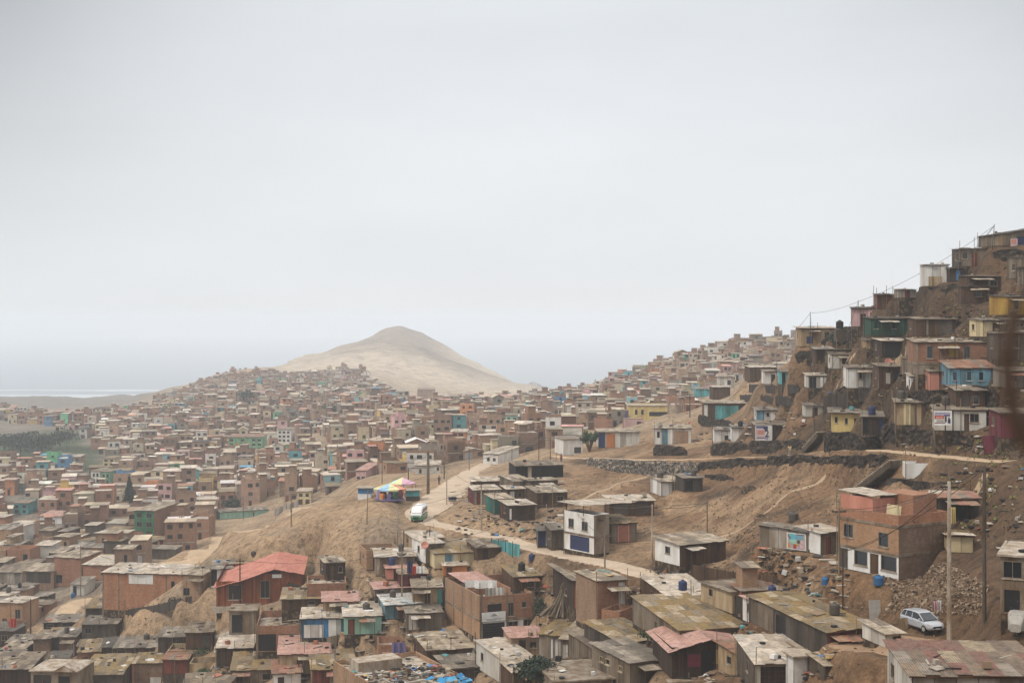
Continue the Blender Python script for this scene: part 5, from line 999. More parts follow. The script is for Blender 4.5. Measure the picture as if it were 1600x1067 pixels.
WC = [('brick', (.27, .145, .09), 20, 'red brick'), ('brick', (.22, .14, .095), 20, 'brown brick'), ('brick', (.32, .21, .14), 18, 'pale brick'), ('p', (.22, .185, .145), 10, 'grey'), ('p', (.55, .52, .46), 11, 'white'), ('p', (.5, .42, .27), 6, 'cream'),
      ('p', (.10, .30, .32), 2.6, 'turquoise'), ('p', (.08, .19, .34), 1.3, 'blue'), ('p', (.12, .34, .19), 2.5, 'green'), ('p', (.55, .38, .12), 1.5, 'yellow'), ('p', (.48, .2, .09), 1.5, 'orange'), ('p', (.47, .29, .28), 3, 'pink'),
      ('p', (.13, .075, .045), 7, 'brown board'), ('p', (.40, .33, .24), 10, 'sand coloured'), ('p', (.25, .40, .42), 2, 'pale blue')]
RC = [((.37, .3, .215), 32, 'tan'), ((.45, .38, .3), 22, 'pale'), ((.24, .2, .155), 20, 'grey'), ((.2, .15, .09), 8, 'mossy'), ((.33, .17, .11), 6, 'rusty'), ((.55, .51, .46), 6, 'white'), ((.44, .24, .2), 5, 'pink'), ((.07, .06, .055), 4, 'dark'), ((.1, .25, .35), 1.2, 'blue')]
def jit(c, a=.12): k = 1 + r4.uniform(-a, a); return tuple(min(.8, max(.01, q * k * (1 + r4.uniform(-.03, .03)))) for q in c)
def cell_geo(cell, W_, R_, O_, root=None):
    """walls into W_, roof pieces into R_, openings into O_ (list of MB or one MB), local frame at the front left corner"""
    y, x, z, u, v, W, D, fl = cell
    wc = r4.choices(WC, [c[2] * (.4 if c[0] == 'brick' and u > 930 else 1) for c in WC])[0]; rc = r4.choices(RC, [c[1] for c in RC])[0]
    h = fl * 2.65 + r4.uniform(-.3, .5); col = jit(wc[1]); base = r4.choice([(.22, .13, .085), (.25, .16, .11)]) if wc[0] == 'p' and r4.random() < .75 else col
    side = jit(base, .1); rcol = jit(rc[0])
    ft = -2.5
    # front painted, sides bare
    W_.face([(0, 0, ft), (W, 0, ft), (W, 0, h), (0, 0, h)], col); W_.face([(W, 0, ft), (W, D, ft), (W, D, h), (W, 0, h)], side)
    W_.face([(W, D, ft), (0, D, ft), (0, D, h), (W, D, h)], side); W_.face([(0, D, ft), (0, 0, ft), (0, 0, h), (0, D, h)], side)
    st = r4.random(); top = 'flat'
    if st < .5:       # sheet roof with eaves, in a few patches
        o = r4.uniform(.1, .5); s = r4.uniform(-.25, .5); n = r4.choice([1, 2, 3])
        for k in range(n):
            a, b = -o + (W + 2 * o) * k / n, -o + (W + 2 * o) * (k + 1) / n; dz = r4.uniform(0, .12)
            R_.box(a, -o, h + dz, b, D + o, h + dz + .08, jit(rcol, .25), M=Matrix.Shear('XY', 4, (0, 0)) if False else None)
            if s > .1: R_.face([(a, -o, h + dz + .09), (b, -o, h + dz + .09), (b, D + o, h + dz + .09 + s), (a, D + o, h + dz + .09 + s)], jit(rcol, .25))
    elif st < .965:    # slab with parapet, sometimes part of a further storey
        p = r4.uniform(.3, 1.1); R_.box(.12, .12, h - .1, W - .12, D - .12, h + .02, jit((.38, .33, .27), .2))
        for q in ((0, 0, W, .14), (0, D - .14, W, D), (0, .14, .14, D - .14), (W - .14, .14, W, D - .14)):
            if r4.random() < .8: W_.box(q[0], q[1], h + .001, q[2], q[3], h + p * r4.uniform(.6, 1), side)
        if r4.random() < .55:
            a = r4.uniform(0, W * .5); b = r4.uniform(D * .2, D * .5); w2 = r4.uniform(2.2, W * .5); hh = r4.uniform(1.9, 2.6)
            W_.box(a, b, h + .02, a + w2, D - .2, h + hh, jit(side, .15)); R_.box(a - .2, b - .3, h + hh, a + w2 + .2, D, h + hh + .09, jit(rcol, .2))
        if r4.random() < .6:
            for q in ((.15, .15), (W - .15, .15), (W - .15, D - .15)): O_.tube((q[0], q[1], h), (q[0] + r4.uniform(-.1, .1), q[1], h + r4.uniform(.9, 2.0)), .05, n=3, t=(.12, .08, .06), cap=False)
    else:             # gabled or lean-to
        rs = r4.uniform(.5, 1.3)
        W_.face([(0, 0, h), (W, 0, h), (W * .5, 0, h + rs)], col)
        R_.face([(-.3, -.4, h - .1), (W * .5, -.4, h + rs + .05), (W * .5, D + .3, h + rs + .05), (-.3, D + .3, h - .1)], jit(rcol, .15)); R_.face([(W * .5, -.4, h + rs + .05), (W + .3, -.4, h - .1), (W + .3, D + .3, h - .1), (W * .5, D + .3, h + rs + .05)], jit(rcol, .15))
    ops = []
    for f in range(fl):
        n = r4.choice([1, 2, 2, 3]) if W > 6 else r4.choice([1, 2])
        for k in range(n):
            if r4.random() < .15: continue
            cx = W * (k + .5) / n + r4.uniform(-.3, .3); ww = r4.uniform(.45, .8); z0 = f * 2.65 + r4.uniform(.8, 1.1); z1 = z0 + r4.uniform(.9, 1.3)
            if f == 0 and k == 0: z0 = 0; z1 = 2.05; ww = .45 if r4.random() < .6 else 1.1
            ops.append((max(.15, cx - ww), z0, min(W - .15, cx + ww), min(z1, h - .15), f == 0 and k == 0))
    if fl > 1: W_.box(-.05, -.09, 2.55, W + .05, -.003, 2.78, jit((.3, .27, .23), .15))
    if r4.random() < .3: ops.append(('L', D * .4, .9 + (fl - 1) * 2.65, D * .4 + 1.1, 1.9 + (fl - 1) * 2.65))
    return ops, wc, rc, h
def opface(mb, op, t, W=0):
    if op[0] == 'L':
        _, a, z0, b, z1 = op; mb.box(-.05, a, z0, .02, b, z1, t)
    else: mb.box(op[0], -.05, op[1], op[2], .02, op[3], t)
# about 250 largest in view stand as houses of their own
def psize(c): return c[5] * (c[7] * 2.65 + c[6] * .12) / c[0] ** 2
own = set(id(c) for c in sorted(cells, key=psize, reverse=True)[:250])
far = MB(); far_w = {'brick': MB(), 'p': far}
def place(mb_src, mb_dst, M):
    b = len(mb_dst.v); mb_dst.v += [tuple(M @ Vector(p)) for p in mb_src.v]; mb_dst.f += [tuple(b + i for i in f) for f in mb_src.f]; mb_dst.t += mb_src.t; mb_dst.m += mb_src.m
stuff = MB(); nst = {1: 'single storey', 2: 'two storey', 3: 'three storey'}
for c in cells:
    y, x, z, u, v, W, D, fl = c
    yw = R(11 + r4.choice([0, 0, -16, -8, 6]) + r4.uniform(-4, 4)) if u < 860 else R(r4.uniform(-10, 6))
    Wm, Rm, Om = MB(), MB(), MB(); ops, wc, rc, h = cell_geo(c, Wm, Rm, Om)
    if id(c) in own:
        root = empty('brick_house' if wc[0] == 'brick' else 'house', (x, y, CZ + z), yw)
        uc = u + W / 2 * F / y
        tag(root, autolabel(f'{nst[fl]} {wc[3]} house with {rc[2]} roof', uc, v), 'house')
        Wm.build('wall', 'tint:brick' if wc[0] == 'brick' else 'tint:', root); Rm.build('roof', 'tint:', root)
        if Om.f: Om.build('rebar', 'tint:', root)
        for op in ops:
            m = MB(); isd = op[-1] is True
            opface(m, op, r4.choice([(.015, .014, .014), (.03, .028, .027), (.05, .035, .025)]) if not isd else r4.choice([(.03, .02, .015), (.1, .05, .03), (.04, .04, .045), (.16, .06, .04), (.3, .3, .3)]))
            m.build('door' if isd else 'window', 'tint:', root)
    else:
        M = Matrix.Translation((x, y, CZ + z)) @ Matrix.Rotation(yw, 4, 'Z')
        for op in ops: opface(Om, op, r4.choice([(.015, .014, .014), (.03, .028, .027), (.06, .045, .035)]))
        for mm in (Wm, Rm, Om): place(mm, stuff, M)
tag(stuff.build('distant_town', 'tint:', uv=False), 'dense quarter of brick and plank houses covering the valley and far slopes', None, None, 'stuff')
# ------------------------------------------------------------------ level pads under the houses, then the roads
def pads():
    num = np.zeros(GZ.shape); den = np.full(GZ.shape, (1 / 3.4) ** 3.2)
    for (ax, ay, yw, W, dep, z) in PLACED:
        if ay > 480: continue
        c, s = math.cos(yw), math.sin(yw); m = 12
        j0, j1 = np.searchsorted(GY, ay - W - m), np.searchsorted(GY, ay + dep + W + m)
        gx = GX[:, j0:j1] - ax; gy = GYY[:, j0:j1] - ay
        lx = gx * c + gy * s; ly = -gx * s + gy * c
        dx = np.maximum(np.maximum(-lx, lx - W), 0); dy = np.maximum(np.maximum(-ly, ly - dep), 0); d = np.hypot(dx, dy)
        d = np.maximum(d - .35, 0)
        w = (1 / (d + .12)) ** 3.2 * np.clip(1 - d / m, 0, 1) ** 2
        # off the footprint keep the local slope: aim for the pad height plus the natural fall away from its edge
        num[:, j0:j1] += w * ((z - .06) - GZ[:, j0:j1]) * np.clip(1 - d / 5, 0, 1); den[:, j0:j1] += w
    GZ[:] += num / den
pads()
def road_pad(P, wd, y0=80, m=2.6):
    W = wd if isinstance(wd, (list, tuple)) else [wd] * len(P)
    Q = []
    for k in range(len(P) - 1):
        n = max(1, int((P[k + 1] - P[k]).to_2d().length / 1.5))
        for i in range(n): t = i / n; q = P[k].lerp(P[k + 1], t); Q.append([q.x, q.y, ground(q.x, q.y), W[k] * (1 - t) + W[k + 1] * t])
    Q = np.array(Q); z = Q[:, 2].copy()
    for _ in range(3): z = np.convolve(np.pad(z, 6, mode='edge'), np.ones(13) / 13, 'valid')
    best = np.full(GZ.shape, 1e9); zt = np.zeros(GZ.shape); wt = np.zeros(GZ.shape)
    for (x, y, _, w), zz in zip(Q, z):
        j0, j1 = np.searchsorted(GY, y - 8), np.searchsorted(GY, y + 8)
        d = np.hypot(GX[:, j0:j1] - x, GYY[:, j0:j1] - y); k = d < best[:, j0:j1]
        best[:, j0:j1][k] = d[k]; zt[:, j0:j1][k] = zz; wt[:, j0:j1][k] = w
    f = np.clip(1 - (best - wt / 2 - .4) / m, 0, 1); f = f * f * (3 - 2 * f); GZ[:] = GZ * (1 - f) + zt * f
ROADLIST = [([(760, 724), (735, 738), (712, 757), (690, 775), (664, 797), (652, 808), (672, 818), (730, 828), (790, 843), (850, 856), (905, 869), (960, 884), (1010, 893), (1060, 903), (1100, 912)], [4, 5, 7, 8, 7, 5, 4, 4, 4.5, 4.5, 4.5, 4.5, 5, 5, 4]),
 ([(250, 905), (285, 880), (312, 858), (345, 838), (385, 826), (425, 811), (462, 797), (500, 785)], [5, 6, 6, 5, 5, 4, 3.5, 3]),
 ([(870, 716), (920, 717), (1000, 719), (1060, 719), (1150, 714), (1250, 711), (1350, 709), (1450, 704), (1540, 703), (1600, 700)], 3.2),
 ([(1590, 990), (1540, 985), (1490, 984), (1440, 992), (1405, 1010), (1370, 1032), (1330, 1056), (1290, 1078)], [4, 4.5, 5, 5, 4, 3.5, 3.5, 3.5]),
 ([(60, 1000), (85, 975), (110, 950), (135, 930), (155, 922)], [3, 4, 5, 5, 3])]
ROADLIST = [([gp(u, v) for u, v in p_], w_) for p_, w_ in ROADLIST]
for p_, w_ in ROADLIST: road_pad(p_, w_)
_me = GROUND.data; _co = np.stack([GX, GYY, GZ + CZ], -1).reshape(-1, 3); _me.vertices.foreach_set('co', _co.ravel()); _me.update()
rm = roadmat('packed_dirt', (.43, .335, .245)); rm2 = roadmat('dusty_dirt', (.40, .29, .185)); rm3 = roadmat('brown_dirt', (.27, .175, .105))
ribbon('dirt_road', *ROADLIST[0], rm)
ribbon('dirt_track', *ROADLIST[1], rm2)
ribbon('terrace_path', *ROADLIST[2], rm2)
ribbon('lane', *ROADLIST[3], rm3)
ribbon('village_path', *ROADLIST[4], rm2)
# ------------------------------------------------------------------ things on the slopes and in the lanes
r5 = random.Random(31)
def thing(name, label, cat, u, v, yaw=0, y=None, grp=None, dz=0):
    if y is None: p = gp(u, v)
    else: p = Vector((X(u, y), y, CZ + ground(X(u, y), y)))
    p.z += dz
    o = empty(name, p, R(yaw)); tag(o, label, cat, grp); return o
def cut(label, pts, mat='stone:', th=.9, step=1.0, name='retaining_wall', jit_=.26, cat='retaining wall', y0=80, ymax=None):
    P = []
    for (u, a, b) in pts:
        y = hit(u, b, y0)
        if ymax: y = min(y, ymax)
        P.append((X(u, y), y, CZ - (a - VH) / F * y, CZ - (b - VH) / F * y - .4))
    o = Vector((P[0][0], P[0][1], min(p[3] for p in P)))
    seg = [0]
    for a, b in zip(P, P[1:]): seg.append(seg[-1] + math.hypot(b[0] - a[0], b[1] - a[1]))
    n = max(3, int(seg[-1] / step)); A = np.array(P); rows = []; H = max(p[2] - p[3] for p in P); m = max(2, min(9, int(H / .42)))
    for i in range(n + 1):
        q = [float(np.interp(seg[-1] * i / n, seg, A[:, k])) for k in range(4)]
        q[2] += r5.uniform(-1, 1) * jit_ * .35 + float(fbm(q[0], q[1], 5.0, 3)) * 1.0 - max(0, 1.2 - min(i, n - i) * step) * .5
        rows.append([(q[0] + r5.uniform(-jit_, jit_) * .5 - o.x, q[1] + k / m * .5 + r5.uniform(-jit_, jit_) * .8 - o.y, q[3] + (q[2] - q[3]) * k / m + (r5.uniform(-jit_, jit_) * .3 if 0 < k < m else 0) - o.z) for k in range(m + 1)] + [(q[0] - o.x, q[1] + th + .9 - o.y, q[2] - .05 - o.z), (q[0] - o.x, q[1] + th + 1 - o.y, q[3] - o.z)])
    mb = MB()
    for a, b in zip(rows, rows[1:]):
        for k in range(len(a) - 1): mb.face([a[k], b[k], b[k + 1], a[k + 1]], r5.random())
    mb.face(rows[0][::-1]); mb.face(rows[-1])
    ob = mb.build(name, mat); ob.location = o; tag(ob, label, cat); return ob
cut('grey dry stone gabion wall holding up the terrace path', [(918, 716, 728), (950, 718, 735), (1000, 721, 741), (1045, 721, 743), (1090, 719, 741)], 'stone:grey', jit_=.22)
cut('dark uneven earth bank below the terrace path on its left half', [(1090, 722, 736), (1120, 721, 731), (1160, 719, 728), (1200, 717, 726)], 'stone:', jit_=.3)
cut('black ragged bank of stones below the terrace path beside the stairs', [(1200, 713, 728), (1250, 711, 724), (1290, 713, 725), (1330, 713, 731), (1370, 711, 727), (1395, 716, 722)], 'stone:', jit_=.35)
cut('dark retaining bank under the white plank house by the number banner', [(1112, 694, 712), (1150, 692, 708), (1172, 694, 704)], 'stone:')
cut('brown black retaining bank under the orange pillar shack', [(1172, 688, 706), (1210, 690, 706), (1262, 688, 702)], 'stone:')
cut('black stone wall under the pale yellow house', [(1292, 672, 706), (1320, 676, 704), (1350, 680, 704), (1378, 680, 700)], 'stone:')
cut('long black wall under the off white house and the framed poster', [(1382, 662, 694), (1420, 667, 694), (1460, 672, 698), (1500, 678, 702), (1522, 682, 700)], 'stone:')
cut('black retaining wall below the ochre skyline house', [(1244, 546, 564), (1262, 549, 568), (1290, 548, 563)], 'stone:')
cut('dark netting bank between ochre and pink skyline houses', [(1286, 528, 541), (1310, 515, 536), (1330, 510, 528), (1358, 510, 522)], 'stone:')
cut('dark stone band below the white plank house with two windows', [(1312, 603, 622), (1340, 606, 624), (1370, 607, 622)], 'stone:')
cut('blackish bank under the salmon and bright blue shacks', [(1418, 614, 632), (1460, 612, 634), (1510, 606, 634), (1560, 604, 640)], 'stone:')
cut('dark stone band under the shacks on the slope edge', [(1172, 600, 612), (1200, 602, 612), (1250, 602, 612)], 'stone:')
cut('lower dark stone band with earth steps on the slope edge', [(1158, 616, 626), (1200, 619, 628), (1240, 622, 632)], 'stone:')
cut('dark bank under the long house with turquoise panels', [(1092, 648, 662), (1120, 655, 668), (1145, 658, 666)], 'stone:')
cut('dark bank under the striped white hut on the terrace', [(1022, 696, 712), (1050, 697, 712), (1074, 698, 711)], 'stone:')
cut('short dark bank right of the hut under the stone wall', [(1100, 741, 746), (1130, 744, 751), (1150, 748, 752)], 'stone:')
cut('dark ledge under the tall white skyline shack', [(1440, 448, 458), (1470, 449, 462), (1500, 438, 450)], 'stone:')
cut('dark rocky ledge under the top right shack', [(1554, 386, 405), (1580, 388, 408), (1602, 386, 406)], 'stone:')
cut('dark ledge under the ruined white wall', [(1390, 748, 758), (1420, 750, 762), (1500, 754, 764)], 'stone:')
cut('dark bank below the dark green plank house', [(1352, 526, 531), (1400, 527, 532), (1500, 526, 533)], 'stone:')
# stairs
def stairs(label, p0, p1, wd, n, mat='conc:pale', side='conc:dark'):
    a = gp(*p0); b = gp(*p1); d = (b - a); root = empty('staircase', a); tag(root, label, 'stairs'); t = Vector((d.y, -d.x, 0)).normalized() * wd
    mb = MB(); mc = MB(); ex = d.to_2d().normalized() * .08
    for k in range(n):
        q = d * (k / n); q2 = d * ((k + 1) / n); z = d.z * (k + 1) / n
        pts = [q - Vector((ex.x, ex.y, 0)), q + t * 1.04 - Vector((ex.x, ex.y, 0)), q2 + t * 1.04, q2]
        for (m_, z1, z0) in ((mb, z, z - .10), (mc, z - .101, z - .9)):
            top = [(p.x, p.y, z1) for p in pts]; bot = [(p.x, p.y, z0) for p in pts]
            m_.face(top, .5); m_.face(bot[::-1], .5)
            for i in range(4): m_.face([bot[i], bot[(i + 1) % 4], top[(i + 1) % 4], top[i]], .5)
    mb.build('tread', mat, root)
    mc.build('base', side, root)
stairs('long straight concrete stairs climbing from the brick house to the terrace path', (1352, 764), (1412, 718), 1.8, 20, side='conc:dark')
stairs('lower flight of pale steps behind the poster house', (1308, 792), (1330, 772), 1.6, 9, side='conc:dark')
stairs('concrete steps curving up past the off white house', (1520, 706), (1556, 668), 2.0, 14)
stairs('blue grey steps between brown shack and pale yellow house', (1268, 700), (1292, 674), 1.8, 11)
# poles and masts
def pole(u, vt, vb, r, label, mat='wood:brown', arm=False, tilt=0, grp=None, y=None, name='utility_pole'):
    y = hit(u, vb) if y is None else y; h = (vb - vt) / F * y; x = X(u, y); root = empty(name, (x, y, CZ + ground(x, y))); tag(root, label, 'pole', grp)
    h = h + (CZ - (vb - VH) / F * y - root.location.z)
    mb = MB(); mb.tube((0, 0, -.5), (tilt, 0, h), r, r * .7, 8); mb.build('pole', mat, root)
    if arm:
        mb = MB(); mb.box(tilt - .7, -.06, h - .5, tilt + .7, .06, h - .38, .5); mb.build('crossarm', 'wood:dbrown', root)
        for s in (-.6, 0, .6): mb = MB(); mb.tube((tilt + s, 0, h - .38), (tilt + s, 0, h - .22), .05, n=6); mb.build('insulator', 'flat:dgrey', root)
    return root.location + Vector((tilt, 0, h - .25))
T = {}
for key, a in {'a': (1483, 752, 1003, .2, 'thick pale concrete utility pole in front of the rubble slope', 'conc:pale', True), 'b': (1538, 727, 972, .18, 'second concrete utility pole further right by the lane', 'conc:dark', True),
   'c': (669, 706, 772, .3, 'broad dark post standing alone on the open ground by the fair', 'wood:grey'), 'd': (752, 757, 829, .13, 'slim pale pole at the foot of the road bank', 'conc:pale'), 'e': (854, 787, 851, .1, 'thin pale pole in front of the navy roadside stall', 'conc:pale'),
   'f': (885, 775, 861, .1, 'thin brown pole left of the white two storey house', 'wood:brown'), 'g': (573, 765, 819, .1, 'thin leaning pole on the sand slope below the blue and white kiosk', 'wood:sand'), 'h': (621, 792, 866, .1, 'pale pole rising from the shacks below the sand slope', 'conc:pale'),
   'i': (631, 828, 870, .1, 'dark short pole beside the pale pole below the sand slope', 'wood:dbrown'), 'j': (698, 726, 789, .1, 'thin pale pole where the dirt road bends at the bank', 'conc:pale'), 'k': (945, 836, 893, .12, 'thin grey pole at the lower edge of the dirt road', 'conc'),
   'l': (1019, 788, 876, .12, 'tall pale pole left of the white gabled house', 'conc:pale', True), 'm': (1105, 783, 835, .08, 'thin grey pole on the bare slope above the white gabled house', 'wood:grey'), 'n': (1078, 614, 652, .14, 'dark pole right of the bright yellow house', 'wood:dbrown', True),
   'o': (1113, 644, 710, .08, 'thin pole before the dark bank of the number banner house', 'wood:grey'), 'p': (1338, 596, 640, .1, 'dark pole above the pale yellow house', 'wood:dbrown'), 'q': (1477, 620, 709, .09, 'thin dark pole crossing the framed poster', 'wood:dbrown'),
   'r': (1272, 628, 688, .08, 'thin pole in front of the orange pillar shack', 'wood:grey'), 's': (1311, 792, 900, .12, 'pale wooden pole left of the three level brick house', 'wood:sand', True), 't': (1317, 857, 957, .08, 'thin dark pole behind the long mossy shed', 'wood:brown'),
   'u': (628, 860, 957, .14, 'light brown wooden pole through the whitish corrugated roof', 'wood:sand', True), 'v': (375, 872, 948, .12, 'dark pole with crossarm before the big red roof', 'wood:dbrown', True), 'w': (195, 937, 986, .12, 'pale pole at the foot of the sand slope left', 'wood:sand'),
   'x': (126, 852, 932, .12, 'pale pole beside the village path', 'wood:sand', True), 'y': (48, 935, 990, .14, 'dark pole at the left end of the village path', 'wood:brown'), 'z': (284, 805, 852, .12, 'pale pole where the dirt track leaves the valley', 'wood:sand', True),
   'A': (527, 695, 735, .14, 'lattice grey pole right of the pale court', 'wood:grey'), 'B': (694, 722, 748, .12, 'dark pole at the end of the long white building', 'wood:dbrown'), 'C': (733, 700, 735, .1, 'thin pole left of the white walled building', 'wood:grey'),
   'D': (800, 700, 726, .1, 'thin pole behind the black cloth shelter', 'wood:grey'), 'E': (638, 730, 750, .12, 'short pole behind the fair tents', 'wood:dbrown'), 'G': (597, 715, 755, .1, 'thin pole behind the blue and white kiosk', 'wood:grey'), 'H': (1394, 421, 462, .09, 'leaning mast on the small reddish brown skyline shack', 'wood:brown'),
   'I': (1305, 478, 513, .07, 'thin mast behind the black tank on the skyline', 'wood:brown'), 'J': (1266, 487, 511, .06, 'lamp topped mast on the ochre skyline house', 'wood:grey'), 'K': (1341, 469, 527, .07, 'thin mast in front of the pink plank shack', 'wood:grey'),
   'L': (1481, 373, 414, .07, 'mast with hanging bits above the tall white plank shack', 'wood:dbrown'), 'M': (1542, 359, 390, .06, 'left one of two thin masts near the top right shack', 'wood:brown'), 'N': (1550, 350, 390, .06, 'right leaning one of two thin masts near the top right shack', 'wood:brown'),
   'O': (455, 770, 822, .1, 'pale pole on the dirt track near the yellow green house', 'wood:sand'), 'P': (380, 775, 812, .1, 'pole in front of the long turquoise wall', 'wood:grey'), 'Q': (1037, 554, 572, .1, 'lone pole on the skyline of the middle ridge', 'wood:dbrown'),
   'R': (842, 680, 722, .1, 'thin pole left of the white cube house', 'wood:grey'), 'S': (860, 684, 724, .1, 'second thin pole left of the white cube house', 'wood:grey')}.items():
    u, vt, vb, r, lb, mt = a[:6]
    T[key] = pole(u, vt, vb, r, lb, mt, len(a) > 6, tilt={'H': -.3, 'N': .35, 'g': .2, 'I': .15}.get(key, 0), y={'J': 236, 'Q': 770}.get(key))
def wire(a, b, sag, label, r=.022):
    mb = MB(); n = 10; pr_ = None; d = b - a
    for i in range(n + 1):
        t = i / n; q = d * t; q.z -= sag * 4 * t * (1 - t)
        if pr_ is not None: mb.tube(pr_, q, r, n=3, cap=False)
        pr_ = q
    o = mb.build('power_line', 'flat:dgrey'); o.location = a; tag(o, label, 'cable')
for a, b, l in (('J', 'I', 'cable from the lamp topped mast to the thin mast on the skyline'), ('I', 'H', 'cable rising along the skyline to the leaning mast'), ('H', 'L', 'long cable against the sky between leaning mast and tall white shack'), ('L', 'M', 'uppermost cable against the sky near the right edge'),
                ('a', 'b', 'cable between the two concrete utility poles'), ('s', 'a', 'cable from the pale wooden pole to the thick concrete pole'), ('l', 'k', 'cable crossing the dirt road'), ('u', 'h', 'cable above the whitish corrugated roof'), ('d', 'j', 'cable along the road bank'), ('v', 'u', 'cable from the red roof to the light brown wooden pole'), ('x', 'v', 'cable running over the long two storey brick house'), ('x', 'z', 'cable along the dirt track')):
    wire(T[a], T[b], (T[a] - T[b]).length * .03, l, .014 if a in 'JIHL' else .03)
# water tanks and barrels
def tank(u, v, y, R0, H, col, label, lid=True, name='water_tank', z=None):
    x = X(u, y); zz = CZ - (v - VH) / F * y if z is None else z; root = empty(name, (x, y, zz)); tag(root, label, 'tank' if name == 'water_tank' else 'barrel')
    mb = MB(); pr_ = [(R0 * .94, 0), (R0, .05)]
    for k in range(5): pr_ += [(R0, H * (.1 + .15 * k)), (R0 * .96, H * (.13 + .15 * k)), (R0, H * (.16 + .15 * k))]
    pr_ += [(R0, H * .82), (R0 * .7, H * .94), (R0 * .35, H)]
    mb.lathe(pr_, 14); mb.build('drum', 'flat:' + col, root, smooth=True)
    mb = MB(); mb.lathe([(R0 * .33, H - .01), (R0 * .33, H + .08), (R0 * .1, H + .1)], 10); mb.build('lid', 'flat:' + col, root)
def local_y(u, v, y): return y
tank(1312, 514, 231, .62, 1.35, 'black', 'black water tank on a stand against the sky'); 
m_ = MB(); m_.box(-.8, -.8, -2, .8, .8, -.02); o = m_.build('tank_stand', 'conc:dark'); o.location = (X(1312, 231), 231, CZ - (514 - VH) / F * 231); tag(o, 'concrete block carrying the black water tank on the skyline', 'stand')
tank(1240, 791, 172, .62, 1.15, 'dgrey', 'dark tank on the bare slope left of the stairs', z=CZ + ground(X(1240, 172), 172))
y_ = hit(1026, 962); tank(1026, 962, y_, .95, 1.7, 'tealc', 'big dark green tank beside the pale sheet roof house', z=CZ + ground(X(1026, y_), y_))
for (u, v, R0, H, col, lb) in ((1058, 905, .35, .8, 'drum', 'blue barrel standing on the scrap heap behind the pale sheet roof'), (1290, 914, .4, .8, 'drum', 'blue barrel behind the long mossy shed'), (831, 876, .45, 1.0, 'navy', 'dark drum at the lower edge of the dirt road'),
   (169, 1028, .5, 1.2, 'drum', 'blue barrel before the pale parapet at bottom left'), (114, 934, .45, 1.1, 'drum', 'blue barrel beside the village path'), (1373, 914, .5, .9, 'drum', 'blue drums beside the rubble in front of the three level brick house'), (272, 893, .5, 1.0, 'dgrey', 'dark tank on the roof of the long two storey brick house'), (396, 868, .45, .8, 'dgrey', 'grey tank behind the big red roof')):
    y = hit(u, v); 
    if u == 272: y = 283; tank(u, v, y, R0, H, col, lb, name='barrel'); continue
    tank(u, v, y, R0, H, col, lb, name='barrel', z=CZ + ground(X(u, y), y))
# banners, boards and cloth
def board(name, label, u0, u1, v0, v1, y, col, cat, yaw=0, marks=(), frame=None, dz=0, tilt=0, th=.05):
    w = (u1 - u0) / F * y; h = (v1 - v0) / F * y; root = empty(name, (X(u0, y), y, CZ - (v1 - VH) / F * y), R(yaw)); root.rotation_euler.x = R(tilt); tag(root, label, cat)
    mb = MB(); mb.box(0, 0, 0, w, th, h, .5); mb.build('panel', col, root)
    for k, (a, b, c, d, m) in enumerate(marks): mb = MB(); mb.box(w * a, -.012 - .002 * k, h * b, w * c, -.001, h * d, .5); mb.build('printed_field', m, root)
    if frame:
        mb = MB(); f = .07
        for q in ((0, 0, w, f), (0, h - f, w, h), (0, f, f, h - f), (w - f, f, w, h - f)): mb.box(q[0], -.04, q[1], q[2], -.014, q[3], .5)
        mb.build('frame', frame, root)
    return root, w, h
def text(root, s, x, z, size, mat):
    c = bpy.data.curves.new('lettering', 'FONT'); c.body = s; c.size = size; c.extrude = .004; c.offset = .012
    o = bpy.data.objects.new('lettering', c); dg = bpy.context.evaluated_depsgraph_get(); C.objects.link(o)
    me = bpy.data.meshes.new_from_object(o.evaluated_get(bpy.context.evaluated_depsgraph_get())); bpy.data.objects.remove(o)
    me.materials.append(MAT(mat)); o = bpy.data.objects.new('lettering', me); C.objects.link(o); o.parent = root; o.location = (x, -.05, z); o.rotation_euler = (R(90), 0, 0); return o
# the y of the shack each banner hangs on: look it up from its root
def yof(label): return next(o for o in C.objects if o.get('label') == label).location
L_ = yof('brown shack with orange pillar right of the number banner')
r, w, h = board('banner', 'white painted banner with a large black number 2 and pink field', 1180, 1206, 664, 688, L_.y - .45, 'paint:white', 'banner', -4,
   [(.06, .78, .55, .95, 'flat:purple'), (.5, .62, .75, .93, 'flat:navy'), (.06, .35, .58, .72, 'flat:pink'), (.15, .40, .5, .66, 'flat:salmon'), (.1, .12, .6, .18, 'flat:purple'), (.6, .05, .76, .25, 'flat:lilac'), (.1, .2, .55, .3, 'flat:pink')], 'flat:white')
text(r, '2', w * .55, h * .24, h * .62, 'flat:black')
L_ = yof('row of upright tan and white board panels left of the framed poster')
r, w, h = board('poster', 'white framed poster with red block and dark portrait on the slope', 1459, 1486, 641, 664, min(L_.y, yof('off white house with a large dark window by the concrete steps').y) - 1.5, 'flat:white', 'poster', -12,
   [(.05, .80, .92, .84, 'flat:navy'), (.05, .70, .92, .78, 'flat:lilac'), (.05, .64, .6, .67, 'flat:navy'), (.04, .42, .56, .64, 'flat:red'), (.12, .45, .5, .60, 'flat:salmon'), (.05, .12, .65, .17, 'flat:maroon'), (.15, .22, .55, .36, 'flat:lgrey'), (.58, .62, .9, .70, 'flat:navy'), (.6, .22, .72, .60, 'flat:dgrey'), (.78, .14, .93, .42, 'flat:navy'), (.8, .42, .88, .55, 'flat:brown')], 'flat:white')
L_ = yof('house with a colourful poster on its grey wall on the dark slope')
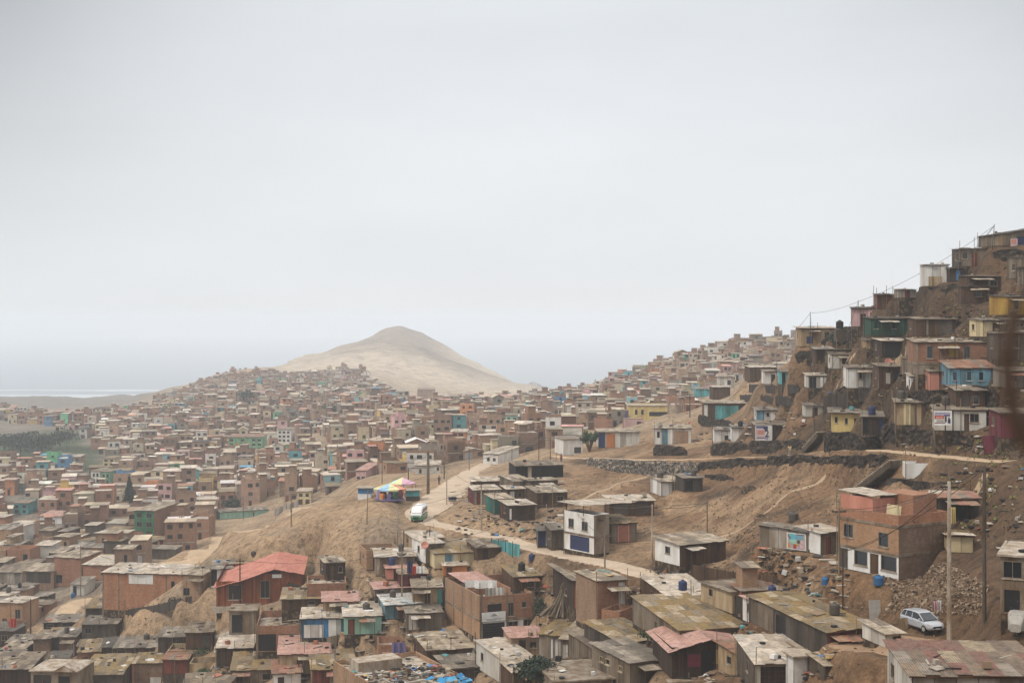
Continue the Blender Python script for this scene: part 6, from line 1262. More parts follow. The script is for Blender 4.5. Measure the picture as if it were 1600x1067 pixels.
# colourful poster on the left wall of that house (its front left corner is the corner nearest to us)
hp = next(o for o in C.objects if o.get('label') == 'house with a colourful poster on its grey wall on the dark slope')
W_, D_, H__ = SZ[hp.name]
pr_ = empty('poster', (0, 0, 0)); pr_.matrix_world = Matrix.Translation(hp.location) @ Matrix.Rotation(hp.rotation_euler.z, 4, 'Z') @ Matrix.Translation((-.06, 2.6, .1)) @ Matrix.Rotation(R(-90), 4, 'Z')
tag(pr_, 'bright multicoloured poster fixed to the grey wall on the dark slope', 'poster')
w, h = 2.4, H__ - .3; mb = MB(); mb.box(0, 0, 0, w, .04, h, .5); mb.build('panel', 'flat:white', pr_)
for k, (a, b, c, d, m) in enumerate([(.05, .05, .95, .95, 'flat:lgrey'), (.12, .55, .45, .95, 'flat:turq'), (.45, .62, .85, .88, 'flat:sky'), (.5, .9, .92, .95, 'flat:navy'), (.2, .36, .5, .6, 'flat:mint'), (.12, .6, .22, .8, 'flat:purple'), (.55, .4, .7, .6, 'flat:dgrey'), (.75, .38, .93, .6, 'flat:pink'), (.05, .1, .16, .36, 'flat:orange'), (.35, .07, .52, .32, 'flat:red'), (.52, .06, .7, .2, 'flat:lilac'), (.7, .08, .93, .32, 'flat:pink'), (.52, .22, .62, .38, 'flat:mustard'), (.05, .75, .1, .9, 'flat:red')]):
    mb = MB(); mb.box(w * a, -.012 - .002 * k, h * b, w * c, -.001, h * d, .5); mb.build('printed_field', m, pr_)
board('banner', 'pink and white hanging banner on the top right shack', 1579, 1590, 373, 389, 208.5, 'flat:pink', 'banner', 0, [(.1, .5, .8, .9, 'flat:salmon'), (.2, .05, .9, .35, 'flat:offwhite')])
board('board', 'large tilted maroon sheet leaning by the concrete steps', 1539, 1574, 680, 709, hit(1550, 709) - .2, 'plank:maroon', 'board', 10, tilt=-18)
board('board', 'tall grey blue metal sheet leaning beside the long mossy shed', 1359, 1378, 938, 972, hit(1368, 972), 'flat:lgrey', 'board', 8, tilt=-8)
board('board', 'tan sheet leaning left of the silver car', 1406, 1423, 966, 984, hit(1410, 985) - .3, 'wood:sand', 'board', 25, tilt=-10)
board('board', 'pale green plank leaning on the brick wall of the three level house', 1446, 1452, 850, 874, hit(1448, 876) - .1, 'wood:mint', 'board', 0, tilt=-10)
board('board', 'second pale green plank leaning beside the first on the brick wall', 1453, 1458, 852, 876, hit(1455, 876) - .1, 'wood:turq', 'board', 6, tilt=-12)
def cloth(label, u, v, y, wd, ht, col, grp=None):
    root = Vector((X(u, y), y, CZ - (v - VH) / F * y)); mb = MB(); n = 7
    q = [(wd * i / n, .12 * math.sin(i * 2.1 + u), -.03 * math.sin(i / n * math.pi)) for i in range(n + 1)]
    for a, b in zip(q, q[1:]):
        for k in range(3):
            z0, z1 = -ht * k / 3, -ht * (k + 1) / 3; s0, s1 = 1 + k * .2, 1 + (k + 1) * .2
            mb.face([(a[0], a[1] * s0, a[2] + z0), (b[0], b[1] * s0, b[2] + z0), (b[0], b[1] * s1, b[2] + z1), (a[0], a[1] * s1, a[2] + z1)], .5)
            mb.face([(a[0], a[1] * s0 + .02, a[2] + z0), (a[0], a[1] * s1 + .02, a[2] + z1), (b[0], b[1] * s1 + .02, b[2] + z1), (b[0], b[1] * s0 + .02, b[2] + z0)], .5)
    o = mb.build('laundry', 'flat:' + col); o.location = root; tag(o, label, 'laundry', grp)
ys = shop.location.y; cloth('large white sheet hung over the brick shop terrace', 727, 906, ys + 6, 4.3, 1.1, 'white'); cloth('white shirts hanging right of the large sheet on the brick shop', 758, 918, ys + 2.5, 1.3, 1.5, 'lgrey'); cloth('pale lilac towel hanging on the brick shop terrace', 773, 917, ys + 2.5, 1.3, 1.5, 'offwhite')
cloth('dark purple laundry on the large cluttered terrace', 612, 1003, 163, 1.6, 1.2, 'purple'); cloth('red cloth on the line at the pink laundry shack', 641, 884, 203, 1.0, 1.2, 'red'); cloth('white cloth on the line at the pink laundry shack', 650, 884, 203, 1.2, 1.0, 'white'); cloth('navy cloth hanging left of the red cloth', 636, 876, 203, .8, 1.8, 'navy')
cloth('red cloth hanging at the left edge near the village path', 14, 966, 262, 1.4, 1.6, 'red'); cloth('white cloth hanging beside the red one at the left edge', 0, 970, 262, 1.5, 1.1, 'lgrey')
cloth('blue cloth bundle beside the three level brick house', 1370, 904, 138, 1.1, .7, 'blue'); cloth('pink cloth by the rubble near the concrete pole', 1456, 938, 117, .5, .8, 'pink'); cloth('white sack cloth by the rubble near the concrete pole', 1464, 937, 117, .4, .8, 'white'); cloth('lime green cloth hanging near the concrete pole', 1486, 792, 140, .4, 1.6, 'yellow')
# fences
def fence(label, pts, h, mat='plank:brown', post='flat:dbrown', y0=80, top=None, name='fence'):
    P = [gp(u, v, y0) for u, v in pts]; o = P[0].copy(); root = empty(name, o); tag(root, label, 'fence')
    for a, b in zip(P, P[1:]):
        n = max(1, int((b - a).length / 2.2))
        for i in range(n):
            q, s = a.lerp(b, i / n) - o, a.lerp(b, (i + 1) / n) - o; t = Vector((0, .05, 0))
            mb = MB(); mb.face([q + Vector((0, 0, -.4)), s + Vector((0, 0, -.4)), s + Vector((0, 0, h)), q + Vector((0, 0, h))], .5); mb.face([q + t + Vector((0, 0, -.4)), q + t + Vector((0, 0, h)), s + t + Vector((0, 0, h)), s + t + Vector((0, 0, -.4))], .5)
            mb.build('panel', mat, root)
            mb = MB(); mb.tube(q + Vector((0, -.05, -.5)), q + Vector((0, -.05, h + .25)), .06, n=5); mb.build('post', post, root)
fence('brown mesh fence with posts along the lane behind the long mossy shed', [(1082, 906), (1120, 914), (1160, 922), (1215, 926)], 1.9)
fence('dark yard fence with white ends left of the long mossy shed', [(1140, 957), (1180, 968), (1215, 978)], 2.0, 'plank:dgrey')
fence('pale wall of boards along the foot of the dirt track', [(430, 806), (466, 792)], 1.9, 'plank:offwhite', y0=250)
fence('teal tarp fence on the lower edge of the dirt road', [(768, 858), (790, 862), (812, 867)], 1.5, 'plank:turq')
fence('purple mesh fence left of the bright yellow house', [(943, 666), (982, 662)], 4.2, 'plank:purple', y0=250)
fence('dark mesh fence right of the patched hut above the pale yellow house', [(1287, 650), (1326, 644)], 3.0, 'plank:dgrey')
fence('mesh fence with poles left of the mint green block at the bottom', [(505, 1018), (550, 1010)], 2.0, 'plank:grey')
fence('low broken stick fence under the long two storey brick house', [(200, 962), (240, 956), (300, 942)], 1.2, 'plank:dgrey')
# fair: tents and kiosks
def tent(u, v, rad, hp, ha, cols, label, n=8, yaw=0):
    root = thing('fair_tent', label, 'tent', u, v, yaw)
    for k in range(n):
        a, b = 2 * math.pi * k / n, 2 * math.pi * (k + 1) / n; mb = MB()
        A, B = (rad * math.cos(a), rad * math.sin(a), hp), (rad * math.cos(b), rad * math.sin(b), hp); mb.face([A, B, (0, 0, ha)], .5); mb.face([(A[0], A[1], hp - .25), (B[0], B[1], hp - .25), B, A], .5); mb.face([(B[0], B[1], hp - .02), (A[0], A[1], hp - .02), (0, 0, ha - .03)], .5)
        mb.build('canopy_panel', 'flat:' + cols[k % len(cols)], root)
        mb = MB(); mb.tube((A[0] * .97, A[1] * .97, -.3), (A[0] * .97, A[1] * .97, hp), .06, n=5); mb.build('post', 'flat:orange', root)
    return root
PAL.update(ppink=(.58, .34, .42), pyel=(.62, .58, .3), pora=(.62, .26, .16), pgrn=(.4, .58, .42), pblu=(.28, .45, .6))
tent(629, 771, 2.5, 2.0, 3.0, ['ppink', 'pyel', 'pora', 'pyel', 'pgrn', 'pyel', 'ppink', 'ppink'], 'rear fair tent with pastel pink and yellow canopy')
tent(609, 778, 2.9, 1.7, 2.7, ['pora', 'pora', 'pyel', 'pgrn', 'pyel', 'pblu', 'pyel', 'pora'], 'front fair tent with orange, yellow and blue canopy')
root = thing('fair_ride', 'colourful ride cars with purple and orange panels under the front fair tent', 'fair ride', 609, 780)
for k in range(10):
    a = k * .628; mb = MB(); mb.box(-.35, -.3, 0, .35, .3, 1.0 + .3 * (k % 3), .5, M=Matrix.Rotation(a, 4, 'Z') @ Matrix.Translation((0, -2.0, .2))); mb.build('car', 'flat:' + ['purple', 'dgreen', 'maroon', 'navy', 'orange', 'purple', 'red', 'black', 'lilac', 'orange'][k], root)
mb = MB(); mb.lathe([(2.6, 0), (2.6, .2)], 20); mb.build('platform', 'flat:purple', root)
def kiosk(u0, u1, vt, vb, label, up, lo, dep=2.5, rf='roof:light', yaw=6):
    y = hit((u0 + u1) / 2, vb); w = (u1 - u0) / F * y; h = (vb - vt) / F * y; root = empty('kiosk', (X(u0, y), y, CZ + ground(X((u0 + u1) / 2, y), y) - .05), R(yaw)); tag(root, label, 'kiosk')
    mb = MB(); mb.box(0, 0, -.4, w, dep, h * .45, .5); mb.build('counter', lo, root); mb = MB(); mb.box(.02, .02, h * .45, w - .02, dep - .02, h * .95, .5); mb.build('upper_wall', up, root)
    mb = MB(); mb.box(-.3, -.5, h * .95, w + .3, dep + .3, h, .5); mb.build('roof', rf, root)
kiosk(559, 580, 761, 779, 'blue and white kiosk left of the fair tents', 'flat:blue', 'flat:white', yaw=-6)
kiosk(634, 656, 765, 783, 'teal kiosk with pale roof right of the fair tents', 'flat:turq', 'flat:dgrey')
kiosk(701, 713, 775, 784, 'small blue box kiosk on the edge of the dirt road', 'flat:navy', 'flat:lgrey', 1.5)
kiosk(1240, 1269, 1022, 1066, 'white metal cabinet beside the brown garage door at the bottom', 'plank:white', 'plank:white', 1.6, yaw=13)
mb = MB(); prev = None
for k in range(9):
    a = math.pi * k / 8; q = Vector((-1.6 * math.cos(a), 0, .2 + .9 * math.sin(a)))
    if prev is not None: mb.tube(prev, q, .06, n=5)
    prev = q
o = mb.build('arch', 'flat:white'); o.location = gp(619, 783); tag(o, 'white tubular arch before the fair tents', 'arch')
# vehicles
def wheel(root, x, y, r, w, name='wheel'):
    wr = MB(); wr.tube((x, y - w / 2, r), (x, y + w / 2, r), r, n=18); wo = wr.build(name, 'flat:black', root, smooth=False)
    s = -1 if y < 0 else 1; mb = MB(); mb.tube((x, y + s * w / 2, r), (x, y + s * (w / 2 + .015), r), r * .62, n=14); mb.build('rim', 'flat:lgrey', wo)
def loft(mb, secs, t=.5, cap=True):
    for a, b in zip(secs, secs[1:]):
        n = len(a)
        for i in range(n): mb.face([a[i], a[(i + 1) % n], b[(i + 1) % n], b[i]], t)
    if cap: mb.face(secs[0][::-1], t); mb.face(secs[-1], t)
def ring(x, hw, zb, zt, r=.12, top=None):
    top = hw if top is None else top
    return [(x, -hw + r, zb), (x, hw - r, zb), (x, hw, zb + r), (x, (hw + top) / 2 + .02, zt - r * 1.2), (x, top - r * .3, zt - r * .3), (x, top - r * 1.6, zt), (x, -top + r * 1.6, zt), (x, -top + r * .3, zt - r * .3), (x, -(hw + top) / 2 - .02, zt - r * 1.2), (x, -hw, zb + r)]
def car(u, v, yaw, col, label, name='parked_car'):
    root = thing(name, label, 'car', u, v, yaw)     # +x is the nose
    mb = MB(); loft(mb, [ring(-2.0, .70, .40, .85), ring(-1.93, .80, .26, .98), ring(-1.3, .85, .22, 1.0), ring(0, .86, .22, .98), ring(.9, .86, .22, .95), ring(1.45, .83, .24, .86, .14), ring(1.85, .76, .26, .72, .14), ring(2.0, .62, .32, .6, .12)]); mb.build('body', 'gloss:' + col, root, smooth=False)
    # cabin in glass, with roof and pillars over it
    g = [ring(-1.9, .70, .93, 1.1, .08, .66), ring(-1.6, .76, .93, 1.40, .08, .60), ring(-.3, .80, .93, 1.50, .08, .64), ring(.25, .80, .93, 1.44, .08, .62), ring(1.15, .76, .9, .98, .06, .70)]
    mb = MB(); loft(mb, g); mb.build('cabin_glass', 'glass', root)
    mb = MB(); loft(mb, [ring(-1.72, .60, 1.36, 1.43, .05), ring(-1.4, .66, 1.42, 1.50, .05), ring(-.3, .67, 1.47, 1.55, .05), ring(.2, .66, 1.43, 1.5, .05), ring(.34, .60, 1.38, 1.44, .05)]); mb.build('roof', 'gloss:' + col, root)
    for s in (-1, 1):
        for (a, b) in (((.32, .62, 1.42), (1.12, .76, .94)), ((-.35, .66, 1.5), (-.3, .85, .95)), ((-1.15, .64, 1.46), (-1.2, .83, .97)), ((-1.68, .58, 1.4), (-1.92, .74, .95))):
            mb = MB(); mb.tube((a[0], a[1] * s, a[2]), (b[0], b[1] * s, b[2]), .045, n=5); mb.build('pillar', 'gloss:' + col, root)
        mb = MB(); loft(mb, [[(1.62, s * .55, .62), (1.62, s * .8, .62), (1.62, s * .8, .80), (1.62, s * .55, .80)], [(1.96, s * .5, .60), (1.90, s * .75, .60), (1.83, s * .74, .72), (1.9, s * .5, .70)]]); mb.build('headlight', 'gloss:lgrey', root)
        mb = MB(); mb.box(.75, s * .86 if s > 0 else -.98, .98, .92, s * .98 if s > 0 else -.86, 1.12, .5); mb.build('mirror', 'gloss:' + col, root)
        wheel(root, 1.25, s * .76, .31, .2); wheel(root, -1.25, s * .76, .31, .2)
        mb = MB(); mb.box(-.2, s * .875 - .008, .80, .0, s * .875 + .008, .83, .5); mb.build('door_handle', 'flat:dgrey', root)
    mb = MB(); mb.box(1.9, -.42, .44, 2.03, .42, .60, .5); mb.build('grille', 'flat:black', root)
    mb = MB(); mb.box(1.80, -.70, .26, 2.0, .70, .36, .5); mb.build('bumper', 'flat:dgrey', root)
    mb = MB(); mb.box(2.0, -.22, .36, 2.035, .22, .46, .5); mb.build('number_plate', 'flat:white', root)
    return root
PAL.update(silver=(.36, .37, .39), cargreen=(.02, .16, .07), cwhite=(.72, .72, .7))
c1 = car(1441, 982, -68, 'silver', 'silver hatchback parked on the dirt lane below the rubble', 'parked_car')
c2 = car(757, 1020, 160, 'lgrey', 'grey car half hidden between the brick shop and the tan roof')
def bus(u, v, yaw):
    root = thing('minibus', 'white minibus with green lower body coming down the dirt road', 'minibus', u, v, yaw)
    mb = MB(); loft(mb, [ring(-2.7, .88, .35, 1.05, .15), ring(-2.6, .95, .3, 1.1, .1), ring(2.3, .95, .3, 1.1, .1), ring(2.75, .88, .35, 1.02, .15)]); mb.build('lower_body', 'gloss:cargreen', root)
    mb = MB(); loft(mb, [ring(-2.68, .90, 1.05, 2.3, .2, .8), ring(-2.4, .93, 1.06, 2.45, .2, .82), ring(1.5, .93, 1.06, 2.45, .2, .82), ring(2.2, .92, 1.06, 2.15, .2, .78), ring(2.7, .88, 1.0, 1.25, .1, .82)]); mb.build('upper_body', 'gloss:cwhite', root)
    mb = MB(); mb.face([(2.62, -.76, 1.42), (2.62, .76, 1.42), (2.02, .66, 2.2), (2.02, -.66, 2.2)], .5); mb.build('windscreen', 'glass', root)
    for s in (-1, 1):
        for k in range(4): mb = MB(); mb.box(-2.3 + k, s * .945 - .02, 1.45, -1.45 + k, s * .945 + .01, 2.0, .5); mb.build('window', 'glass', root)
        mb = MB(); mb.box(2.7, s * .62 - .14, .75, 2.8, s * .62 + .14, .95, .5); mb.build('headlight', 'gloss:lgrey', root)
        wheel(root, 1.7, s * .86, .36, .22); wheel(root, -1.7, s * .86, .36, .22)
        mb = MB(); mb.box(2.3, s * 1.0 - .05, 1.5, 2.4, s * 1.0 + .1, 1.75, .5); mb.build('mirror', 'flat:dgrey', root)
    mb = MB(); mb.box(2.72, -.4, .5, 2.82, .4, .72, .5); mb.build('grille', 'flat:black', root)
    mb = MB(); mb.box(-1.5, -.5, 2.44, .6, .5, 2.56, .5); mb.build('roof_hatch', 'gloss:cwhite', root)
bus(655, 812, -97)
root = thing('three_wheeler', 'white and black three wheeled taxi at the right edge of the lane', 'taxi', 1590, 990, -118)
mb = MB(); loft(mb, [ring(-1.2, .60, .35, 1.6, .12), ring(-.2, .64, .3, 1.72, .12), ring(.6, .6, .3, 1.65, .12), ring(1.15, .40, .35, .95, .12)]); mb.build('shell', 'flat:lgrey', root)
mb = MB(); loft(mb, [ring(-1.0, .655, .95, 1.45, .1), ring(.3, .66, .95, 1.45, .1)]); mb.build('side_opening', 'glass', root)
mb = MB(); mb.face([(1.0, -.36, 1.0), (1.0, .36, 1.0), (.68, .45, 1.55), (.68, -.45, 1.55)], .5); mb.build('windscreen', 'glass', root)
for a in ((.95, 0), (-.8, .55), (-.8, -.55)): wheel(root, a[0], a[1], .24, .14)
# ------------------------------------------------------------------ cables from every pole to its neighbours, tanks on roofs, cuts in the bare slopes
seen = {('J', 'I'), ('H', 'I'), ('H', 'L'), ('L', 'M'), ('a', 'b'), ('a', 's'), ('k', 'l'), ('h', 'u'), ('d', 'j'), ('u', 'v'), ('v', 'x'), ('x', 'z')}; kk = sorted(T); nc = 0
for a in kk:
    for b in sorted(kk, key=lambda q: (T[q] - T[a]).length)[1:4]:
        k2 = tuple(sorted((a, b)))
        if k2 in seen or (T[b] - T[a]).length > 90 or (T[b] - T[a]).length < 6 or nc > 46: continue
        seen.add(k2); nc += 1; m_ = (T[a] + T[b]) / 2; wire(T[a], T[b], (T[a] - T[b]).length * .035, autolabel('thin dark cable strung', 800 + F * m_.x / m_.y, VH - (m_.z - CZ) / m_.y * F), .03)
for r_, W, D, H in [(o, *SZ[o.name]) for o in list(C.objects) if o.name in SZ and o.location.y < 330]:
    if r5.random() < .12 and 'gable' not in r_['label'] and r_ is not shop:
        x, y = r5.uniform(.8, max(.9, W - .8)), r5.uniform(.8, max(.9, D - .8)); M = Matrix.Translation(r_.location) @ Matrix.Rotation(r_.rotation_euler.z, 4, 'Z'); p = M @ Vector((x, y, H + .04 * y + .12))
        u_, v_ = 800 + F * p.x / p.y, VH - (p.z - CZ) / p.y * F; cn = r5.choice(['black', 'black', 'navy', 'dgrey', 'dgrey'])
        tank(u_, v_, p.y, r5.uniform(.4, .55), r5.uniform(.9, 1.2), cn, autolabel({'navy': 'dark blue', 'dgrey': 'grey', 'black': 'black', 'blue': 'bright blue'}[cn] + ' water tank on a roof', u_, v_), z=p.z)
rb = random.Random(14)
for k in range(26):
    u = rb.uniform(860, 1330); v = rb.uniform(752, 858)
    if any(q[0] - 8 < u < q[2] + 8 and q[1] - 6 < v < q[3] + 12 for q in SCR) or v > 770 + (u - 700) * .16: continue
    L_ = rb.uniform(10, 34); h = rb.uniform(2, 5); s_ = rb.uniform(-.12, .12)
    o = cut('x', [(u + L_ * t, v - h * math.sin(math.pi * t) + s_ * L_ * t, v + s_ * L_ * t + .5) for t in (0.02, .3, .6, .98)], 'stone:earth', th=.5, step=.5, name='earth_bank', jit_=.1); o['kind'] = 'structure'; del o['label']; del o['category']
fp = roadmat('trodden_dirt', (.33, .24, .155))
for pts in ([(1090, 862), (1120, 840), (1165, 822), (1200, 800), (1230, 770), (1290, 745)], [(900, 790), (930, 770), (975, 752), (1010, 745)], [(1290, 690), (1330, 640), (1300, 612), (1345, 570), (1440, 560)], [(470, 860), (520, 830), (560, 800), (580, 786)], [(1400, 905), (1440, 880), (1500, 800), (1540, 740)]):
    ribbon('footpath', [gp(*p) for p in pts], .9, fp, lift=.05)
# ------------------------------------------------------------------ people
def person(u, v, label, top, legs, yaw=0, pose='stand', y=None, dz=0):
    root = thing('person', label, 'person', u, v, yaw, y=y, dz=dz)
    def skin(name, verts, edges, rad, mat, par):
        me = bpy.data.meshes.new(name); me.from_pydata(verts, edges, []); me.materials.append(MAT(mat)); o = bpy.data.objects.new(name, me); C.objects.link(o); o.parent = par
        m = o.modifiers.new('Skin', 'SKIN'); 
        if not me.skin_vertices: 
            pass
        for sv, r_ in zip(me.skin_vertices[0].data, rad): sv.radius = (r_, r_)
        me.skin_vertices[0].data[0].use_root = True
        s = o.modifiers.new('Subdivision', 'SUBSURF'); s.levels = 1; s.render_levels = 1; return o
    b = .35 if pose == 'bend' else 0
    st = .16 if pose == 'walk' else .05
    V = [(0, 0, .92), (0, -b * .4, 1.15), (0, -b, 1.38 - b * .3), (0, -b * 1.3, 1.50 - b * .4), (0, -b * 1.5, 1.62 - b * .5), (0, -b * 1.5 - .01, 1.72 - b * .5),
         (-.1, 0, .88), (-.11, -st, .5), (-.11, -st + (.05 if pose == 'walk' else 0), .09), (-.11, -st - .14, .04), (.1, 0, .88), (.11, st, .5), (.11, st + .04, .09), (.11, st - .1, .04),
         (-.19, -b, 1.38 - b * .3), (-.25, -b - .02, 1.12 - b * .3), (-.24, -b - .14, .90), (-.24, -b - .18, .80), (.19, -b, 1.38 - b * .3), (.25, -b - .02, 1.12 - b * .3), (.24, -b - .12, .90), (.24, -b - .16, .80)]
    E = [(0, 1), (1, 2), (2, 3), (3, 4), (4, 5), (0, 6), (6, 7), (7, 8), (8, 9), (0, 10), (10, 11), (11, 12), (12, 13), (2, 14), (14, 15), (15, 16), (16, 17), (2, 18), (18, 19), (19, 20), (20, 21)]
    Rr = [.14, .13, .13, .055, .095, .07, .085, .06, .04, .035, .085, .06, .04, .035, .055, .045, .032, .035, .055, .045, .032, .035]
    skin('body', V, E, Rr, 'flat:brown', root)
    skin('shirt', [V[0], V[1], V[2], V[14], V[15], V[18], V[19]], [(0, 1), (1, 2), (2, 3), (3, 4), (2, 5), (5, 6)], [.17, .16, .16, .075, .06, .075, .06], 'flat:' + top, root)
    skin('trousers', [V[0], V[6], V[7], V[8], V[10], V[11], V[12]], [(0, 1), (1, 2), (2, 3), (0, 4), (4, 5), (5, 6)], [.155, .11, .085, .07, .11, .085, .07], 'flat:' + legs, root)
    mb = MB(); mb.lathe([(.1, 0), (.115, .06), (.09, .13), (.03, .16)], 10, c=(0, -b * 1.5 + .02, 1.64 - b * .5)); mb.build('hair', 'flat:black', root, smooth=True)
for a in ((686, 757, 'person in dark blue clothes walking on the open ground by the dirt road', 'navy', 'dgrey', 20, 'walk'), (877, 722, 'person in red at the end of the terrace path', 'red', 'navy', 0, 'stand'),
          (982, 948, 'person in orange bending beside the brick tower house', 'orange', 'maroon', 60, 'bend'), (990, 946, 'dark dressed person next to the bending one in orange', 'dgrey', 'brown', -40, 'bend'),
          (1234, 712, 'person in pale yellow on the terrace path', 'yellow', 'lgrey', 0, 'stand'), (396, 808, 'small person in red on the dirt track', 'maroon', 'dgrey', 30, 'walk'), (455, 801, 'small person in grey on the dirt track', 'dgrey', 'navy', -30, 'walk'),
          (838, 1022, 'person in dark clothes in the shade right of the stepped tan roof', 'maroon', 'black', 0, 'stand'), (1580, 985, 'person in red beside the three wheeled taxi', 'red', 'dgrey', 0, 'stand')):
    person(*a)
# ------------------------------------------------------------------ trees and plants
def leaves(mb, c, rad, n, size, rr, flat=1.0, gap=.0):
    for _ in range(n):
        d = Vector((rr.gauss(0, 1), rr.gauss(0, 1), rr.gauss(0, 1) * flat)).normalized() * (rr.random() ** .4)
        p = Vector((c[0] + d.x * rad[0], c[1] + d.y * rad[1], c[2] + d.z * rad[2])); a = Vector((rr.uniform(-1, 1), rr.uniform(-1, 1), rr.uniform(-1, 1))).normalized(); b = a.orthogonal().normalized(); s = size * rr.uniform(.6, 1.4)
        mb.face([p - a * s, p + b * s * .6, p + a * s, p - b * s * .6], rr.random())
def tree(u, v, h, cr, label, mat='leaf:', kind='round', y=None, cat='tree', name=None, n=900, dense=None):
    rr = random.Random(int(u * 7 + v)); root = thing(name or {'round': 'leafy_tree', 'cone': 'conifer', 'spike': 'desert_tree', 'bush': 'bush'}[kind], label, cat, u, v, y=y); k = 0; ls = max(1, root.location.y / 210)
    mb = MB(); f = MB()
    if kind == 'cone':
        mb.tube((0, 0, -.3), (0, 0, h), .16, .03, 7)
        for i in range(14):
            z = h * (.12 + .85 * i / 14); r_ = cr * (1 - i / 14.5)
            for j in range(7):
                a = j * .9 + i * 1.3 + rr.random() * .4; e = (r_ * math.cos(a), r_ * math.sin(a), z - .15 * r_); mb.tube((0, 0, z), e, .035, .012, 4)
                leaves(f, (e[0] * .62, e[1] * .62, z), (r_ * .38, r_ * .38, h * .03), int(n / 98), .16 * ls, rr)
    elif kind == 'spike':
        for j in range(9):
            a = j * .7; e = Vector((math.cos(a) * cr * rr.uniform(.3, 1), math.sin(a) * cr * rr.uniform(.3, 1), h * rr.uniform(.6, 1))); m_ = e * .5 + Vector((0, 0, h * .08)); mb.tube((0, 0, -.2), m_, .12, .08, 5); mb.tube(m_, e, .08, .03, 5)
            for t in (.45, .65, .85, 1.0): q = m_.lerp(e, t); leaves(f, q, (.5, .5, .7), int(n / 36), .17 * ls, rr)
    else:
        if kind == 'round':
            mb.tube((0, 0, -.3), (.1, 0, h * .45), .2, .13, 7)
            for j in range(6):
                a = j * 1.05; e = (cr * .6 * math.cos(a), cr * .6 * math.sin(a), h * rr.uniform(.65, .85)); mb.tube((.1, 0, h * .42), e, .1, .03, 5)
                leaves(f, e, (cr * .5, cr * .5, cr * .42), int(n / 7), .17 * ls, rr)
            leaves(f, (0, 0, h * .85), (cr * .6, cr * .6, cr * .4), int(n / 7), .17 * ls, rr)
        else:
            for j in range(6): mb.tube((0, 0, -.2), (rr.uniform(-cr, cr) * .6, rr.uniform(-cr, cr) * .6, h * rr.uniform(.5, .9)), .05, .02, 4)
            for j in range(5): leaves(f, (rr.uniform(-cr, cr) * .6, rr.uniform(-cr, cr) * .6, h * rr.uniform(.3, .7)), (cr * .5, cr * .5, h * .35), int(n / 5), .14 * ls, rr)
    mb.build('trunk' if kind != 'bush' else 'stem', 'flat:brown', root); f.build('crown' if kind != 'bush' else 'foliage', mat, root, uv=False)
tree(202, 790, 10, 2.6, 'tall dark conifer among the brick houses in the left valley', 'leaf:dark', 'cone', n=1800)
tree(921, 706, 4.8, 2.2, 'spiky grey green tree at the end of the terrace', 'leaf:', 'spike', n=1000)
tree(836, 1075, 3.9, 2.2, 'rounded dark green tree at the bottom edge', 'leaf:dark', 'round', n=1500, y=152)
tree(516, 656, 7, 6, 'dull round tree left of the pale blue houses in the town', 'leaf:dark', 'round', n=500)
tree(385, 634, 9, 5, 'dark tree in the gap on the far left ridge', 'leaf:dark', 'round', n=300)
tree(405, 760, 4.5, 3, 'low dark tree beside the brick houses above the dirt track', 'leaf:dark', 'round', n=400)
tree(362, 802, 4, 3, 'dark tree behind the long turquoise wall', 'leaf:dark', 'round', n=400)
tree(1302, 540, 2.5, 2.4, 'dark bush beside the ochre skyline house', 'leaf:dark', 'bush', cat='bush', n=500)
for (u, v, h, c, lb, mt) in ((322, 1022, 1.6, 2.2, 'green bush on the cream walled yard', 'leaf:'), (322, 1058, 1.4, 1.6, 'green bush inside the ruined cream room', 'leaf:'), (272, 950, 2.0, 1.8, 'bush at the foot of the brick annex', 'leaf:dark'), (843, 958, 2.0, 2.0, 'dark green bush right of the brick shop', 'leaf:dark'),
      (460, 926, 1.6, 1.2, 'round green bush at the corner of the red roof hall', 'leaf:dark'), (1005, 1003, 1.2, 3.4, 'patch of tall green grass on the mossy roof', 'leaf:dry'), (1022, 1000, 1.1, 2.4, 'smaller green grass patch on the mossy roof', 'leaf:'), (950, 1020, 2.6, 1.2, 'dark bush between weathered grey house and grassy roof', 'leaf:dark'), (1268, 850, 1.5, 1.2, 'green bush right of the poster house', 'leaf:dark'), (1450, 800, 1.5, 1.5, 'dark bush near the stairs of the brick house', 'leaf:dark'), (1570, 545, 2, 2, 'dark bush below the dark concrete house', 'leaf:dark'), (520, 660, 3, 3, 'grey green bush beside the dull round tree', 'leaf:dark')):
    tree(u, v, h, c, lb, mt, 'bush', cat='bush', n=500)
rr = random.Random(4)
for k, (u, v) in enumerate([(8, 704), (22, 707), (36, 703), (52, 706), (66, 708), (80, 702), (94, 700), (106, 704), (4, 712), (30, 714), (60, 716), (74, 713)]):
    tree(u + rr.uniform(-3, 3), v, 8 + rr.uniform(-2, 2), 6, 'dark leafy tree in the row below the green fields at left', 'leaf:dark', 'round', n=300); 
for o in C.objects:
    if o.get('label', '').startswith('dark leafy tree in the row'): o['group'] = 'trees below the green fields'
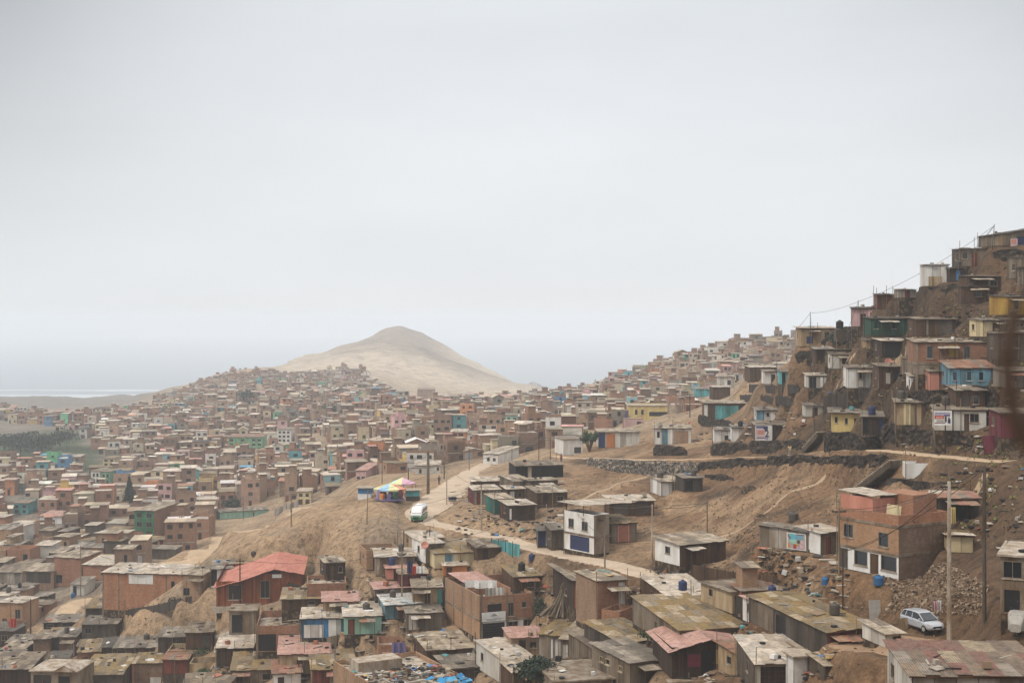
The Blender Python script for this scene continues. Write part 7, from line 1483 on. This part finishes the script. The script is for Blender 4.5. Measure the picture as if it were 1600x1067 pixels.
# ------------------------------------------------------------------ loose stones, scrap and rubble nobody could count
def stones():
    rr = random.Random(77); mb = MB(); md = MB()
    def rock(p, s, mb):
        q = [p + Vector((rr.uniform(-1, 1), rr.uniform(-1, 1), rr.uniform(-.6, 1))).normalized() * s * rr.uniform(.6, 1.1) for _ in range(6)]
        c = sorted(q, key=lambda a: a.z); top = c[-1]; bot = c[0]; ringp = sorted(c[1:-1], key=lambda a: math.atan2(a.y - p.y, a.x - p.x)); t = rr.random()
        for i in range(4): mb.face([ringp[i], ringp[(i + 1) % 4], top], t); mb.face([ringp[(i + 1) % 4], ringp[i], bot], t)
    def scatter(poly, n, s0, s1, y0=80, mb=mb):
        us = [a[0] for a in poly]; vs = [a[1] for a in poly]; k = 0
        while k < n:
            u, v = rr.uniform(min(us), max(us)), rr.uniform(min(vs), max(vs))
            if inpoly(u, v, poly): rock(gp(u, v, y0) + Vector((0, 0, .02)), s0 + (s1 - s0) * rr.random() ** 3, mb)
            k += 1
    scatter([(1365, 900), (1480, 880), (1545, 915), (1530, 962), (1380, 958), (1400, 930)], 3600, .05, .34)
    scatter([(1080, 870), (1200, 800), (1240, 860), (1200, 905), (1100, 900)], 1500, .08, .35)
    scatter([(1180, 720), (1400, 735), (1320, 830), (1160, 850), (1050, 860), (1100, 760)], 4200, .05, .32)
    scatter([(840, 770), (930, 740), (1080, 760), (1000, 850), (860, 820)], 2200, .05, .3)
    scatter([(1270, 560), (1600, 400), (1600, 720), (1280, 710)], 2600, .08, .35, mb=md)
    scatter([(1495, 690), (1600, 690), (1600, 720), (1500, 716)], 500, .1, .4, mb=md)
    scatter([(1150, 575), (1250, 560), (1300, 700), (1100, 700), (1040, 690)], 900, .1, .4, mb=md)
    scatter([(660, 815), (800, 800), (830, 850), (740, 835)], 500, .07, .3)
    scatter([(200, 990), (400, 830), (640, 790), (600, 900), (330, 930)], 3000, .05, .26)
    scatter([(1020, 875), (1090, 885), (1080, 915), (1000, 905)], 700, .08, .35)
    scatter([(0, 900), (330, 900), (330, 1060), (0, 1060)], 800, .08, .3, mb=md)
    scatter([(900, 900), (1500, 960), (1600, 1060), (900, 1060)], 900, .06, .25, mb=md)
    tag(mb.build('loose_stones', 'rock:', uv=False), 'loose stones and rubble strewn over the bare slopes', kind='stuff'); tag(md.build('dark_stones', 'rock:dark', uv=False), 'dark stones scattered over the dark slopes', kind='stuff')
stones()
def scrub():
    rr = random.Random(61); mb = MB()
    for _ in range(520):
        u, v = rr.uniform(1180, 1600), rr.uniform(400, 860)
        if not inpoly(u, v, [(1270, 560), (1400, 500), (1600, 400), (1600, 880), (1500, 860), (1490, 760), (1290, 700)]): continue
        p = gp(u, v); leaves(mb, (p.x, p.y, p.z + .15), (.45, .45, .25), rr.randint(5, 16), .14, rr)
    tag(mb.build('dry_scrub', 'leaf:dry', uv=False), 'low dry scrub clinging to the dark right hand slope', kind='stuff')
scrub()
def debris():
    rr = random.Random(5); mb = MB(); pal = [(.3, .25, .18), (.12, .08, .05), (.05, .045, .04), (.5, .48, .44), (.35, .3, .24), (.2, .14, .09), (.08, .2, .4), (.4, .1, .07), (.45, .3, .12), (.1, .3, .3), (.6, .58, .55), (.02, .02, .02), (.3, .12, .07)]
    W_ = [8, 8, 7, 4, 8, 8, .7, .7, 1, .6, 1.5, 5, 2]
    def bit(p, k, big=1):
        t = rr.choices(pal, W_)[0]; M = Matrix.Translation(p) @ Matrix.Rotation(rr.uniform(0, 6.28), 4, 'Z') @ Matrix.Rotation(rr.uniform(-.25, .25), 4, 'X')
        if k < .4: l = rr.uniform(.6, 2.2) * big; mb.box(-l / 2, -.06, 0, l / 2, .06, .07, t, M=M)
        elif k < .65: s = rr.uniform(.25, .7) * big; mb.box(-s, -s * .7, .02, s, s * .7, .06 + .03 * rr.random(), t, M=M)
        elif k < .85: s = rr.uniform(.12, .3) * big; mb.box(-s, -s, 0, s, s, s * rr.uniform(.6, 2), t, M=M)
        else:
            r_ = rr.uniform(.22, .32); q = M.translation; mb.lathe([(r_ * .6, 0), (r_, .02), (r_, .16), (r_ * .6, .18)], 9, c=tuple(q), t=(.02, .02, .02))
    for o in [o for o in C.objects if o.name in SZ]:
        W, D, H = SZ[o.name]; y = o.location.y
        if y > 300: continue
        par_ = any(c.name.startswith('parapet') for c in o.children); hz = -.75 if par_ else .16
        n = int(W * D * (.16 if not par_ else .45)); M = Matrix.Translation(o.location) @ Matrix.Rotation(o.rotation_euler.z, 4, 'Z')
        if any(c.name.startswith('terrace_roof') for c in o.children) or (W > 12): n = int(n * .6)
        if 'gable' in o['label']: continue
        sl_ = .03
        for _ in range(n): yy = rr.uniform(.3, D - .3); bit(M @ Vector((rr.uniform(.3, W - .3), yy, H + hz + sl_ * yy)), rr.random())
    def ar(poly, n, big=1):
        us = [a[0] for a in poly]; vs = [a[1] for a in poly]
        for _ in range(n):
            u, v = rr.uniform(min(us), max(us)), rr.uniform(min(vs), max(vs))
            if inpoly(u, v, poly): p = gp(u, v); bit(p + Vector((0, 0, .05)), rr.random(), big)
    ar([(500, 900), (900, 890), (1300, 1000), (1300, 1066), (0, 1066), (0, 1000), (180, 1005), (340, 985), (420, 950)], 2400); ar([(1290, 560), (1600, 420), (1600, 700), (1280, 700)], 450, .7); ar([(1450, 740), (1600, 720), (1600, 860), (1480, 860)], 110, .7); ar([(1180, 840), (1330, 840), (1330, 960), (1180, 930)], 170)
    ar([(930, 700), (1260, 690), (1260, 640), (1040, 640)], 250); ar([(700, 760), (880, 740), (880, 850), (720, 850)], 350); ar([(1020, 890), (1080, 890), (1075, 908), (1030, 905)], 260, .7)
    # the terrace full of things at the bottom, with its blue tarps
    o, W, D, H = bigroof; M = Matrix.Translation(o.location) @ Matrix.Rotation(o.rotation_euler.z, 4, 'Z')
    for _ in range(260): bit(M @ Vector((rr.uniform(.4, W - .4), rr.uniform(.3, D * .62), H - .42 + rr.random() * .5)), rr.random())
    for _ in range(20):
        x, y_ = rr.uniform(W * .55, W * .95), rr.uniform(.2, 3.5); a = rr.uniform(.5, 1.1); z = H - .1 + rr.random() * .35
        mb.face([M @ Vector((x, y_, z)), M @ Vector((x + a, y_ - .2, z + rr.uniform(-.2, .3))), M @ Vector((x + a, y_ + a, z + rr.uniform(-.1, .4))), M @ Vector((x - .1, y_ + a, z + rr.uniform(-.2, .2)))], rr.choice([(.02, .14, .28), (.03, .19, .36), (.06, .26, .42)]))
    tag(mb.build('scattered_scrap', 'tint:', uv=False), 'boards, sheets, tyres and scrap lying on roofs and ground', kind='stuff')
debris()
# thatch and scrap timber leaning beside the brick tower
mb = MB(); rr = random.Random(8); c0 = gp(880, 960)
for _ in range(150):
    a = rr.uniform(0, 6.28); r_ = rr.uniform(.5, 3.4); h_ = 3.9 * (1 - r_ / 4.6); p = Vector((r_ * math.cos(a), r_ * math.sin(a) * .6, 0)); q = Vector((p.x * .25, p.y * .25, h_ + rr.uniform(0, .8))); mb.tube(p, q, .09, .07, 4, t=rr.choice([(.2, .15, .1), (.28, .22, .15), (.1, .08, .06), (.16, .12, .08)]))
o = mb.build('timber_pile', 'tint:'); o.location = c0; tag(o, 'steep pile of old timber and poles left of the orange walled house', 'timber pile')
mb = MB(); sheets(mb, 0, 3.8, 0, 3, lambda x, y_: .2 + .75 * y_ - .12 * x, wd=1.3); o = mb.build('lean_to_roof', 'roof:tan'); o.location = gp(838, 948); tag(o, 'sloping tan sheet lean-to right of the brick shop', 'roof')
for k, (u, v, y_, lb) in enumerate([(1387, 566, None, 'pinkish satellite dish in the middle of the slope'), (664, 851, 211, 'pink satellite dish on the white fronted shack by the road'), (1065, 734, None, 'faded pink dish on the hut under the stone wall'), (1078, 662, None, 'salmon dish right of the striped white hut')]):
    y_ = y_ or hit(u, v); root = empty('satellite_dish', (X(u, y_), y_ - .3, CZ - (v - VH) / F * y_)); tag(root, lb, 'dish'); mb = MB()
    mb.lathe([(.02, 0), (.3, .05), (.55, .2), (.57, .2), (.3, .01), (.02, -.04)], 14); d = mb.build('reflector', 'flat:salmon', root, smooth=True, xf=Matrix.Rotation(R(70), 4, 'X')); mb = MB(); mb.tube((0, 0, 0), (0, .3, -1.6), .04, n=5); mb.build('mast', 'flat:grey', root)
# rusty reinforcing rod close to the camera at the right edge, far out of focus
mb = MB(); y_ = 1.5
pts = [(1588, 480), (1572, 560), (1578, 620), (1592, 668), (1612, 700)]
P = [Vector((X(u, y_), y_, CZ - (v - VH) / F * y_)) for u, v in pts]
for a, b in zip(P, P[1:]): mb.tube(a - P[0], b - P[0], .009, .012, 8)
o = mb.build('rusty_rod', 'flat:dbrown'); o.location = P[0]; tag(o, 'blurred rusty red rod very close at the right edge', 'rod')
# pale sports court and the open lot
cm = roadmat('pale_court', (.52, .47, .40)); ribbon('paved_lot', [(502, 712), (530, 707), (556, 703)], 22, cm, lift=.25, y0=300, edge=0)
